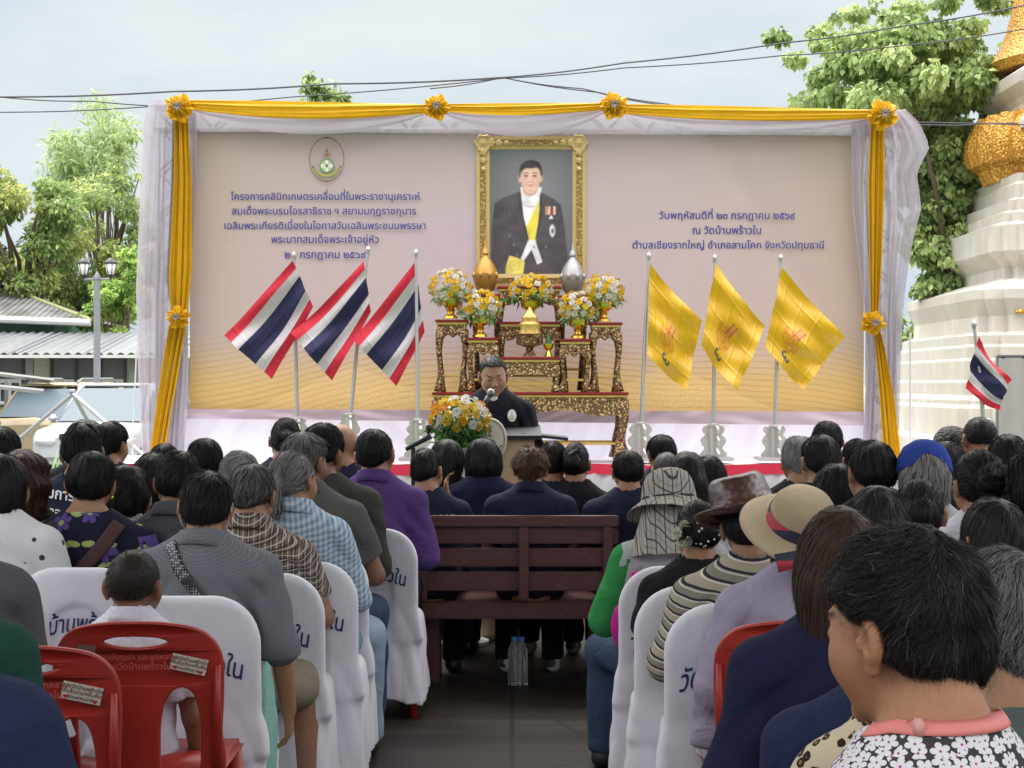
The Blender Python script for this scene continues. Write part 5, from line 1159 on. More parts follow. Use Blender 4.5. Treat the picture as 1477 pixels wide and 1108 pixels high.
# ------------------------------------------------------------------ altar tables
CARV = M('carved gilt wood with red inlay', (.5, .35, .1), .4, .35, .5); cv = CARV.voro(42.); cv2 = CARV.voro(14.); cn = CARV.noise(90, detail=3)
cc = CARV.mix((cv * 1.35 + cn * .3).step(.3, .85), (.58, .42, .17), (.13, .065, .03)); cc = CARV.mix(cv2.lt(.24), cc, CARV.mix(cn, (.15, .010, .010), (.08, .005, .005))); CARV.col(cc); CARV.bump(cv, .9, .012)
REDL = plain('red lacquer', (.20, .012, .014), .35); GOLDL = plain('gold lacquer', (.60, .40, .12), .38, .45, var=.3, scale=40)
def altar_table(label, x0, x1, ytop, ybot, Yf, depth, name='altar_table', leg=.075, band=True, apron=.09, parts2=None, stretch=True):
    """carved table: front edge at distance Yf, pixel columns x0..x1, top and foot at pixel rows"""
    a, b = at(x0, ytop, Yf), at(x1, ybot, Yf); w, h = b.x - a.x, a.z - b.z; e = empty(name, ((a.x + b.x) / 2, Yf + depth / 2, b.z), label, 'table', 'carved gilt altar tables'); hw, hd = w / 2, depth / 2
    t = MB().box((0, 0, h - .012), (w + .03, depth + .03, .024), bev=.006); t.build('tabletop', REDL, e); MB().box((0, 0, h - .036), (w + .005, depth + .005, .022), bev=.004).build('gold_edge', GOLDL, e)
    zt = h - .048; bandh = .05 if band else 0.
    if band: MB().box((0, 0, zt - bandh / 2), (w - .01, depth - .01, bandh)).build('carved_band', CARV.m, e)
    zt -= bandh; n = 24; top = [(-hw, zt), (hw, zt)]; bot = []
    for i in range(n + 1):
        u = 1 - 2 * i / n; x = u * hw * .98; s_ = abs(u); bot.append((x, zt - apron * (.55 + .32 * math.cos(s_ * 3 * math.pi) * .5 + .62 * s_ ** 4)))
    ap = MB()
    ap.prism(top + bot, -hd, -hd + .02); ap.prism(top + bot, hd - .02, hd); ap.box((-hw + .01, 0, zt - apron * .4), (.02, depth - .05, apron * .8)); ap.box((hw - .01, 0, zt - apron * .4), (.02, depth - .05, apron * .8)); ap.build('apron', CARV.m, e)
    for sx in (-1, 1):
        for sy in (-1, 1):
            pts = []; rr = []
            for k in range(9):
                q = k / 8; z = zt * (1 - q); bul = leg * (.35 * math.sin(math.pi * min(1, q * 1.5)) * (1 - q) + .25 * max(0, q - .75) * 4 * .5); pts.append((sx * (hw - leg * .45 + bul), sy * (hd - leg * .45 + bul * .6), z)); rr.append(leg * (.62 - .34 * math.sin(math.pi * min(1, q * 1.05)) ** .8 + (.12 if q > .9 else 0)))
            MB().tube(pts, rr, 8).build('leg', CARV.m, e, smooth=True)
    if stretch:
        for sy in (-1, 1): MB().box((0, sy * (hd - leg * .5), h * .22), (w - leg, .022, .022), bev=.004).build('stretcher', GOLDL, e)
        for sx in (-1, 1): MB().box((sx * (hw - leg * .5), 0, h * .22), (.022, depth - leg, .022), bev=.004).build('stretcher', GOLDL, e)
    return e
BY = 662
base_z = at(0, BY, 15.3).z
altar_table('broad low carved gilt table carrying all the smaller tables', 625, 905, 566, 661.5, 15.25, .72, leg=.13, apron=.14)
altar_table('narrow carved gilt table at the far left of the altar', 630, 673, 461, 565, 15.34, .25)
altar_table('narrow lower carved gilt table second from the left of the altar', 674.5, 718, 487, 565, 15.30, .25)
altar_table('narrow carved gilt table at the far right of the altar', 853, 896, 465, 565, 15.34, .25)
altar_table('narrow lower carved gilt table second from the right of the altar', 808, 851, 489, 565, 15.30, .25)
altar_table('low front centre carved gilt table behind the speaker', 722, 807, 515, 565, 15.28, .17, apron=.1)
altar_table('middle height centre carved gilt table bearing the middle flowers', 721, 807.5, 464, 564, 15.47, .15)
altar_table('tallest carved gilt table at the back centre, under the portrait', 719, 808, 413, 563, 15.66, .14)
altar_table('slim back table carrying the gold urn', 683, 719, 424, 563, 15.62, .2)
altar_table('slim back table carrying the silver urn', 808.5, 845, 426, 563, 15.62, .2)
# vessels and flowers
VES = M('polished gold bowl', (.80, .44, .06), .22, .85).m; SILVES = plain('silver urn metal', (.24, .22, .21), .45, .5, var=.25, scale=30)
ROSE = vcol('petal', .7, .2, translucent=.25); GREENL = plain('green leaf', (.045, .11, .03), .6, var=.4)
def petals_ball(c, r, n, cols, seed, flower=.026, squash=.75, up=True):
    """dome of small layered flowers; returns verts, faces, colours"""
    rs = np.random.RandomState(seed); v, f, col = [], [], []; i = 0; pts = []
    while len(pts) < n and i < 6000:
        i += 1; d = rs.normal(size=3); d /= np.linalg.norm(d)
        if up and d[2] < -.35: continue
        if all(np.linalg.norm(d - q) > 1.55 * flower / max(r) for q in pts): pts.append(d)
    for d in pts:
        p = np.array(c) + d * np.array(r) * rs.uniform(.93, 1.05); cl = np.array(cols[rs.randint(len(cols))]); a = np.cross(d, (0, .1, 1)); a /= np.linalg.norm(a) + 1e-6; b = np.cross(d, a)
        for ring, (rr, lift, m_) in enumerate(((flower, 0., 7), (flower * .72, flower * .35, 6), (flower * .42, flower * .6, 5))):
            for k in range(m_):
                t = 2 * math.pi * (k + .5 * ring) / m_ + rs.uniform(-.2, .2); w_ = math.pi / m_ * 1.15; o = len(v)
                def pt(rad, an, h_): return p + (a * math.cos(an) + b * math.sin(an)) * rad + d * h_
                v += [pt(rr * .15, t, lift), pt(rr * .75, t - w_, lift + flower * .28), pt(rr * 1.02, t, lift + flower * .2), pt(rr * .75, t + w_, lift + flower * .28)]; f.append([o, o + 1, o + 2, o + 3]); s_ = rs.uniform(.8, 1.1) * (1 - .12 * ring); col += [cl * s_ * .75, cl * s_, cl * s_ * 1.05, cl * s_]
    return v, f, col
YC = [(.80, .50, .015), (.80, .56, .03), (.78, .48, .01), (.76, .72, .62), (.74, .70, .6)]
def bowl_flowers(label, px, ytop_bowl, ybase, yflow, w_px, Y, seed):
    b = at(px, ybase, Y); e = empty('flower_bowl', b, label, 'flower bowl', 'gold bowls of yellow and white flowers'); k = Y / F; h = (ybase - ytop_bowl) * k; r = .5 * 28 * k
    MB().lathe([(0, 0), (r * .78, 0), (r * .72, .02), (r * .42, h * .22), (r * .36, h * .34), (r * .5, h * .42), (r * .36, h * .5), (r * .55, h * .56), (r * .95, h * .66), (r * 1.05, h * .97), (r * 1.1, h), (r * .95, h), (r * .9, h * .75), (0, h * .7)], n=28).build('bowl', VES, e, auto=True)
    c = (0, 0, h + (ytop_bowl - yflow) * k * .35); rr = w_px * k / 2; v, f, col = petals_ball(c, (rr, rr * .85, (ytop_bowl - yflow) * k * .68), 60, YC, seed, .034)
    mesh_np('flowers', np.array(v), np.array(f), ROSE, e, True, np.array(col))
    lv, lf, lc = leaves([((0, 0, h + .02), (rr * 1.05, rr * .9, .06))], 150, .075, [(.03, .08, .02), (.05, .11, .03), (.1, .14, .06)], seed, .1, .4); mesh_np('leaves', lv, lf, LEAF, e, False, lc)
    lv, lf, lc = leaves([(c, (rr * .99, rr * .85, (ytop_bowl - yflow) * k * .62))], 110, .03, [(.5, .5, .46), (.6, .58, .5), (.1, .16, .05)], seed + 5, .0, .5); mesh_np('filler_sprigs', lv, lf, LEAF, e, False, lc)
bowl_flowers('yellow and white flower bowl on the far left altar table', 650, 431, 459.5, 392, 58, 15.45, 1); bowl_flowers('yellow and white flower bowl on the second altar table from the left', 692, 457, 486, 421, 58, 15.41, 2)
bowl_flowers('yellow and white flower bowl on the centre altar table', 765, 434, 463, 399, 60, 15.53, 3); bowl_flowers('yellow and white flower bowl on the second altar table from the right', 834, 460, 488, 424, 56, 15.41, 4); bowl_flowers('yellow and white flower bowl on the far right altar table', 870, 436, 464, 399, 56, 15.45, 5)
def urn(px, ytop, ybase, mat, label, trim):
    Y = 15.7; b = at(px, ybase, Y); k = Y / F; e = empty('lidded_urn', b, label, 'urn', 'lidded urns beside the portrait'); h = (ybase - ytop) * k; r = 17.5 * k
    MB().lathe([(0, 0), (r * .6, 0), (r * .62, .03 * h), (r * .8, .1 * h), (r * .98, .24 * h), (r, .3 * h), (r * .96, .36 * h)], n=28).build('bowl', mat, e, auto=True)
    MB().lathe([(r * .97, .36 * h), (r * .9, .42 * h), (r * .72, .52 * h), (r * .45, .62 * h), (r * .26, .67 * h), (r * .22, .7 * h), (r * .3, .73 * h), (r * .24, .79 * h), (r * .08, .85 * h), (r * .05, .95 * h), (0, h)], n=28, scallop=.03, lobes=12).build('lid', trim, e, auto=True)
    mb = MB(); 
    for a in range(8): t = a * math.pi / 4 + math.pi / 8; mb.add(*(lambda q: ([(x + r * .99 * math.cos(t), y + r * .99 * math.sin(t), z + .33 * h) for x, y, z in q.v], q.f))(MB().lathe([(0, -.03), (.016, -.015), (.02, 0), (.014, .018), (0, .035)], n=8)))
    mb.build('bosses', trim, e, auto=True)
urn(700, 345, 423, plain('gold urn metal', (.30, .15, .04), .45, .5, var=.25, scale=30), 'gold lidded urn with spire left of the portrait', plain('gold lid', (.42, .22, .05), .45, .5, var=.4, scale=60)); urn(826, 348, 425, SILVES, 'silver lidded urn with spire right of the portrait', plain('silver lid', (.30, .29, .29), .45, .5, var=.4, scale=60))
b = at(764, 514, 15.36); e = empty('offering_tray', b, 'tiered gold footed tray at the centre of the altar', 'tray'); k = 15.36 / F
MB().lathe([(0, 0), (20 * k * .5, 0), (.05, .02), (.03, 8 * k), (.035, 13 * k), (18 * k, 17 * k), (19 * k, 19 * k), (18.5 * k, 30 * k), (20 * k, 32 * k), (17 * k, 33 * k), (0, 33 * k)], n=40, scallop=.03, lobes=20).build('tray', CARV.m, e, auto=True)
MB().lathe([(15 * k, 33 * k), (13 * k, 40 * k), (15 * k, 46 * k), (10 * k, 50 * k), (11 * k, 56 * k), (6 * k, 62 * k), (0, 72 * k)], n=30, scallop=.06, lobes=10).build('tiered_cover', GOLDL, e, auto=True)
b = at(791, 514, 15.36); e = empty('candle_stand', b, 'small gold stand with green folded leaf beside the tray', 'stand'); MB().lathe([(0, 0), (7 * k, 0), (5 * k, 3 * k), (3 * k, 8 * k), (7 * k, 13 * k), (8 * k, 18 * k), (0, 18 * k)], n=20).build('cup', VES, e, auto=True); MB().lathe([(5 * k, 17 * k), (4 * k, 24 * k), (2 * k, 30 * k), (0, 38 * k)], n=10).build('leaf_cone', GREENL, e, auto=True)
# ------------------------------------------------------------------ podium, its flowers and microphones
pd = empty('podium', (at(731, 0, 9.25).x, 9.25, 0), 'light wood podium with round crest plate in front of the speaker', 'podium'); kp = 9.25 / F
zt = at(0, 628, 9.25).z; WOOD = plain('light podium wood', (.62, .46, .29), .5, var=.15, scale=8); hw = 40 * kp
MB().box((0, .2, zt / 2), (hw * 2, .4, zt), bev=.01).build('box', WOOD, pd); MB().box((0, .18, zt + .012), (hw * 2 + .08, .46, .024), rx=R(6)).build('top_board', BLK, pd)
MB().box((hw + .06, .2, zt - .01), (.26, .34, .016), ry=R(6)).build('side_tray', BLK, pd); MB().box((.07, -.012, zt * .38), (hw * 1.7, .024, zt * .55)).build('dark_panel', plain('dark panel', (.03, .03, .04), .5), pd)
C, A = emblem(110, srgb(150, 120, 60), srgb(222, 216, 204)); w_, h_ = 24 * kp, 30 * kp; cx_ = at(706, 0, 9.2).x - pd.location.x; cz_ = at(0, 634, 9.2).z
vp = MB(); q = MB().lathe([(0, .0), (1.0, .0), (1.05, .006), (1.05, .014), (1.0, .02), (0, .02)], n=48); vp.add([(cx_ + x * w_, -.06 - z, cz_ + y * h_) for x, y, z in q.v], q.f); pl = vp.build('crest_plate', plain('cream plate', (.62, .57, .48), .4), pd, auto=True)
cut_patch('crest', C, A, cx_ - w_ * .95, cx_ + w_ * .95, cz_ - h_ * .95, cz_ + h_ * .95, -.083, pl)
MB().tube([(cx_, -.05, cz_ - h_ * .9), (cx_, -.02, cz_ - h_ * .9 - .1), (cx_, .03, cz_ - h_ - .15)], .012).build('plate_bracket', BLK, pl)
fs_ = empty('flower_stand', (at(664, 0, 9.15).x, 9.15, 0), 'large orange yellow and white bouquet on a stand beside the podium', 'bouquet'); zb = at(0, 645, 9.15).z; kf = 9.15 / F
MB().lathe([(.16, 0), (.16, .02), (.03, .05), (.025, zb - .08), (.12, zb - .02), (.13, zb), (.0, zb - .01)], n=20).build('stand', WHT, fs_, auto=True)
zc = at(0, 606, 9.15).z; v, f, col = petals_ball((0, 0, zc), (40 * kf, 36 * kf, 31 * kf), 90, [(.80, .42, .01), (.80, .30, .01), (.80, .55, .04), (.80, .58, .08), (.78, .76, .70), (.78, .76, .72), (.8, .50, .03)], 9, .031); mesh_np('flowers', np.array(v), np.array(f), ROSE, fs_, True, np.array(col))
lv, lf, lc = leaves([((0, 0, zb + .02), (.14, .12, .10)), ((0, 0, zc - .03), (39 * kf, 34 * kf, 28 * kf))], 900, .06, [(.03, .08, .02), (.05, .12, .03), (.09, .17, .05)], 10, .3, .35); mesh_np('leaves', lv, lf, LEAF, fs_, False, lc)
lv, lf, lc = leaves([((0, 0, zc), (41 * kf, 37 * kf, 31 * kf))], 260, .02, [(.7, .7, .66), (.62, .6, .5)], 12, .0, .6); mesh_np('filler_sprigs', lv, lf, LEAF, fs_, False, lc)
mc = empty('microphone', (at(694, 0, 9.35).x, 9.35, zt + .02), 'black gooseneck microphone held up to the speaker', 'microphone'); o0 = np.array(mc.location); tip = P3(708, 567, 9.42) - o0; b_ = P3(697, 585, 9.38) - o0
MB().tube([(0, 0, 0), (-.01, 0, .08), b_ - np.array((.01, 0, .03)), b_], .008, 8).build('gooseneck', BLK, mc, smooth=True); MB().tube([b_ - np.array((.01, 0, .015)), b_ * .3 + tip * .7], [.012, .017]).build('handle', BLK, mc, smooth=True)
v, q = surface(lambda P: ell(P, tip, (.026, .026, .026)), tip - .05, tip + .05, .005); mesh_np('grille', v, q, plain('mic grille', (.22, .22, .23), .35, .7), mc)
m2 = empty('microphone_stand', (at(596, 0, 8.9).x, 8.9, 0), 'black boom microphone on a stand left of the bouquet', 'microphone stand'); o0 = np.array(m2.location)
MB().tube([(0, 0, .02), P3(596, 646, 8.9) - o0], .012).lathe([(.13, 0), (.13, .02), (.02, .03)], n=20).build('stand', BLK, m2, auto=True); MB().tube([P3(586, 648, 8.9) - o0, P3(621, 629, 8.85) - o0], [.012, .016]).build('boom', BLK, m2, smooth=True)
v, q = surface(lambda P: ell(P, P3(619, 617, 8.85) - o0, (.02, .02, .022)), P3(619, 617, 8.85) - o0 - .05, P3(619, 617, 8.85) - o0 + .05, .006); mesh_np('foam_head', v, q, BLK, m2)
MB().tube([P3(619, 620, 8.85) - o0, P3(617, 632, 8.86) - o0], .008).build('neck', BLK, m2)
# ------------------------------------------------------------------ seats
def wave_fab(name, c, rough=.9, var=.12, bump=.5, bs=180):
    m = M(name, c, rough, 0, .15); n = m.noise(7, detail=4); m.col(m.mix(n, [q * (1 - var) for q in c], [min(1, q * (1 + var)) for q in c])); m.bump(m.noise(bs * 3, detail=2) * .12 + m.noise(9, detail=3, dist=.9) * 2.5, bump, .014); return m.m
COVER = M('white chair cover', (.62, .60, .66), .8, 0, .2); cf = COVER.noise(9, detail=4); COVER.col(COVER.mix(cf, (.62, .60, .65), (.73, .71, .76))); COVER.bump(COVER.noise(5, COVER.vec(*(lambda q: (q[0] * 6., q[1] * 6., q[2] * 1.2))(COVER.xyz())), 3) + COVER.noise(16, detail=3, dist=1.2) * .3, .28, .012)
REDP = M('red plastic', (.42, .02, .015), .35, 0, .4); rn = REDP.noise(4, detail=6); REDP.col(REDP.mix(rn.step(.3, .75), (.36, .030, .020), (.25, .016, .012))); REDP.bump(REDP.noise(220, detail=2), .06, .002); REDP.rough(rn * .3 + .25)
NAVYT = plain('navy lettering', (.03, .035, .13), .6, var=.03); WHITET = plain('white lettering', (.62, .62, .62), .7, var=.03)
def cover_fn(P, seed=0):
    x, y, z = P[:, 0], P[:, 1], P[:, 2]; t = np.clip((z - .42) / .4, -.2, 1.2); yb = -.20 - .075 * t
    w = .212 + 0 * t ; top = .825; r = .14
    qx = np.abs(x) - (w - r); qz = z - (top - r); c = np.where((qx > 0) & (qz > 0), np.hypot(np.maximum(qx, 0), np.maximum(qz, 0)) - r, np.maximum(np.abs(x) - w, z - top))
    back = smax(c, np.abs(y - yb) - .024, .022); back = smax(back, .36 - z, .01)
    # arched panel pressed in by the chair shell below the cloth
    qx2 = np.abs(x) - .03; qz2 = z - .60; arch = np.where(qz2 > 0, np.hypot(x / .105, qz2 / .10) - 1, np.abs(x) / .105 - 1) * .1
    back = back + .012 * np.clip(-arch / .02 + .3, 0, 1) * (y < yb)
    hem = .075 + .02 * np.sin(x * 14 + 1) + .035 * (y + .2); s = np.clip((.43 - z) / .4, 0, 1); ww = .215 + .022 * s; dd = .215 + .02 * s
    an = np.arctan2(y, x); fold = .010 * s * np.sin(an * 13 + 2 * np.sin(an * 3 + seed)) + .004 * np.sin(an * 29) * s
    sk = smax(smax(np.abs(x) - ww, np.abs(y + .0) - dd, .05) + fold, z - .435, .05); sk = smax(sk, hem - z, .004)
    d = su(back, sk, .06)
    return d + .0032 * (1 - 2 * np.abs(np.sin((x * 1.5 + z * .7) * 20 + 2.2 * wob(P, 8, 3)))) * np.clip((.56 - z) * 5, 0, 1) + .0008 * wob(P, 40, 5)
_cv = surface(cover_fn, (-.3, -.36, 0), (.3, .3, .88), .010)
_tv, _tf = lettering('วัดบ้านพร้าวใน', 1., .012, .22); _tv = _tv * (.335 / np.ptp(_tv[:, 0])) * np.array([1, 1, 1.45]); _tv[:, 0] -= _tv[:, 0].mean()
_ty, _ok = drape_back(cover_fn, _tv[:, 0].astype(np.float32), (_tv[:, 2] + .585 + .10 * np.cos(_tv[:, 0] * 5) - .08).astype(np.float32), -.45, .002)
_tf = [q for q in _tf if np.ptp(_ty[list(q)]) < .012 and all(_ok[k] for k in q)]
_tv = np.stack([_tv[:, 0], _ty - .001, _tv[:, 2] + .585 + .10 * np.cos(_tv[:, 0] * 5) - .08], 1)
def _cover_proto():
    e = empty('covered_chair', (0, 0, 0), 'x', 'chair'); mesh_np('cover', _cv[0], _cv[1], COVER.m, e); mesh_np('lettering', _tv, _tf, NAVYT, e, False)
    for sx in (-1, 1):
        for sy in (-1, 1): MB().tube([(sx * .17, sy * .16, .3), (sx * .19, sy * .18, .0)], [.022, .019], 8).build('leg', REDP.m, e, smooth=True)
    return e
CH0 = _cover_proto(); _first = [True]
def covered_chair(label, px, Y, rz=0.):
    c = CH0 if _first[0] else copy_tree(CH0); _first[0] = False
    c.location = (at(px, 0, Y).x, Y + .25, 0); c.rotation_euler = (0, 0, R(rz)); tag(c, label, 'chair', 'chairs under white fitted covers'); return c
def plate(name, outer, holes, y, thick, mat, parent, tilt=0., z0=0., bev=.006):
    cu = bpy.data.curves.new(name, 'CURVE'); cu.dimensions = '2D'; cu.fill_mode = 'BOTH'; cu.extrude = thick / 2 - bev; cu.bevel_depth = bev; cu.bevel_resolution = 2
    for l in [outer] + holes:
        s = cu.splines.new('POLY'); s.points.add(len(l) - 1); s.use_cyclic_u = True
        for p, q in zip(s.points, l): p.co = (q[0], q[1], 0, 1)
    ob = bpy.data.objects.new(name, cu); COL.objects.link(ob); bpy.context.view_layer.update(); dg = bpy.context.evaluated_depsgraph_get(); me = ob.evaluated_get(dg).to_mesh()
    v = np.array([p.co[:] for p in me.vertices]); f = [list(p.vertices) for p in me.polygons]; bpy.data.objects.remove(ob); bpy.data.curves.remove(cu)
    x, z, t = v[:, 0], v[:, 1], v[:, 2]; yy = y - t + (z - z0) * -tilt + .03 * (np.abs(x) / .2) ** 2
    o = mesh_np(name, np.stack([x, yy, z], 1), f, mat, parent, False); bm = bmesh.new(); bm.from_mesh(o.data); bmesh.ops.remove_doubles(bm, verts=bm.verts, dist=.0005); bmesh.ops.recalc_face_normals(bm, faces=bm.faces)
    for e in bm.edges:
        if len(e.link_faces) == 2 and e.calc_face_angle(0) > R(40): e.smooth = False
    for f_ in bm.faces: f_.smooth = True
    bm.to_mesh(o.data); bm.free(); return o
def arc_poly(pts, n=8):
    """closed Catmull-Rom through pts"""
    out = []; N_ = len(pts)
    for i in range(N_):
        p0, p1, p2, p3 = [np.array(pts[(i + k - 1) % N_], float) for k in range(4)]
        for t in np.linspace(0, 1, n, endpoint=False): out.append(tuple(.5 * (2 * p1 + (p2 - p0) * t + (2 * p0 - 5 * p1 + 4 * p2 - p3) * t * t + (3 * p1 - p0 - 3 * p2 + p3) * t ** 3)))
    return out
STICK = plain('paper sticker', (.52, .47, .40), .6, var=.1, scale=30); BROWNT = plain('brown print', (.12, .05, .04), .7); FADET = plain('faded print', (.44, .10, .085), .7)
def red_chair(label, px, Y, rz=0.):
    e = empty('red_chair', (at(px, 0, Y).x, Y + .22, 0), label, 'chair', 'red plastic chairs', R(rz))
    outer = arc_poly([(-.195, .42), (-.205, .55), (-.212, .68), (-.205, .755), (-.165, .805), (-.09, .825), (0, .83), (.09, .825), (.165, .805), (.205, .755), (.212, .68), (.205, .55), (.195, .42), (0, .415)])
    slot = arc_poly([(-.09, .782), (-.06, .798), (0, .802), (.06, .798), (.09, .782), (.06, .768), (0, .762), (-.06, .768)])
    hole = [(.056, .44), (.050, .52), (.058, .60), (.080, .65), (.115, .668), (.148, .645), (.163, .58), (.163, .50), (.155, .44), (.11, .432)]
    holes = [slot, arc_poly(hole), arc_poly([(-x, z) for x, z in hole])]
    b = plate('backrest', outer, holes, -.20, .022, REDP.m, e, .14, .42)
    def on_back(x, z): return -.20 - .0135 + (z - .42) * -.14 + .03 * (abs(x) / .2) ** 2
    for sx in ((.135,) if True else ()):
        pts = [(-.045, -.02), (.045, -.02), (.045, .022), (-.045, .022)]; t = -.26; q = [(sx + x * math.cos(t) - z * math.sin(t), .722 + x * math.sin(t) + z * math.cos(t)) for x, z in pts]
        st = MB().add([(x, on_back(x, z) - .0012, z) for x, z in q], [[0, 1, 2, 3]]).build('sticker', STICK, b)
        for s, dz, sz in (('ของวัดบ้านพร้าวใน', .009, .0125), ('ใช้แล้วนำมาเก็บคืน', -.003, .0125), ('ขอบคุณมาก', -.015, .0125)):
            v, f = lettering(s, sz, .02); xx = sx + v[:, 0] * math.cos(t) - (v[:, 2] + dz) * math.sin(t); zz_ = .722 + v[:, 0] * math.sin(t) + (v[:, 2] + dz) * math.cos(t)
            mesh_np('lettering', np.stack([xx, [on_back(a, c) - .0024 for a, c in zip(xx, zz_)], zz_], 1), f, BROWNT, st, False)
        mb = MB()
        for dx in (-.033, .033):
            hx, hz = sx + dx * math.cos(t) + .013 * math.sin(t), .722 + dx * math.sin(t) - .013 * math.cos(t); hp = [(hx + .006 * (16 * math.sin(a) ** 3) / 16, hz + .006 * (13 * math.cos(a) - 5 * math.cos(2 * a) - 2 * math.cos(3 * a)) / 16) for a in np.linspace(0, 6.28, 18, endpoint=False)]
            mb.add([(x, on_back(x, z) - .0022, z) for x, z in hp], [list(range(18))])
        mb.build('printed_hearts', plain('red print', (.4, .02, .03), .6), st)
    for s, z, sz in (('คุณแม่บุญมา และลูกหลาน', .738, .021), ('ถวายวัดบ้านพร้าวใน', .712, .024)):
        v, f = lettering(s, sz, .004); xx, zz_ = v[:, 0] - .0, v[:, 2] + z; mesh_np('lettering', np.stack([xx, [on_back(a, c) - .0014 for a, c in zip(xx, zz_)], zz_], 1), f, FADET, b, False)
    MB().box((-.125, on_back(-.125, .758) - .001, .758), (.045, .001, .034), ry=.1, rx=.14).build('worn_label', plain('worn label', (.16, .10, .09), .8, var=.6, scale=120), b)
    MB().box((0, .0, .425), (.41, .42, .03), bev=.014).build('seat', REDP.m, e, smooth=True)
    for sx in (-1, 1):
        for sy in (-1, 1): MB().tube([(sx * .175, sy * .18, .42), (sx * .215, sy * .22, 0)], [.026, .02], 8).build('leg', REDP.m, e, smooth=True)
        MB().tube([(sx * .2, -.2, .42), (sx * .205, -.225, .6), (sx * .208, -.235, .72)], [.014, .012, .008], 6).build('edge_rib', REDP.m, e, smooth=True)
    return e
BWOOD = M('dark stained bench wood', (.06, .022, .018), .42, 0, .45); X_, Y_, Z_ = BWOOD.xyz(); bnz = BWOOD.noise(6, BWOOD.vec(X_ * 1.2, Y_ * 12., Z_ * 14.), 5); wear = BWOOD.noise(22, BWOOD.vec(X_ * .5, Y_, Z_ * 2.), 4)
BWOOD.col(BWOOD.mix(wear.step(.63, .75) * .5, BWOOD.mix(bnz, (.058, .018, .016), (.105, .036, .031)), (.16, .10, .08))); BWOOD.bump(bnz, .2, .004)
def bench(label, Y, x0=-.47, x1=.50):
    e = empty('wooden_bench', ((x0 + x1) / 2, Y, 0), label, 'bench', 'dark wooden benches'); w = x1 - x0; s = F / Y
    def plank(nm, z0, z1, y, d): MB().box((0, y, (z0 + z1) / 2), (w, d, z1 - z0), bev=.006).build(nm, BWOOD.m, e)
    plank('top_rail', .772, .822, .0, .06)
    for z0, z1 in ((.69, .764), (.582, .668), (.468, .558)): plank('slat', z0, z1, .012, .024)
    plank('seat_board', .33, .408, .06, .05); MB().box((0, .28, .395), (w, .40, .03), bev=.005).build('seat', BWOOD.m, e)
    for px in (-w / 2 + .05, .04, w / 2 - .05): MB().box((px, -.004, .60), (.046, .05, .34), bev=.004).build('upright', BWOOD.m, e)
    for px in (-w / 2 + .09, w / 2 - .09):
        for y in (.22, .46): MB().box((px, y, .19), (.06, .06, .38), bev=.004).build('leg', BWOOD.m, e)
    return e
bench('dark wooden bench with slatted back facing away at the end of the aisle', 7.75)
bench('second dark wooden bench mostly hidden in front of the first bench', 8.72, -.35, .75)
# ------------------------------------------------------------------ cloth patterns
def gingham(name, a, b, f, mid=None):
    m = M(name, a, .9, 0, .12); X_, Y_, Z_ = m.xyz(); w = Z_ - Y_ * .8; u = X_ + Y_ * .3; gx = (u * f).frac().gt(.5); gz = (w * f).frac().gt(.5); mid = mid or [(p + q) / 2 for p, q in zip(a, b)]
    c = m.mix((gx + gz) * .5, a, b); m.col(c); m.bump(m.noise(260, detail=2) + m.noise(14, detail=3) * 2.5, .3, .005); return m.m
def plaid(name, base, l1, l2, f):
    m = M(name, base, .9, 0, .12); X_, Y_, Z_ = m.xyz(); w = Z_ - Y_ * .8; c = m.mix(.0, base, base)
    for v, k in ((X_, 1.), (w, 1.)):
        t = (v * f).frac(); c = m.mix(t.lt(.42) * .6, c, l1); c = m.mix(((t - .70).abs()).lt(.045) * .75, c, l2); c = m.mix(((t - .21).abs()).lt(.05) * .6, c, l2)
    m.col(c); m.bump(m.noise(260, detail=2) + m.noise(14, detail=3) * 2.5, .3, .005); return m.m
def windowpane(name, base, line, f, w=.12):
    m = M(name, base, .9, 0, .12); X_, Y_, Z_ = m.xyz(); v = Z_ - Y_ * .8; g = ((X_ * f).frac().lt(w)).max((v * f).frac().lt(w)); g2 = ((X_ * f + .5).frac().lt(w * .6)).max((v * f + .5).frac().lt(w * .6)) * .5
    m.col(m.mix(g.max(g2), base, line)); m.bump(m.noise(260, detail=2) + m.noise(14, detail=3) * 2.5, .3, .005); return m.m
def stripes(name):
    m = M(name, (.3, .26, .2), .9, 0, .12); X_, Y_, Z_ = m.xyz(); t = ((Z_ - Y_ * .45 + m.noise(3, detail=2) * .02) * 15.).frac(); c = m.mix(t.gt(.46), (.36, .31, .23), (.22, .195, .155)); c = m.mix(((t - .46).abs()).lt(.055), c, (.03, .03, .04)); c = m.mix(((t - .95).abs()).lt(.05), c, (.028, .028, .04)); c = m.mix(((t - .36).abs()).lt(.03), c, (.6, .56, .5)); c = m.mix(((t - .83).abs()).lt(.03), c, (.55, .5, .45))
    m.col(c); m.bump(m.noise(14, detail=3), .4, .01); return m.m
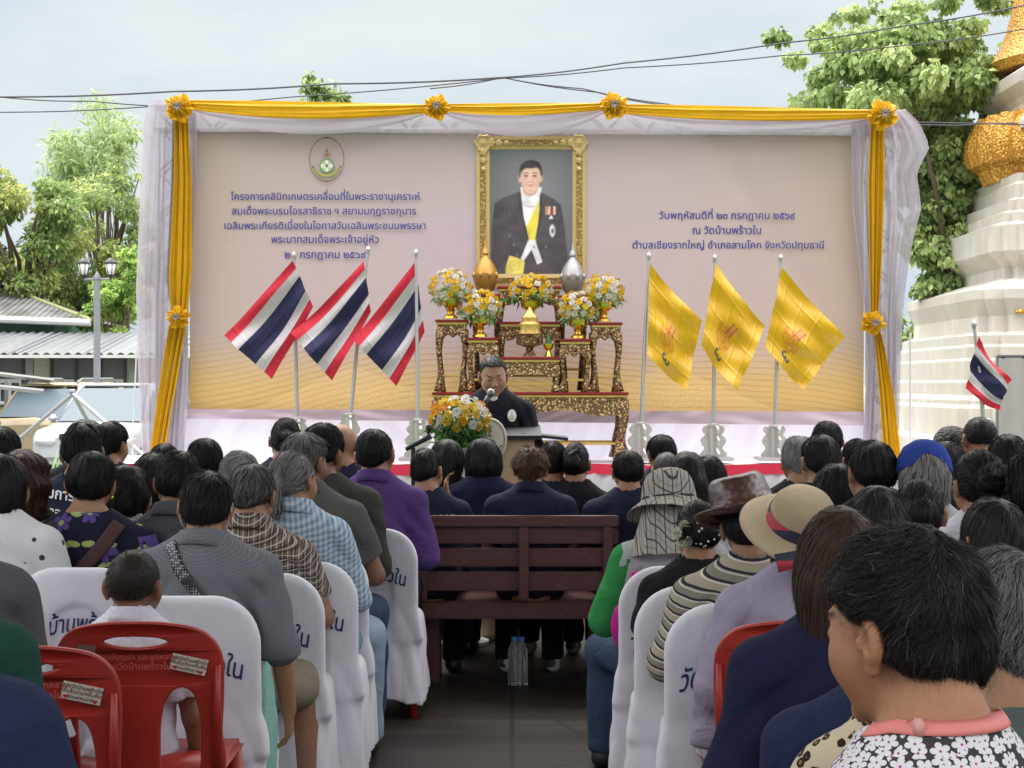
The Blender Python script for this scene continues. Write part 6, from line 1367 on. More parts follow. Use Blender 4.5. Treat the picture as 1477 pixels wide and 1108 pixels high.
def flowers(name, f, bg, petal, heart, np_=5, leaf=None, rmin=.30, fill=.3):
    """flower print: one flower per Voronoi cell, in the plane of the back"""
    m = M(name, bg, .85, 0, .15); vec = V(m.nt, m.n('ShaderNodeTexCoord').outputs['Object'])
    n = m.n('ShaderNodeTexVoronoi'); n.inputs['Scale'].default_value = f; n.inputs['Randomness'].default_value = .6; m.link(vec, n.inputs['Vector'])
    def vm(op, a_, b_=None, out=0):
        q = m.n('ShaderNodeVectorMath'); q.operation = op
        for i_, v_ in enumerate((a_, b_)):
            if v_ is None: continue
            if isinstance(v_, tuple): q.inputs[i_].default_value = v_
            else: m.link(v_, q.inputs[i_])
        return V(m.nt, q.outputs['Value' if op in ('DOT_PRODUCT', 'LENGTH') else 'Vector'])
    N_ = V(m.nt, m.n('ShaderNodeNewGeometry').outputs['Normal']); t1 = vm('NORMALIZE', vm('CROSS_PRODUCT', N_, (.3, .2, .93))); t2 = vm('CROSS_PRODUCT', N_, t1)
    sc = m.n('ShaderNodeSeparateColor'); m.link(n.outputs['Color'], sc.inputs[0]); rnd, rnd2 = V(m.nt, sc.outputs[0]), V(m.nt, sc.outputs[1])
    dv = vm('SUBTRACT', vec, V(m.nt, n.outputs['Position'])); dx, dz = vm('DOT_PRODUCT', dv, t1), vm('DOT_PRODUCT', dv, t2); X_, Y_, Z_ = m.xyz(); w = Z_ - Y_ * .6
    r = (dx * dx + dz * dz).sqrt() * f; a = dz.atan2(dx) * np_ + rnd * 6.28
    pet = r.lt(a.cos().abs().sqrt() * (fill) + rmin * .45 + .06 * 0); c = m.mix(.0, bg, bg)
    if leaf is not None:
        n2 = m.noise(f * 1.2, vec, 2); vv = m.voro(f * 1.1, m.vec(X_ * 1. + n2 * .03, w * 2.6, 3.), dims='2D'); c = m.mix(vv.lt(.20), c, leaf)
    c = m.mix(pet * rnd2.gt(.25 if leaf is not None else -.1), c, petal); c = m.mix(r.lt(.085), c, heart); m.col(c); m.bump(m.noise(200, detail=2), .15, .003); return m.m
def leopard(name):
    m = M(name, (.4, .3, .18), .85, 0, .1); v = m.voro(48.); n = m.noise(110, detail=2); t = v + n * .3; c = m.mix(t.step(.50, .56), (.025, .018, .012), (.55, .46, .33)); c = m.mix(t.lt(.34), c, (.26, .15, .055)); m.col(c); return m.m
NAVY = wave_fab('navy work cloth', (.014, .016, .036), .85); BLACK = wave_fab('black cloth', (.012, .012, .014)); PURPLE = wave_fab('purple knit', (.085, .042, .155)); GREYK = wave_fab('grey knit', (.085, .082, .078)); OLIVE = wave_fab('dark olive cloth', (.045, .045, .038))
WHITE = wave_fab('white school cloth', (.56, .54, .60)); LAV = wave_fab('lavender linen', (.30, .26, .34)); NAVK = wave_fab('navy blue knit', (.012, .013, .038)); NAVL = wave_fab('faded navy knit', (.016, .021, .055)); DGREEN = wave_fab('dark green knit', (.012, .05, .035)); CHAR = wave_fab('charcoal cloth', (.07, .07, .078)); LGREY = wave_fab('light grey knit', (.36, .36, .36)); BROWNG = wave_fab('brown grey cloth', (.16, .14, .12)); SAGE = wave_fab('grey green cloth', (.075, .095, .085))
JEANL = wave_fab('pale denim', (.22, .29, .36), var=.4); JEAND = wave_fab('dark denim', (.035, .055, .095), var=.4); KHAKI = wave_fab('khaki cotton', (.24, .20, .145)); BLACKT = wave_fab('black trousers', (.012, .012, .015)); DARKB = wave_fab('dark trousers', (.03, .03, .04)); GREENC = wave_fab('green cloth', (.03, .22, .06))
SHOEB = plain('black shoe', (.02, .02, .022), .5); SNEAK = M('sneaker', (.1, .1, .1), .6); X_, Y_, Z_ = SNEAK.xyz(); SNEAK.col(SNEAK.mix(Z_.lt(.032), SNEAK.mix(SNEAK.noise(16, detail=1).gt(.52), (.05, .05, .05), (.5, .49, .46)), (.6, .57, .5)))
BROWNG2 = plaid('brown plaid', (.16, .115, .09), (.03, .018, .016), (.50, .46, .42), 24.); BLUEG = gingham('pale blue gingham', (.16, .24, .33), (.46, .53, .58), 46.); DGING = windowpane('dark grey fine check', (.095, .095, .112), (.165, .165, .185), 120., .32); HATP = windowpane('grey check hat cloth', (.33, .30, .27), (.075, .05, .048), 27., .12)
FLORN = flowers('navy floral', 7., (.012, .012, .028), (.10, .06, .22), (.3, .35, .08), 3, (.32, .38, .12), .22, .22); FLORW = flowers('white flower print', 52., (.045, .04, .045), (.62, .60, .62), (.30, .05, .28), 2.5, None, .44, .38); STR = stripes('brown striped knit')
PRINTW = M('white cloth with black marks', (.6, .58, .6), .9); v_ = PRINTW.voro(16.); PRINTW.col(PRINTW.mix(v_.lt(.19), (.60, .59, .60), (.03, .03, .03)))
PLCUFF = windowpane('lavender plaid cuff', (.30, .24, .30), (.50, .46, .50), 55., .3)
# ------------------------------------------------------------------ collars, hats
def collar(fig, mat, parent, stand=.046, fold=.05, r=.070, flare=.030, gap=.5, k=1.):
    n = 44; prof = [(r, -.012), (r - .001, stand * .5), (r + .001, stand), (r + .006, stand + .004), (r + .012, stand - .004), (r + flare * .7, stand - fold * .6), (r + flare, stand - fold)]
    G = []
    for (rr, z) in prof:
        row = []
        for j in range(n + 1):
            a = math.pi / 2 + gap / 2 + (2 * math.pi - gap) * j / n; t = -.30 * math.sin(a) * .075 * (1 if True else 0)
            row.append((fig.nb[0] + rr * math.cos(a) * 1.06, fig.nb[1] + .012 + rr * math.sin(a) * 1.0, fig.nb[2] + .004 + z + t + (.004 * math.sin(a * 3 + 1) if rr > r + .01 else 0)))
        G.append(row)
    o = MB().grid(G).build('collar', mat, parent, smooth=True); s = o.modifiers.new('t', 'SOLIDIFY'); s.thickness = .003; return o
def head_mesh(fig, mb, name, mat, parent, off=(0, 0, 0), rx=0., ry=0., smooth=True, colors=None):
    m = np.array(Matrix.Rotation(R(rx), 3, 'X') @ Matrix.Rotation(R(ry), 3, 'Y')); v = np.array(mb.v) @ m.T + np.array(off); mb2 = MB(); mb2.add([fig.hc + fig.R @ (q * fig.hs) for q in v.astype(np.float32)], mb.f); return mb2.build(name, mat, parent, smooth=smooth)
def grid_lathe(prof, n=56, fn=None):
    G = []
    for i, (r, z) in enumerate(prof):
        row = []
        for j in range(n + 1):
            a = 2 * math.pi * j / n; dr, dz = fn(a, i / (len(prof) - 1)) if fn else (0, 0); row.append(((r + dr) * math.cos(a), (r + dr) * math.sin(a) * 1.12, z + dz))
        G.append(row)
    return MB().grid(G)
# ------------------------------------------------------------------ the people
TONE = [(.29, .15, .085), (.25, .12, .066), (.33, .175, .10), (.20, .098, .055), (.40, .225, .14), (.36, .17, .09)]
def P(label, px, py, Y, fig=None, hair='short', hair_kw=None, shirt=NAVY, tone=0, collar_m=None, k=None, **kw):
    if collar_m is not None: kw.setdefault('shirt_kw', {}); kw['shirt_kw'] = dict(dict(neckcut=.078), **kw['shirt_kw'])
    fig = dict(fig or {}); rh = random.Random(int(px * 13 + py)); fig.setdefault('roll', rh.uniform(-6, 6)); fig.setdefault('pitch', rh.uniform(3, 15)); fig.setdefault('yaw', rh.uniform(-14, 14)); fig['neck'] = fig.get('neck', rh.uniform(.047, .055)); fig.setdefault('hf', rh.uniform(.025, .05)); fig.setdefault('drop', rh.uniform(-.005, .02))
    kw.setdefault('trousers', BLACKT)
    if k is None and 'stand' not in fig and kw.get('group') in (ROWL, ROWR) and 'crop' != hair: SEATED.append((px, Y, kw['group']))
    f = Fig(**fig); topz = f.hc[2] + .127; z = 1.44 - (py - 554) * Y / F; kk = k or z / topz; kw.setdefault('seed', int(px * 7 + py) % 997)
    hx = 0.; loc = (at(px, 0, Y).x, Y - f.hc[1] * kk, 0 if k is None else z - topz * k)
    o, sf = make_person(label, loc, kk, f, TONE[tone], hair, hair_kw, shirt_mat=shirt, **kw)
    if collar_m is not None: collar(f, collar_m, o)
    return o, f, sf
SEATED = []
ROWL, ROWB, ROWR = 'seated people on the left of the aisle', 'people on the benches', 'seated people on the right of the aisle'
GREY = lambda g: dict(grey=g)
# --- left block, back rows
P('person in dark shirt cut off by the left edge, far row', 2, 617, 7.5, dict(yaw=-15), shirt=BLACK, group=ROWL, h=.014)
P('person with black hair half hidden behind the man in the lettered navy shirt', 160, 608, 8.4, dict(yaw=-22), shirt=NAVY, tone=0, group=ROWL, h=.014)
o, f, sf = P('man in navy shirt with white lettering on the back, left of the curtain', 119, 612, 7., dict(yaw=5, sw=.2, chest=(.17, .115)), hair_kw=dict(thick=1.15), group=ROWL)
back_text(f, sf, 'กรรมการประ', .062, .975, WHITET, o, -.06, tilt=-.12); back_text(f, sf, 'อำเภอสาม', .05, .905, WHITET, o, -.07, tilt=-.12)
o, f, sf = P('person in a dark crocheted hat behind the lettered navy shirt', 122, 612, 9.2, dict(), shirt=BLACK, group=ROWL, h=.016)
NET = M('black crochet', (.02, .02, .02), .7); vn = NET.voro(60.); NET.col(NET.mix(vn.lt(.3), (.016, .016, .016), (.13, .12, .08))); NET.bump(vn, 1., .01)
def dome_hat(f, o, mat): head_mesh(f, grid_lathe([(.104, .02), (.106, .06), (.098, .1), (.07, .138), (.03, .155), (.002, .158)], 30, lambda a, t: (.004 * math.sin(a * 9), 0)), 'hat', mat, o)
dome_hat(f, o, NET.m)
P('dark haired person behind, low between the hair of two women at left', 236, 640, 9., dict(), shirt=BLACK, group=ROWL, h=.016)
P('woman with long wavy brown hair in black at the left', 36, 645, 6., dict(yaw=-12, sw=.165), 'longwave', dict(color=(.035, .016, .010), n=2600, length=.08, brown=.4), BLACK, group=ROWL)
P('woman in white blouse with black marks at the left edge', 5, 652, 5.7, dict(yaw=-28, sw=.17), 'bob', dict(n=1500), PRINTW.m, group=ROWL)
P('person with black hair left of the red stage trim', 296, 633, 7.8, dict(pitch=12), 'short', dict(thick=1.3), BLACK, group=ROWL, h=.014)
P('person with full black hair in the row behind the man in charcoal collar', 222, 652, 7., dict(yaw=-10), 'bob', None, BLACK, group=ROWL, h=.014)
P('woman with straight dark hair turned right in white top with dark strap', 187, 668, 6.2, dict(yaw=-38, sw=.165, pitch=14), 'bob', dict(n=1800), WHITE, group=ROWL)
P('black haired man in charcoal shirt turned left', 256, 653, 6.05, dict(yaw=14, pitch=14), 'short', dict(thick=1.25), CHAR, tone=3, collar_m=CHAR, group=ROWL)
P('white haired person behind the brown plaid shirt', 347, 654, 6.5, dict(), 'short', dict(grey=.95, thick=1.1), CHAR, group=ROWL, h=.014)
P('woman with black hair in a bun behind the grey shirted man', 412, 604, 8.8, dict(yaw=10), 'bun', None, NAVY, group=ROWL, h=.014)
P('bald man in navy at the far end of the left rows', 494, 608, 8.2, dict(yaw=-15), 'none', None, NAVY, tone=0, group=ROWL)
P('man with black hair and dark olive jacket beside the purple shirt', 466, 611, 6.95, dict(yaw=-26, sw=.19), 'short', None, OLIVE, tone=3, shirt_kw=dict(sleeve='long'), trousers=JEAND, group=ROWL)
o, f, sf = P('man in purple polo shirt on the aisle chair', 541, 618, 7.39, dict(sw=.185, chest=(.165, .11), belly=(.16, .12)), 'short', dict(n=2200, thick=1.1), PURPLE, collar_m=PURPLE, shirt_kw=dict(sleeve='elbow', loose=.014), trousers=BLACKT, shoes=SHOEB, group=ROWL, seed=42, h=.009, hh=.007)
o, f, sf = P('grey haired man in dark grey polo shirt on the aisle', 440, 622, 6.54, dict(yaw=-32, pitch=10, sw=.2, chest=(.17, .115), belly=(.17, .13), kx=(.13, .24), arms=('lap', 'out')), 'short', dict(grey=.45, n=2200), GREYK, tone=3, collar_m=GREYK, trousers=JEAND, shoes=SNEAK.m, group=ROWL, seed=5, h=.009, hh=.007)
P('woman with grey ponytail in pale blue gingham shirt', 424, 648, 6.09, dict(yaw=-30, pitch=10, sw=.165, kx=(.13, .26), arms=('lap', 'out')), 'pony', dict(grey=.72, n=2600, length=.09, wid=.0026), BLUEG, collar_m=BLUEG, shirt_kw=dict(sleeve='elbow'), trousers=JEANL, shoes=SHOEB, group=ROWL, seed=6, h=.009, hh=.007)
P('man with thinning hair in brown and white plaid shirt', 364, 668, 5.74, dict(yaw=-8, pitch=12, sw=.19, kx=(.13, .24), arms=('lap', 'out')), 'short', dict(grey=.3, n=1900, brown=.3, thick=.9), BROWNG2, tone=0, collar_m=BROWNG2, trousers=BLACKT, shoes=SHOEB, group=ROWL, seed=7, h=.009, hh=.007)
o, f, sf = P('man in dark grey checked shirt with black shoulder strap and beige shorts', 297, 681, 5.14, dict(yaw=3, pitch=16, sw=.2, chest=(.175, .115), belly=(.165, .125), kx=(.15, .30), arms=('lap', 'hang')), 'short', dict(n=3200, thick=1.35, length=.055, lift=.008, brown=.15), DGING, tone=0, collar_m=DGING, shirt_kw=dict(sleeve='elbow', loose=.016), trousers=KHAKI, shorts=True, shoes=SHOEB, group=ROWL, seed=8, h=.008, hh=.006)
STRAPB = M('black silver woven strap', (.02, .02, .02), .4); vs_ = STRAPB.voro(110., rnd=.2); STRAPB.col(STRAPB.mix(vs_.lt(.34), (.012, .012, .013), (.32, .32, .33)))
strap(f, sf, [(-.10, 1.055), (-.06, .97), (.02, .88), (.10, .80), (.19, .70), (.22, .62)], .038, STRAPB.m, o, 'bag_strap')
LOOP = plain('mask loop', (.6, .6, .6), .8)
for sx in (-1, 1): MB().tube([f.h2w((sx * .07, .03, -.0)), f.h2w((sx * .086, -.02, .028)), f.h2w((sx * .09, -.028, -.0)), f.h2w((sx * .078, -.005, -.055)), f.h2w((sx * .06, .05, -.075))], .0022, 6).build('mask_loop', LOOP, o, smooth=True)
o, f, sf = P('woman in navy floral dress with crossed brown straps', 131, 650, 5.88, dict(yaw=4, pitch=12, sw=.2, chest=(.18, .125), belly=(.185, .14), hip=.2), 'short', dict(n=2800, thick=1.4, length=.055), FLORN, tone=2, shirt_kw=dict(sleeve='elbow', neckcut=.085), group=ROWL, seed=9, h=.009, hh=.007)
STRB = plain('brown apron strap', (.060, .024, .022), .8, bump=.2, bscale=300)
strap(f, sf, [(-.135, 1.02), (-.10, .93), (-.03, .82), (.05, .74), (.14, .66)], .050, STRB, o); strap(f, sf, [(.135, 1.02), (.08, .93), (-.02, .82), (-.1, .74), (-.18, .66)], .052, STRB, o, off=.011)
EARR = plain('gold earring', (.7, .45, .12), .3, .8)
for sx in (-1, 1): p = f.h2w((sx * .086, -.004, -.045)); MB().lathe([(0, -.009), (.007, -.003), (.007, .004), (0, .009)], p, 10).build('earring', EARR, o, smooth=True)
# schoolchildren on the red chairs
red_chair('red plastic chair with stickers in front of the crew cut schoolboy seen from behind', 199, 4.24)
red_chair('red plastic chair cut off by the left edge behind the green sleeve', 38, 3.85)
kid = dict(sw=.165, chest=(.145, .10), belly=(.14, .105), neck=.042, hip=.14, pitch=4)
P('schoolboy with crew cut and white uniform shirt on the red chair', 193, 797, 4.56, dict(kid, legy=.33, kz=.4, yaw=-8, arms=('hang', 'hang'), hs=1.17), 'crop', dict(n=5000, color=(.022, .016, .013), wid=.0016), WHITE, tone=3, trousers=KHAKI, shorts=True, group='schoolchildren in white shirts', seed=12, h=.008, hh=.006, shirt_kw=dict(loose=.02, fold=1.6, neckcut=.062), collar_m=WHITE)
P('schoolchild in white shirt at the left edge, head hidden by the green sleeve', -4, 856, 4.18, dict(kid, legy=.33, kz=.4, yaw=12, arms=('hang', 'hang'), hs=1.1), 'crop', dict(n=1500, color=(.03, .02, .016)), WHITE, tone=3, trousers=KHAKI, shorts=True, group='schoolchildren in white shirts', seed=13, h=.01, shirt_kw=dict(loose=.02, fold=1.6))
P('person in charcoal grey at the left edge, only the shoulder in view', -105, 640, 4., dict(sw=.21, lean=.02), 'short', dict(n=300), CHAR, group=ROWL, seed=14)
P('person with dark green sleeve close by at the left edge', -152, 690, 3.1, dict(sw=.22, chest=(.18, .12), arms=('lap', 'hang')), 'short', dict(n=300), DGREEN, shirt_kw=dict(sleeve='long'), group=ROWL, seed=15, h=.009)
P('person with navy sleeve nearest the left edge', -178, 708, 2.45, dict(sw=.22, chest=(.18, .12), arms=('lap', 'hang')), 'short', dict(n=300), NAVL, shirt_kw=dict(sleeve='long', loose=.02), group=ROWL, seed=16, h=.009)
covered_chair('white covered chair of the man in purple', 531, 7.05, 0)
covered_chair('white covered chair under the grey polo shirt', 447, 6.2, 2)
covered_chair('white covered chair of the woman with the grey ponytail', 425, 5.75, 2)
covered_chair('white covered chair of the man in brown plaid', 371, 5.40, 2)
covered_chair('white covered chair of the man in the dark checked shirt', 264, 4.82, 3)
covered_chair('white covered chair of the woman in navy floral', 114, 5.56, 0)
covered_chair('white covered chair at the left edge behind the white blouse', -30, 5.3, 2)
# --- benches
o, f, sf = P('short haired person in glasses on the bench holding a hand to the face', 616, 648, 7.98, dict(yaw=-20, pitch=16, arms=('lap', 'face')), 'short', dict(n=1900, brown=.3), NAVY, tone=2, trousers=BLACKT, shoes=SHOEB, group=ROWB)
back_text(f, sf, 'ปกครอง', .062, .90, WHITET, o, .06)
P('woman with long straight black hair on the bench', 644, 632, 8.6, dict(yaw=-6, sw=.165), 'long', dict(n=2200, length=.1, color=(.009, .008, .008)), NAVY, trousers=BLACKT, shoes=SHOEB, group=ROWB)
P('woman with glossy black bob in blue jacket on the bench', 697, 630, 8.5, dict(sw=.165), 'bob', dict(n=2200, length=.09, color=(.009, .008, .008)), NAVK, trousers=JEAND, shoes=SHOEB, group=ROWB)
P('woman with permed brown hair on the bench in navy jacket', 765, 644, 7.98, dict(sw=.19, yaw=-3), 'perm', dict(n=2600, brown=.6, color=(.05, .028, .018), curl=1.2, lift=.014, length=.03), NAVY, trousers=BLACKT, shoes=SNEAK.m, group=ROWB, seed=21, collar_m=NAVY)
o, f, sf = P('man in navy shirt with white lettering next to the permed hair', 797, 638, 8.55, dict(yaw=-8), 'short', None, NAVY, trousers=BLACKT, shoes=SNEAK.m, group=ROWB)
back_text(f, sf, 'ปกครอง', .062, .885, WHITET, o, .05, tilt=-.05)
P('woman with black hair clip twisted up on the bench', 830, 638, 8.5, dict(sw=.165, yaw=-8), 'clip', dict(n=1800), BLACK, trousers=BLACKT, shoes=SHOEB, group=ROWB)
P('man with thick black hair at the right end of the bench', 906, 648, 7.98, dict(yaw=4, sw=.19), 'short', dict(n=2200, thick=1.25), NAVY, trousers=BLACKT, shoes=SHOEB, group=ROWB)
P('man with neat black hair standing out above the plaid hat', 954, 626, 9.3, dict(yaw=14), 'short', None, NAVY, group=ROWB, h=.014)
P('man with cropped thinning hair left of the two braided women', 962, 650, 8.2, dict(yaw=-5), 'crop', dict(n=1800, grey=.3), BLACK, group=ROWB, h=.014)
P('woman with long dark hair behind the plaid hat', 990, 650, 7.6, dict(sw=.165), 'long', dict(n=1800, brown=.2), BLACK, group=ROWR, h=.014)
P('person with black hair behind the brown hat', 1022, 656, 8.2, dict(), 'bob', None, BLACK, group=ROWR, h=.016)
# --- right block
o, f, sf = P('woman in grey check sun hat with neck flap and light grey shirt', 966, 688, 5.92, dict(yaw=8, pitch=10, sw=.18, kx=(.26, .13), arms=('out', 'lap')), 'bob', dict(n=600), LGREY, shirt_kw=dict(sleeve='elbow'), trousers=JEAND, shoes=SHOEB, group=ROWR, seed=31)
wavy = lambda a, t: ((.012 * math.sin(a * 3 + 1) * t, .014 * math.sin(a * 2 + .6) * t) if t > .5 else (.002 * math.sin(a * 7), 0))
ht = head_mesh(f, grid_lathe([(.002, .165), (.05, .160), (.085, .14), (.105, .1), (.112, .06), (.116, .03), (.135, .018), (.160, .0), (.180, -.018), (.182, -.022), (.176, -.020)], 60, wavy), 'hat', HATP, o, rx=-4)
head_mesh(f, grid_lathe([(.114, .045), (.1155, .04), (.1165, .03), (.116, .028)], 50), 'hat_band', plain('dark ribbon', (.03, .018, .018), .8), ht)
G = []
for i in range(14):
    q = i / 13; G.append([f.h2w((math.cos(a) * (.112 + .085 * q ** 1.3), math.sin(a) * (.124 + .05 * q) - .02 * q + .016 * math.sin(a * 8) * q, .03 - .235 * q)) for a in np.linspace(math.pi * 1.02, math.pi * 1.98, 40)])
MB().grid(G).build('neck_flap', HATP, ht, smooth=True)
v, q = surface(lambda P_: su(cone(P_, f.sh[0], f.el[0], .071, .069), ell(P_, f.el[0], (.066, .07, .08)), .03) + .004 * wob(P_, 40, 2), f.el[0] - .2, f.sh[0] + .15, .01); mesh_np('green_sleeve', v, q, GREENC, o)
o, f, sf = P('woman with black hair in a beaded net behind the striped shirt', 1006, 722, 5.38, dict(yaw=12, pitch=14, sw=.17), 'net', dict(n=1600, color=(.008, .008, .009)), BLACK, tone=0, group=ROWR, seed=32)
PEARL = plain('pearl', (.7, .68, .62), .3)
rsb = np.random.RandomState(2); mb = MB()
for i in range(16):
    d_ = rsb.normal(size=3); d_[1] = -abs(d_[1]); d_ /= np.linalg.norm(d_); c_ = f.h2w((d_[0] * .064, -.10 + d_[1] * .056, -.012 + d_[2] * .060)); mb.lathe([(0, -.005), (.0045, -.002), (.0045, .002), (0, .005)], c_, 8)
mb.build('beads', PEARL, o, smooth=True)
v, fc, col = petals_ball(f.h2w((-.085, -.075, -.02)), (.024, .022, .034), 6, [(.66, .66, .54), (.6, .62, .45)], 5, .028, up=False); mesh_np('white_flower', np.array(v), np.array(fc), ROSE, o, True, np.array(col))
o, f, sf = P('person in brown striped knit under a wide brown hat wrapped in plastic', 1078, 710, 4.98, dict(yaw=-8, pitch=10, sw=.2, chest=(.18, .12), belly=(.18, .135), arms=('out', 'lap'), kx=(.26, .14)), 'short', dict(n=600), STR, shirt_kw=dict(sleeve='elbow', loose=.016), trousers=KHAKI, shoes=SHOEB, group=ROWR, seed=33, h=.009)
BRH = M('brown woven hat', (.09, .045, .035), .35, 0, .5); hv = BRH.voro(40.); BRH.col(BRH.mix(hv.step(.05, .6), (.11, .045, .035), (.05, .02, .015))); BRH.bump(hv, .5, .006); BRH.b.inputs['Coat Weight'].default_value = .2; BRH.b.inputs['Coat Roughness'].default_value = .15
head_mesh(f, grid_lathe([(.002, .13), (.05, .138), (.085, .148), (.10, .13), (.108, .07), (.112, .035), (.135, .024), (.155, .026), (.175, .034), (.175, .028), (.155, .018), (.13, .016)], 60, lambda a, t: (.01 * math.sin(a * 2), (.022 * math.cos(a * 2) * t if t > .5 else .008 * math.cos(2 * a)))), 'hat', BRH.m, o, off=(.0, -.02, .03), rx=-8, ry=-14)
o, f, sf = P('person in lavender linen shirt and cream straw hat', 1152, 712, 4.58, dict(yaw=-4, pitch=8, sw=.2, chest=(.175, .12), belly=(.18, .135), arms=('hang', 'lap'), kx=(.24, .14)), 'bob', dict(n=500), LAV, shirt_kw=dict(sleeve='long', loose=.018), trousers=DARKB, shoes=SHOEB, group=ROWR, seed=34, h=.008)
STRAW = M('cream straw', (.56, .43, .27), .7, 0, .3); X_, Y_, Z_ = STRAW.xyz(); sn = STRAW.noise(160, detail=3); STRAW.col(STRAW.mix(sn, (.46, .35, .21), (.66, .53, .35)))
wv_ = STRAW.n('ShaderNodeTexWave', Scale=55.); wv_.bands_direction = 'Z'; STRAW.bump(V(STRAW.nt, wv_.outputs['Fac']) + sn * .6, .7, .004)
ho = dict(off=(.0, -.055, .02), rx=36, ry=12)
ht = head_mesh(f, grid_lathe([(.002, .122), (.04, .119), (.075, .105), (.095, .08), (.103, .045), (.106, .012), (.112, .004), (.14, -.002), (.17, -.006), (.188, -.012), (.188, -.017), (.17, -.011), (.14, -.007), (.106, .0)], 64, lambda a, t: ((0, .012 * math.sin(a * 2 + .5) * (t - .5)) if t > .5 else (0, 0))), 'hat', STRAW.m, o, **ho)
RIB = M('navy and red ribbon', (.02, .02, .04), .7); X_, Y_, Z_ = RIB.xyz('Generated'); RIB.col(RIB.mix(((Z_ - .5).abs()).lt(.17), (.018, .018, .04), (.36, .03, .05)))
head_mesh(f, grid_lathe([(.1095, .008), (.1085, .022), (.1070, .034), (.1055, .046)], 60), 'hat_band', RIB.m, ht, **ho)
bw = MB(); bw.add([(.0, -.235, -.055), (-.10, -.250, -.070), (-.09, -.255, -.125), (.005, -.240, -.10)], [[0, 1, 2, 3]]); bw.add([(.0, -.236, -.055), (.09, -.250, -.085), (.07, -.255, -.14), (-.005, -.240, -.10)], [[0, 1, 2, 3]]); bw.add([(-.014, -.245, -.06), (.016, -.245, -.055), (.035, -.25, -.16), (.0, -.25, -.17)], [[0, 1, 2, 3]])
bwo = head_mesh(f, bw, 'ribbon_bow', RIB.m, ht); bwo.modifiers.new('t', 'SOLIDIFY').thickness = .003
# rolled plaid cuff and a torn green paper in the hanging hand
ax = f.wr[0] - f.el[0]; ax = ax / np.linalg.norm(ax); v, q = surface(lambda P_: smax(smax(cone(P_, f.el[0], f.wr[0], .058, .050), (P_ - f.wr[0]) @ ax + .005, .004), (f.wr[0] - P_) @ ax - .105, .004) + .002 * wob(P_, 50, 1), f.wr[0] - .14, f.wr[0] + .14, .008); mesh_np('cuff', v, q, PLCUFF, o)
hp = np.array(o.location) + (f.wr[0] + _a((-.005, .01, -.12))) * o.scale[0]
gp = MB().add([(-.03, 0, -.02), (.03, -.005, -.03), (.012, .0, .045), (-.018, .004, .03)], [[0, 1, 2, 3]]).build('paper', plain('pale green paper', (.36, .46, .22), .8), None, loc=hp); gp.modifiers.new('t', 'SOLIDIFY').thickness = .001; tag(gp, 'torn pale green paper in the hand of the lavender sleeve', 'paper')
red_chair('red plastic chair beside the lavender sleeve at the right of the aisle', 1157, 4.25, -2)
P('woman with long brown hair in navy cardigan', 1213, 735, 3.42, dict(yaw=-10, pitch=8, sw=.19, arms=('hang', 'lap')), 'long', dict(n=6000, length=.11, color=(.030, .016, .011), brown=.35, wid=.0019), NAVK, shirt_kw=dict(sleeve='long', loose=.016), trousers=DARKB, group=ROWR, seed=35, h=.008, hh=.006)
P('person in faded navy jumper partly hidden behind the near woman', 1300, 800, 2.75, dict(yaw=0, sw=.2, arms=('lap', 'lap')), 'short', dict(n=400), NAVL, shirt_kw=dict(sleeve='long', loose=.016), trousers=DARKB, group=ROWR, seed=36, h=.008)
o, f, sf = P('near woman with short dark hair turned left in white flower blouse with pink strap', 1350, 757, 2.0, dict(yaw=16, pitch=8, roll=-3, sw=.15, lean=.05, hf=.04, neck=.047, drop=.035, chest=(.14, .105)), 'messy', dict(n=20000, length=.055, wid=.0009, grey=.03, thick=.85, lift=.009, color=(.011, .009, .008), seg=6, curl=.5), FLORW, shirt_kw=dict(sleeve='elbow', loose=.012, neckcut=.080), tone=5, trousers=DARKB, group=ROWR, seed=37, h=.0055, hh=.004, rz=R(26))
PINK = plain('pink strap', (.62, .19, .17), .6, var=.05, bump=.2, bscale=400)
def cling(f_, c, a, z, r0=.2):
    """march inwards on to the surface f_ at the angles a and heights z round c"""
    d = np.stack([np.cos(a), np.sin(a), np.zeros_like(a)], 1); P_ = (np.array(c) + d * r0).astype(np.float32); P_[:, 2] = z
    for _ in range(30): P_ -= (d * (np.maximum(f_(P_) - .003, 0) * .8)[:, None]).astype(np.float32)
    return P_
nf = lambda P_: np.minimum(sf(P_), np.minimum(f.neck(P_), f.torso(P_)))
aa = np.linspace(-math.pi * 1.06, math.pi * .06, 70); zc_ = f.nb[2] + .034 - .026 * np.clip(np.sin(aa) + .2, 0, 2)
rows = [cling(nf, f.nb, aa, zc_ + w_) for w_ in (-.007, -.002, .002, .007)]
ps = MB().grid(np.stack(rows)).build('lanyard', PINK, o, smooth=True); ps.modifiers.new('t', 'SOLIDIFY').thickness = .0025
p_ = rows[1][15]; MB().box(tuple(p_ + (0, 0, .003)), (.015, .006, .022), rz=aa[15] + math.pi / 2, bev=.003).build('buckle', plain('pale pink plastic', (.60, .30, .26), .4), ps, smooth=True)
P('grey haired person in grey green top at the right edge', 1452, 792, 2.4, dict(yaw=20, sw=.19), 'messy', dict(n=10000, grey=.55, length=.06, wid=.0009, thick=1.2, seg=5, lift=.008, curl=.2), SAGE, tone=2, shirt_kw=dict(neckcut=.085), group=ROWR, seed=38, h=.008, hh=.006)
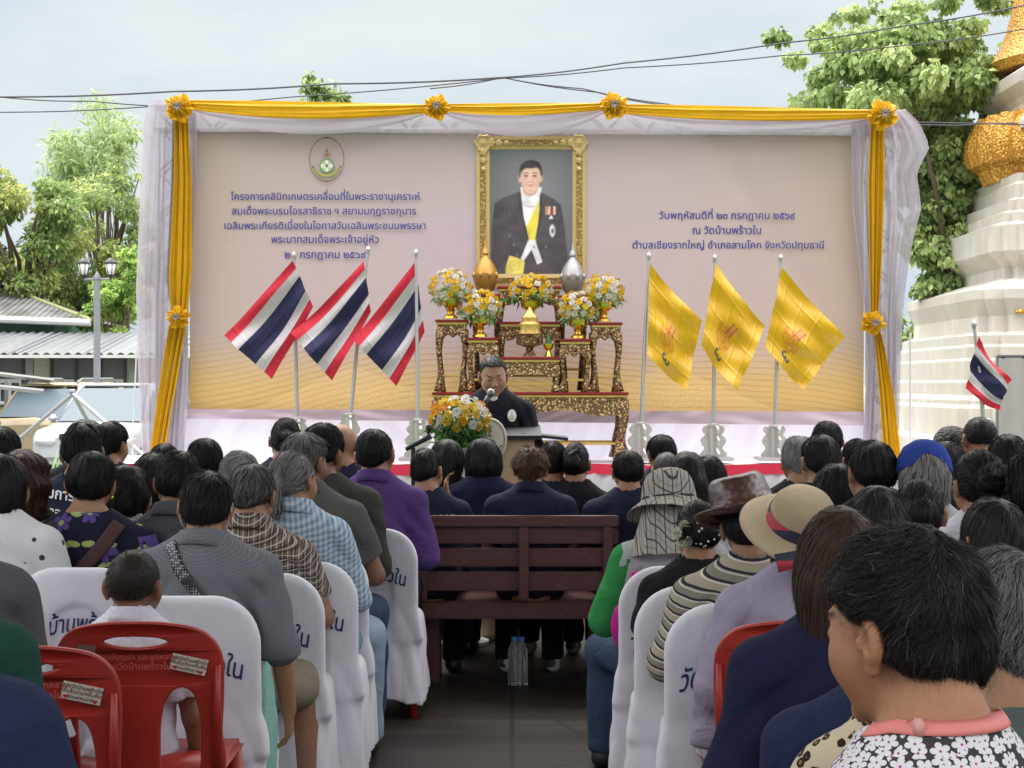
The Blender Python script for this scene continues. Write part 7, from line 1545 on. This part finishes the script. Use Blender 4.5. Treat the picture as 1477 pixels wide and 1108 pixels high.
# far right heads
o, f, sf = P('person in bright blue cap with grey hair sticking out', 1333, 645, 5.9, dict(yaw=-6), 'bob', dict(n=2200, grey=.75, length=.05, curl=.3, lift=.006), LGREY, group=ROWR, seed=41)
CAPB = wave_fab('bright blue cap cloth', (.02, .045, .24))
head_mesh(f, grid_lathe([(.002, .155), (.045, .150), (.08, .125), (.1, .085), (.108, .035), (.109, .02), (.105, .02)], 40), 'cap', CAPB, o, rx=-6)
P('white haired person just right of the straw hat', 1152, 630, 7.6, dict(), 'short', dict(grey=.95, thick=1.1), BLACK, group=ROWR, h=.014)
P('black haired man above the straw hat', 1184, 628, 7., dict(yaw=6), 'short', dict(n=1700, thick=1.1), NAVY, tone=0, group=ROWR)
P('dark haired person furthest back behind the man above the straw hat', 1194, 610, 9.2, dict(), 'short', dict(thick=1.2), BLACK, group=ROWR, h=.016)
P('dark haired person peeping out below the yellow curtain', 1236, 634, 8.1, dict(), 'short', None, BLACK, group=ROWR, h=.016)
P('low dark head between the straw hat and the thick straight hair', 1206, 668, 6.4, dict(), 'bob', None, BLACK, group=ROWR, h=.014)
P('person with thick straight black hair below the yellow curtain', 1257, 637, 6., dict(yaw=6), 'short', dict(n=2600, thick=1.5, length=.06), BLACK, tone=0, group=ROWR)
P('woman with sleek black hair in front of the blue cap', 1266, 703, 4.55, dict(sw=.17), 'long', dict(n=3200, length=.09, color=(.010, .009, .010)), BLACK, group=ROWR, hh=.007)
P('woman with sequinned black bun right of the sleek hair', 1326, 690, 5.1, dict(sw=.165), 'net', dict(n=1800, color=(.010, .010, .011)), BLACK, group=ROWR)
o, f, sf = P('woman with black flower clip in her bun', 1410, 650, 5.6, dict(yaw=8, sw=.17), 'bun', dict(n=2000), WHITE, tone=2, group=ROWR, seed=44)
v, fc, col = petals_ball(f.h2w((.0, -.155, .03)), (.035, .02, .03), 7, [(.02, .02, .022), (.05, .05, .055)], 3, .03, up=False); mesh_np('hair_flower', np.array(v), np.array(fc), vcol('satin petal', .4), o, True, np.array(col))
P('man with short black hair before the striped flag at right', 1413, 598, 8.4, dict(yaw=4), 'fade', dict(n=2500, thick=1.), NAVY, tone=0, group=ROWR)
o, f, sf = P('man in black shirt with white lettering near the right edge', 1455, 626, 6.7, dict(yaw=0, sw=.19), 'short', dict(n=1900), BLACK, tone=0, collar_m=BLACK, group=ROWR)
back_text(f, sf, 'กรรมการ', .066, .935, WHITET, o, .02)
P('woman with smooth dark hair at the right, behind the near grey head', 1430, 720, 4.3, dict(yaw=20, sw=.17), 'bob', dict(n=2600, color=(.012, .010, .011), brown=.15), BLACK, group=ROWR)
P('person in dark top cut by the right edge', 1496, 640, 5.4, dict(yaw=10), 'bob', None, BLACK, group=ROWR, h=.014)
o, f, sf = P('person in dark net hat left of the man before the flag', 1372, 622, 8.7, dict(), 'short', None, BLACK, group=ROWR, h=.016); dome_hat(f, o, NET.m)
P('dark haired person under the net hat, right of the blue cap', 1366, 636, 7.9, dict(yaw=-10), 'bob', None, BLACK, group=ROWR, h=.016)
covered_chair('white covered chair under the check sun hat', 988, 5.6, -3)
covered_chair('white covered chair of the woman in the beaded net', 1021, 5.05, -3)
covered_chair('white covered chair of the striped knit', 1076, 4.64, -4)
# every other seated person has a chair of the same kind, hidden by the rows behind
_have = [(c.location.x, c.location.y) for c in COL.objects if c.parent is None and c.get('category') == 'chair']
for px, Y, grp in SEATED:
    x, y = at(px, 0, Y).x, Y - .08
    if any(abs(x - a) < .3 and abs(y - b) < .3 for a, b in _have): continue
    c = copy_tree(CH0); c.location = (x, y - .01, 0); tag(c, 'white covered chair hidden by the seated crowd ' + ('left' if grp == ROWL else 'right') + ' of the aisle', 'chair', 'chairs under white fitted covers'); _have.append((x, y))
# bag, bottle
e = empty('pink_bag', (at(940, 0, 5.6).x, 5.72, .0), 'bright pink cloth bag hung between the covered chairs at right', 'bag')
v, q = surface(lambda P_: smax(ell(P_, (0, 0, .60), (.13, .05, .15)), P_[:, 2] - .70 - .2 * P_[:, 0], .01) + .006 * wob(P_, 30, 3), (-.2, -.1, .4), (.2, .1, .8), .01); mesh_np('pouch', v, q, wave_fab('pink cloth', (.42, .02, .22)), e)
MB().tube([(-.08, 0, .68), (-.05, 0, .78), (.04, 0, .79), (.09, 0, .70)], .012, 8).build('handle', wave_fab('pink strap cloth', (.4, .02, .2)), e, smooth=True)
PET = M('clear bottle plastic', (.9, .92, .95), .05, 0, .5); PET.b.inputs['Transmission Weight'].default_value = .9; PET.b.inputs['IOR'].default_value = 1.25
for px, lab in ((742, 'left'), (752, 'right')):
    e = empty('water_bottle', (at(px, 0, 7.85).x, 7.9, 0), lab + ' of two clear water bottles standing under the bench', 'bottle', 'water bottles under the bench')
    pf = [(0, 0), (.028, 0), (.032, .008)]
    for i in range(9): pf += [(.032, .015 + i * .016), (.029, .021 + i * .016), (.032, .027 + i * .016)]
    MB().lathe(pf + [(.03, .17), (.014, .205), (.014, .215), (0, .215)], n=20).build('body', PET.m, e, smooth=True); MB().lathe([(0, .213), (.016, .213), (.016, .23), (0, .231)], n=16).build('cap', plain('blue cap', (.05, .2, .5), .5), e, auto=True)
v, q = surface(lambda P_: uni(.03, [ell(P_, (0, 0, -.03), (.085, .06, .07)), ell(P_, (.045, .0, .045), (.05, .05, .06)), ell(P_, (-.05, .01, -.06), (.06, .05, .06))]) + .010 * wob(P_, 30, 4), (-.17, -.12, -.17), (.17, .12, .17), .008)
o = mesh_np('leopard_scarf', v, q, leopard('leopard print cloth'), None, True, None, P3(1238, 1085, 2.35)); tag(o, 'leopard print scarf bundled below the chin of the near woman', 'scarf')
e = empty('mint_cloth', (at(384, 0, 4.95).x, 4.95, 0), 'pale mint cloth hanging beside the beige shorts', 'cloth')
v, q = surface(lambda P_: smax(ell(P_, (0, .02, .34), (.036, .06, .26)), .1 - P_[:, 2], .02) + .006 * np.sin(P_[:, 0] * 140 + 2 * wob(P_, 9, 2)) + .004 * wob(P_, 30, 3), (-.12, -.12, .0), (.12, .16, .68), .009); mesh_np('cloth', v, q, wave_fab('mint cloth', (.22, .42, .36)), e)
# --- the speaker
o, f, sf = P('man in dark shirt with crest badge reading at the podium', 712, 513, 9.75, dict(stand=True, yaw=4, pitch=18, sw=.195, chest=(.17, .115), belly=(.165, .13), arms=('read', 'read'), neck=.056, hf=.03), 'none', None, wave_fab('black navy shirt', (.016, .015, .024)), tone=4, rz=math.pi, shirt_kw=dict(sleeve='long', loose=.016), trousers=BLACKT, shoes=SHOEB, seed=51, h=.0075, lips=(.85, .6, .58))
make_hair(f, 'speaker', 51, (.014, .013, .013), o, .006, n=2600, wid=.0022, grey=.28, length=.03)
collar(f, bpy.data.materials['black navy shirt'], o, .04, .05, .068, .026, 1.0)
v, q = surface(lambda P_: smax(ell(P_, f.nb + _a((0, .085, -.03)), (.04, .03, .05)), -P_[:, 1] + f.nb[1], .01), f.nb - .15, f.nb + .15, .008); mesh_np('undershirt', v, q, wave_fab('white undershirt', (.6, .58, .56)), o)
C, A = emblem(60, srgb(150, 140, 110), srgb(232, 228, 222)); bx0, bz0 = -.115, .86 + f.U
ny, nx = C.shape[:2]; X, Z = np.meshgrid(np.linspace(.085, .145, nx), np.linspace(.955, .875, ny)); X = X[:, ::-1]; yy, _ = drape_back(sf, -X.ravel().astype(np.float32), (Z.ravel() + f.U).astype(np.float32), .5, .004, 40, -1.)
i = np.arange((ny - 1) * (nx - 1)); r_, c_ = i // (nx - 1), i % (nx - 1); a_ = r_ * nx + c_; fq = np.stack([a_, a_ + 1, a_ + nx + 1, a_ + nx], 1)
ob = mesh_np('badge', np.stack([-X.ravel(), yy + .003, Z.ravel() + f.U], 1), fq, PRINT, o, True, C.reshape(-1, 3)); bm = bmesh.new(); bm.from_mesh(ob.data); bm.verts.ensure_lookup_table(); bmesh.ops.delete(bm, geom=[w for w in bm.verts if A.reshape(-1)[w.index] < .35], context='VERTS'); bm.to_mesh(ob.data); bm.free()
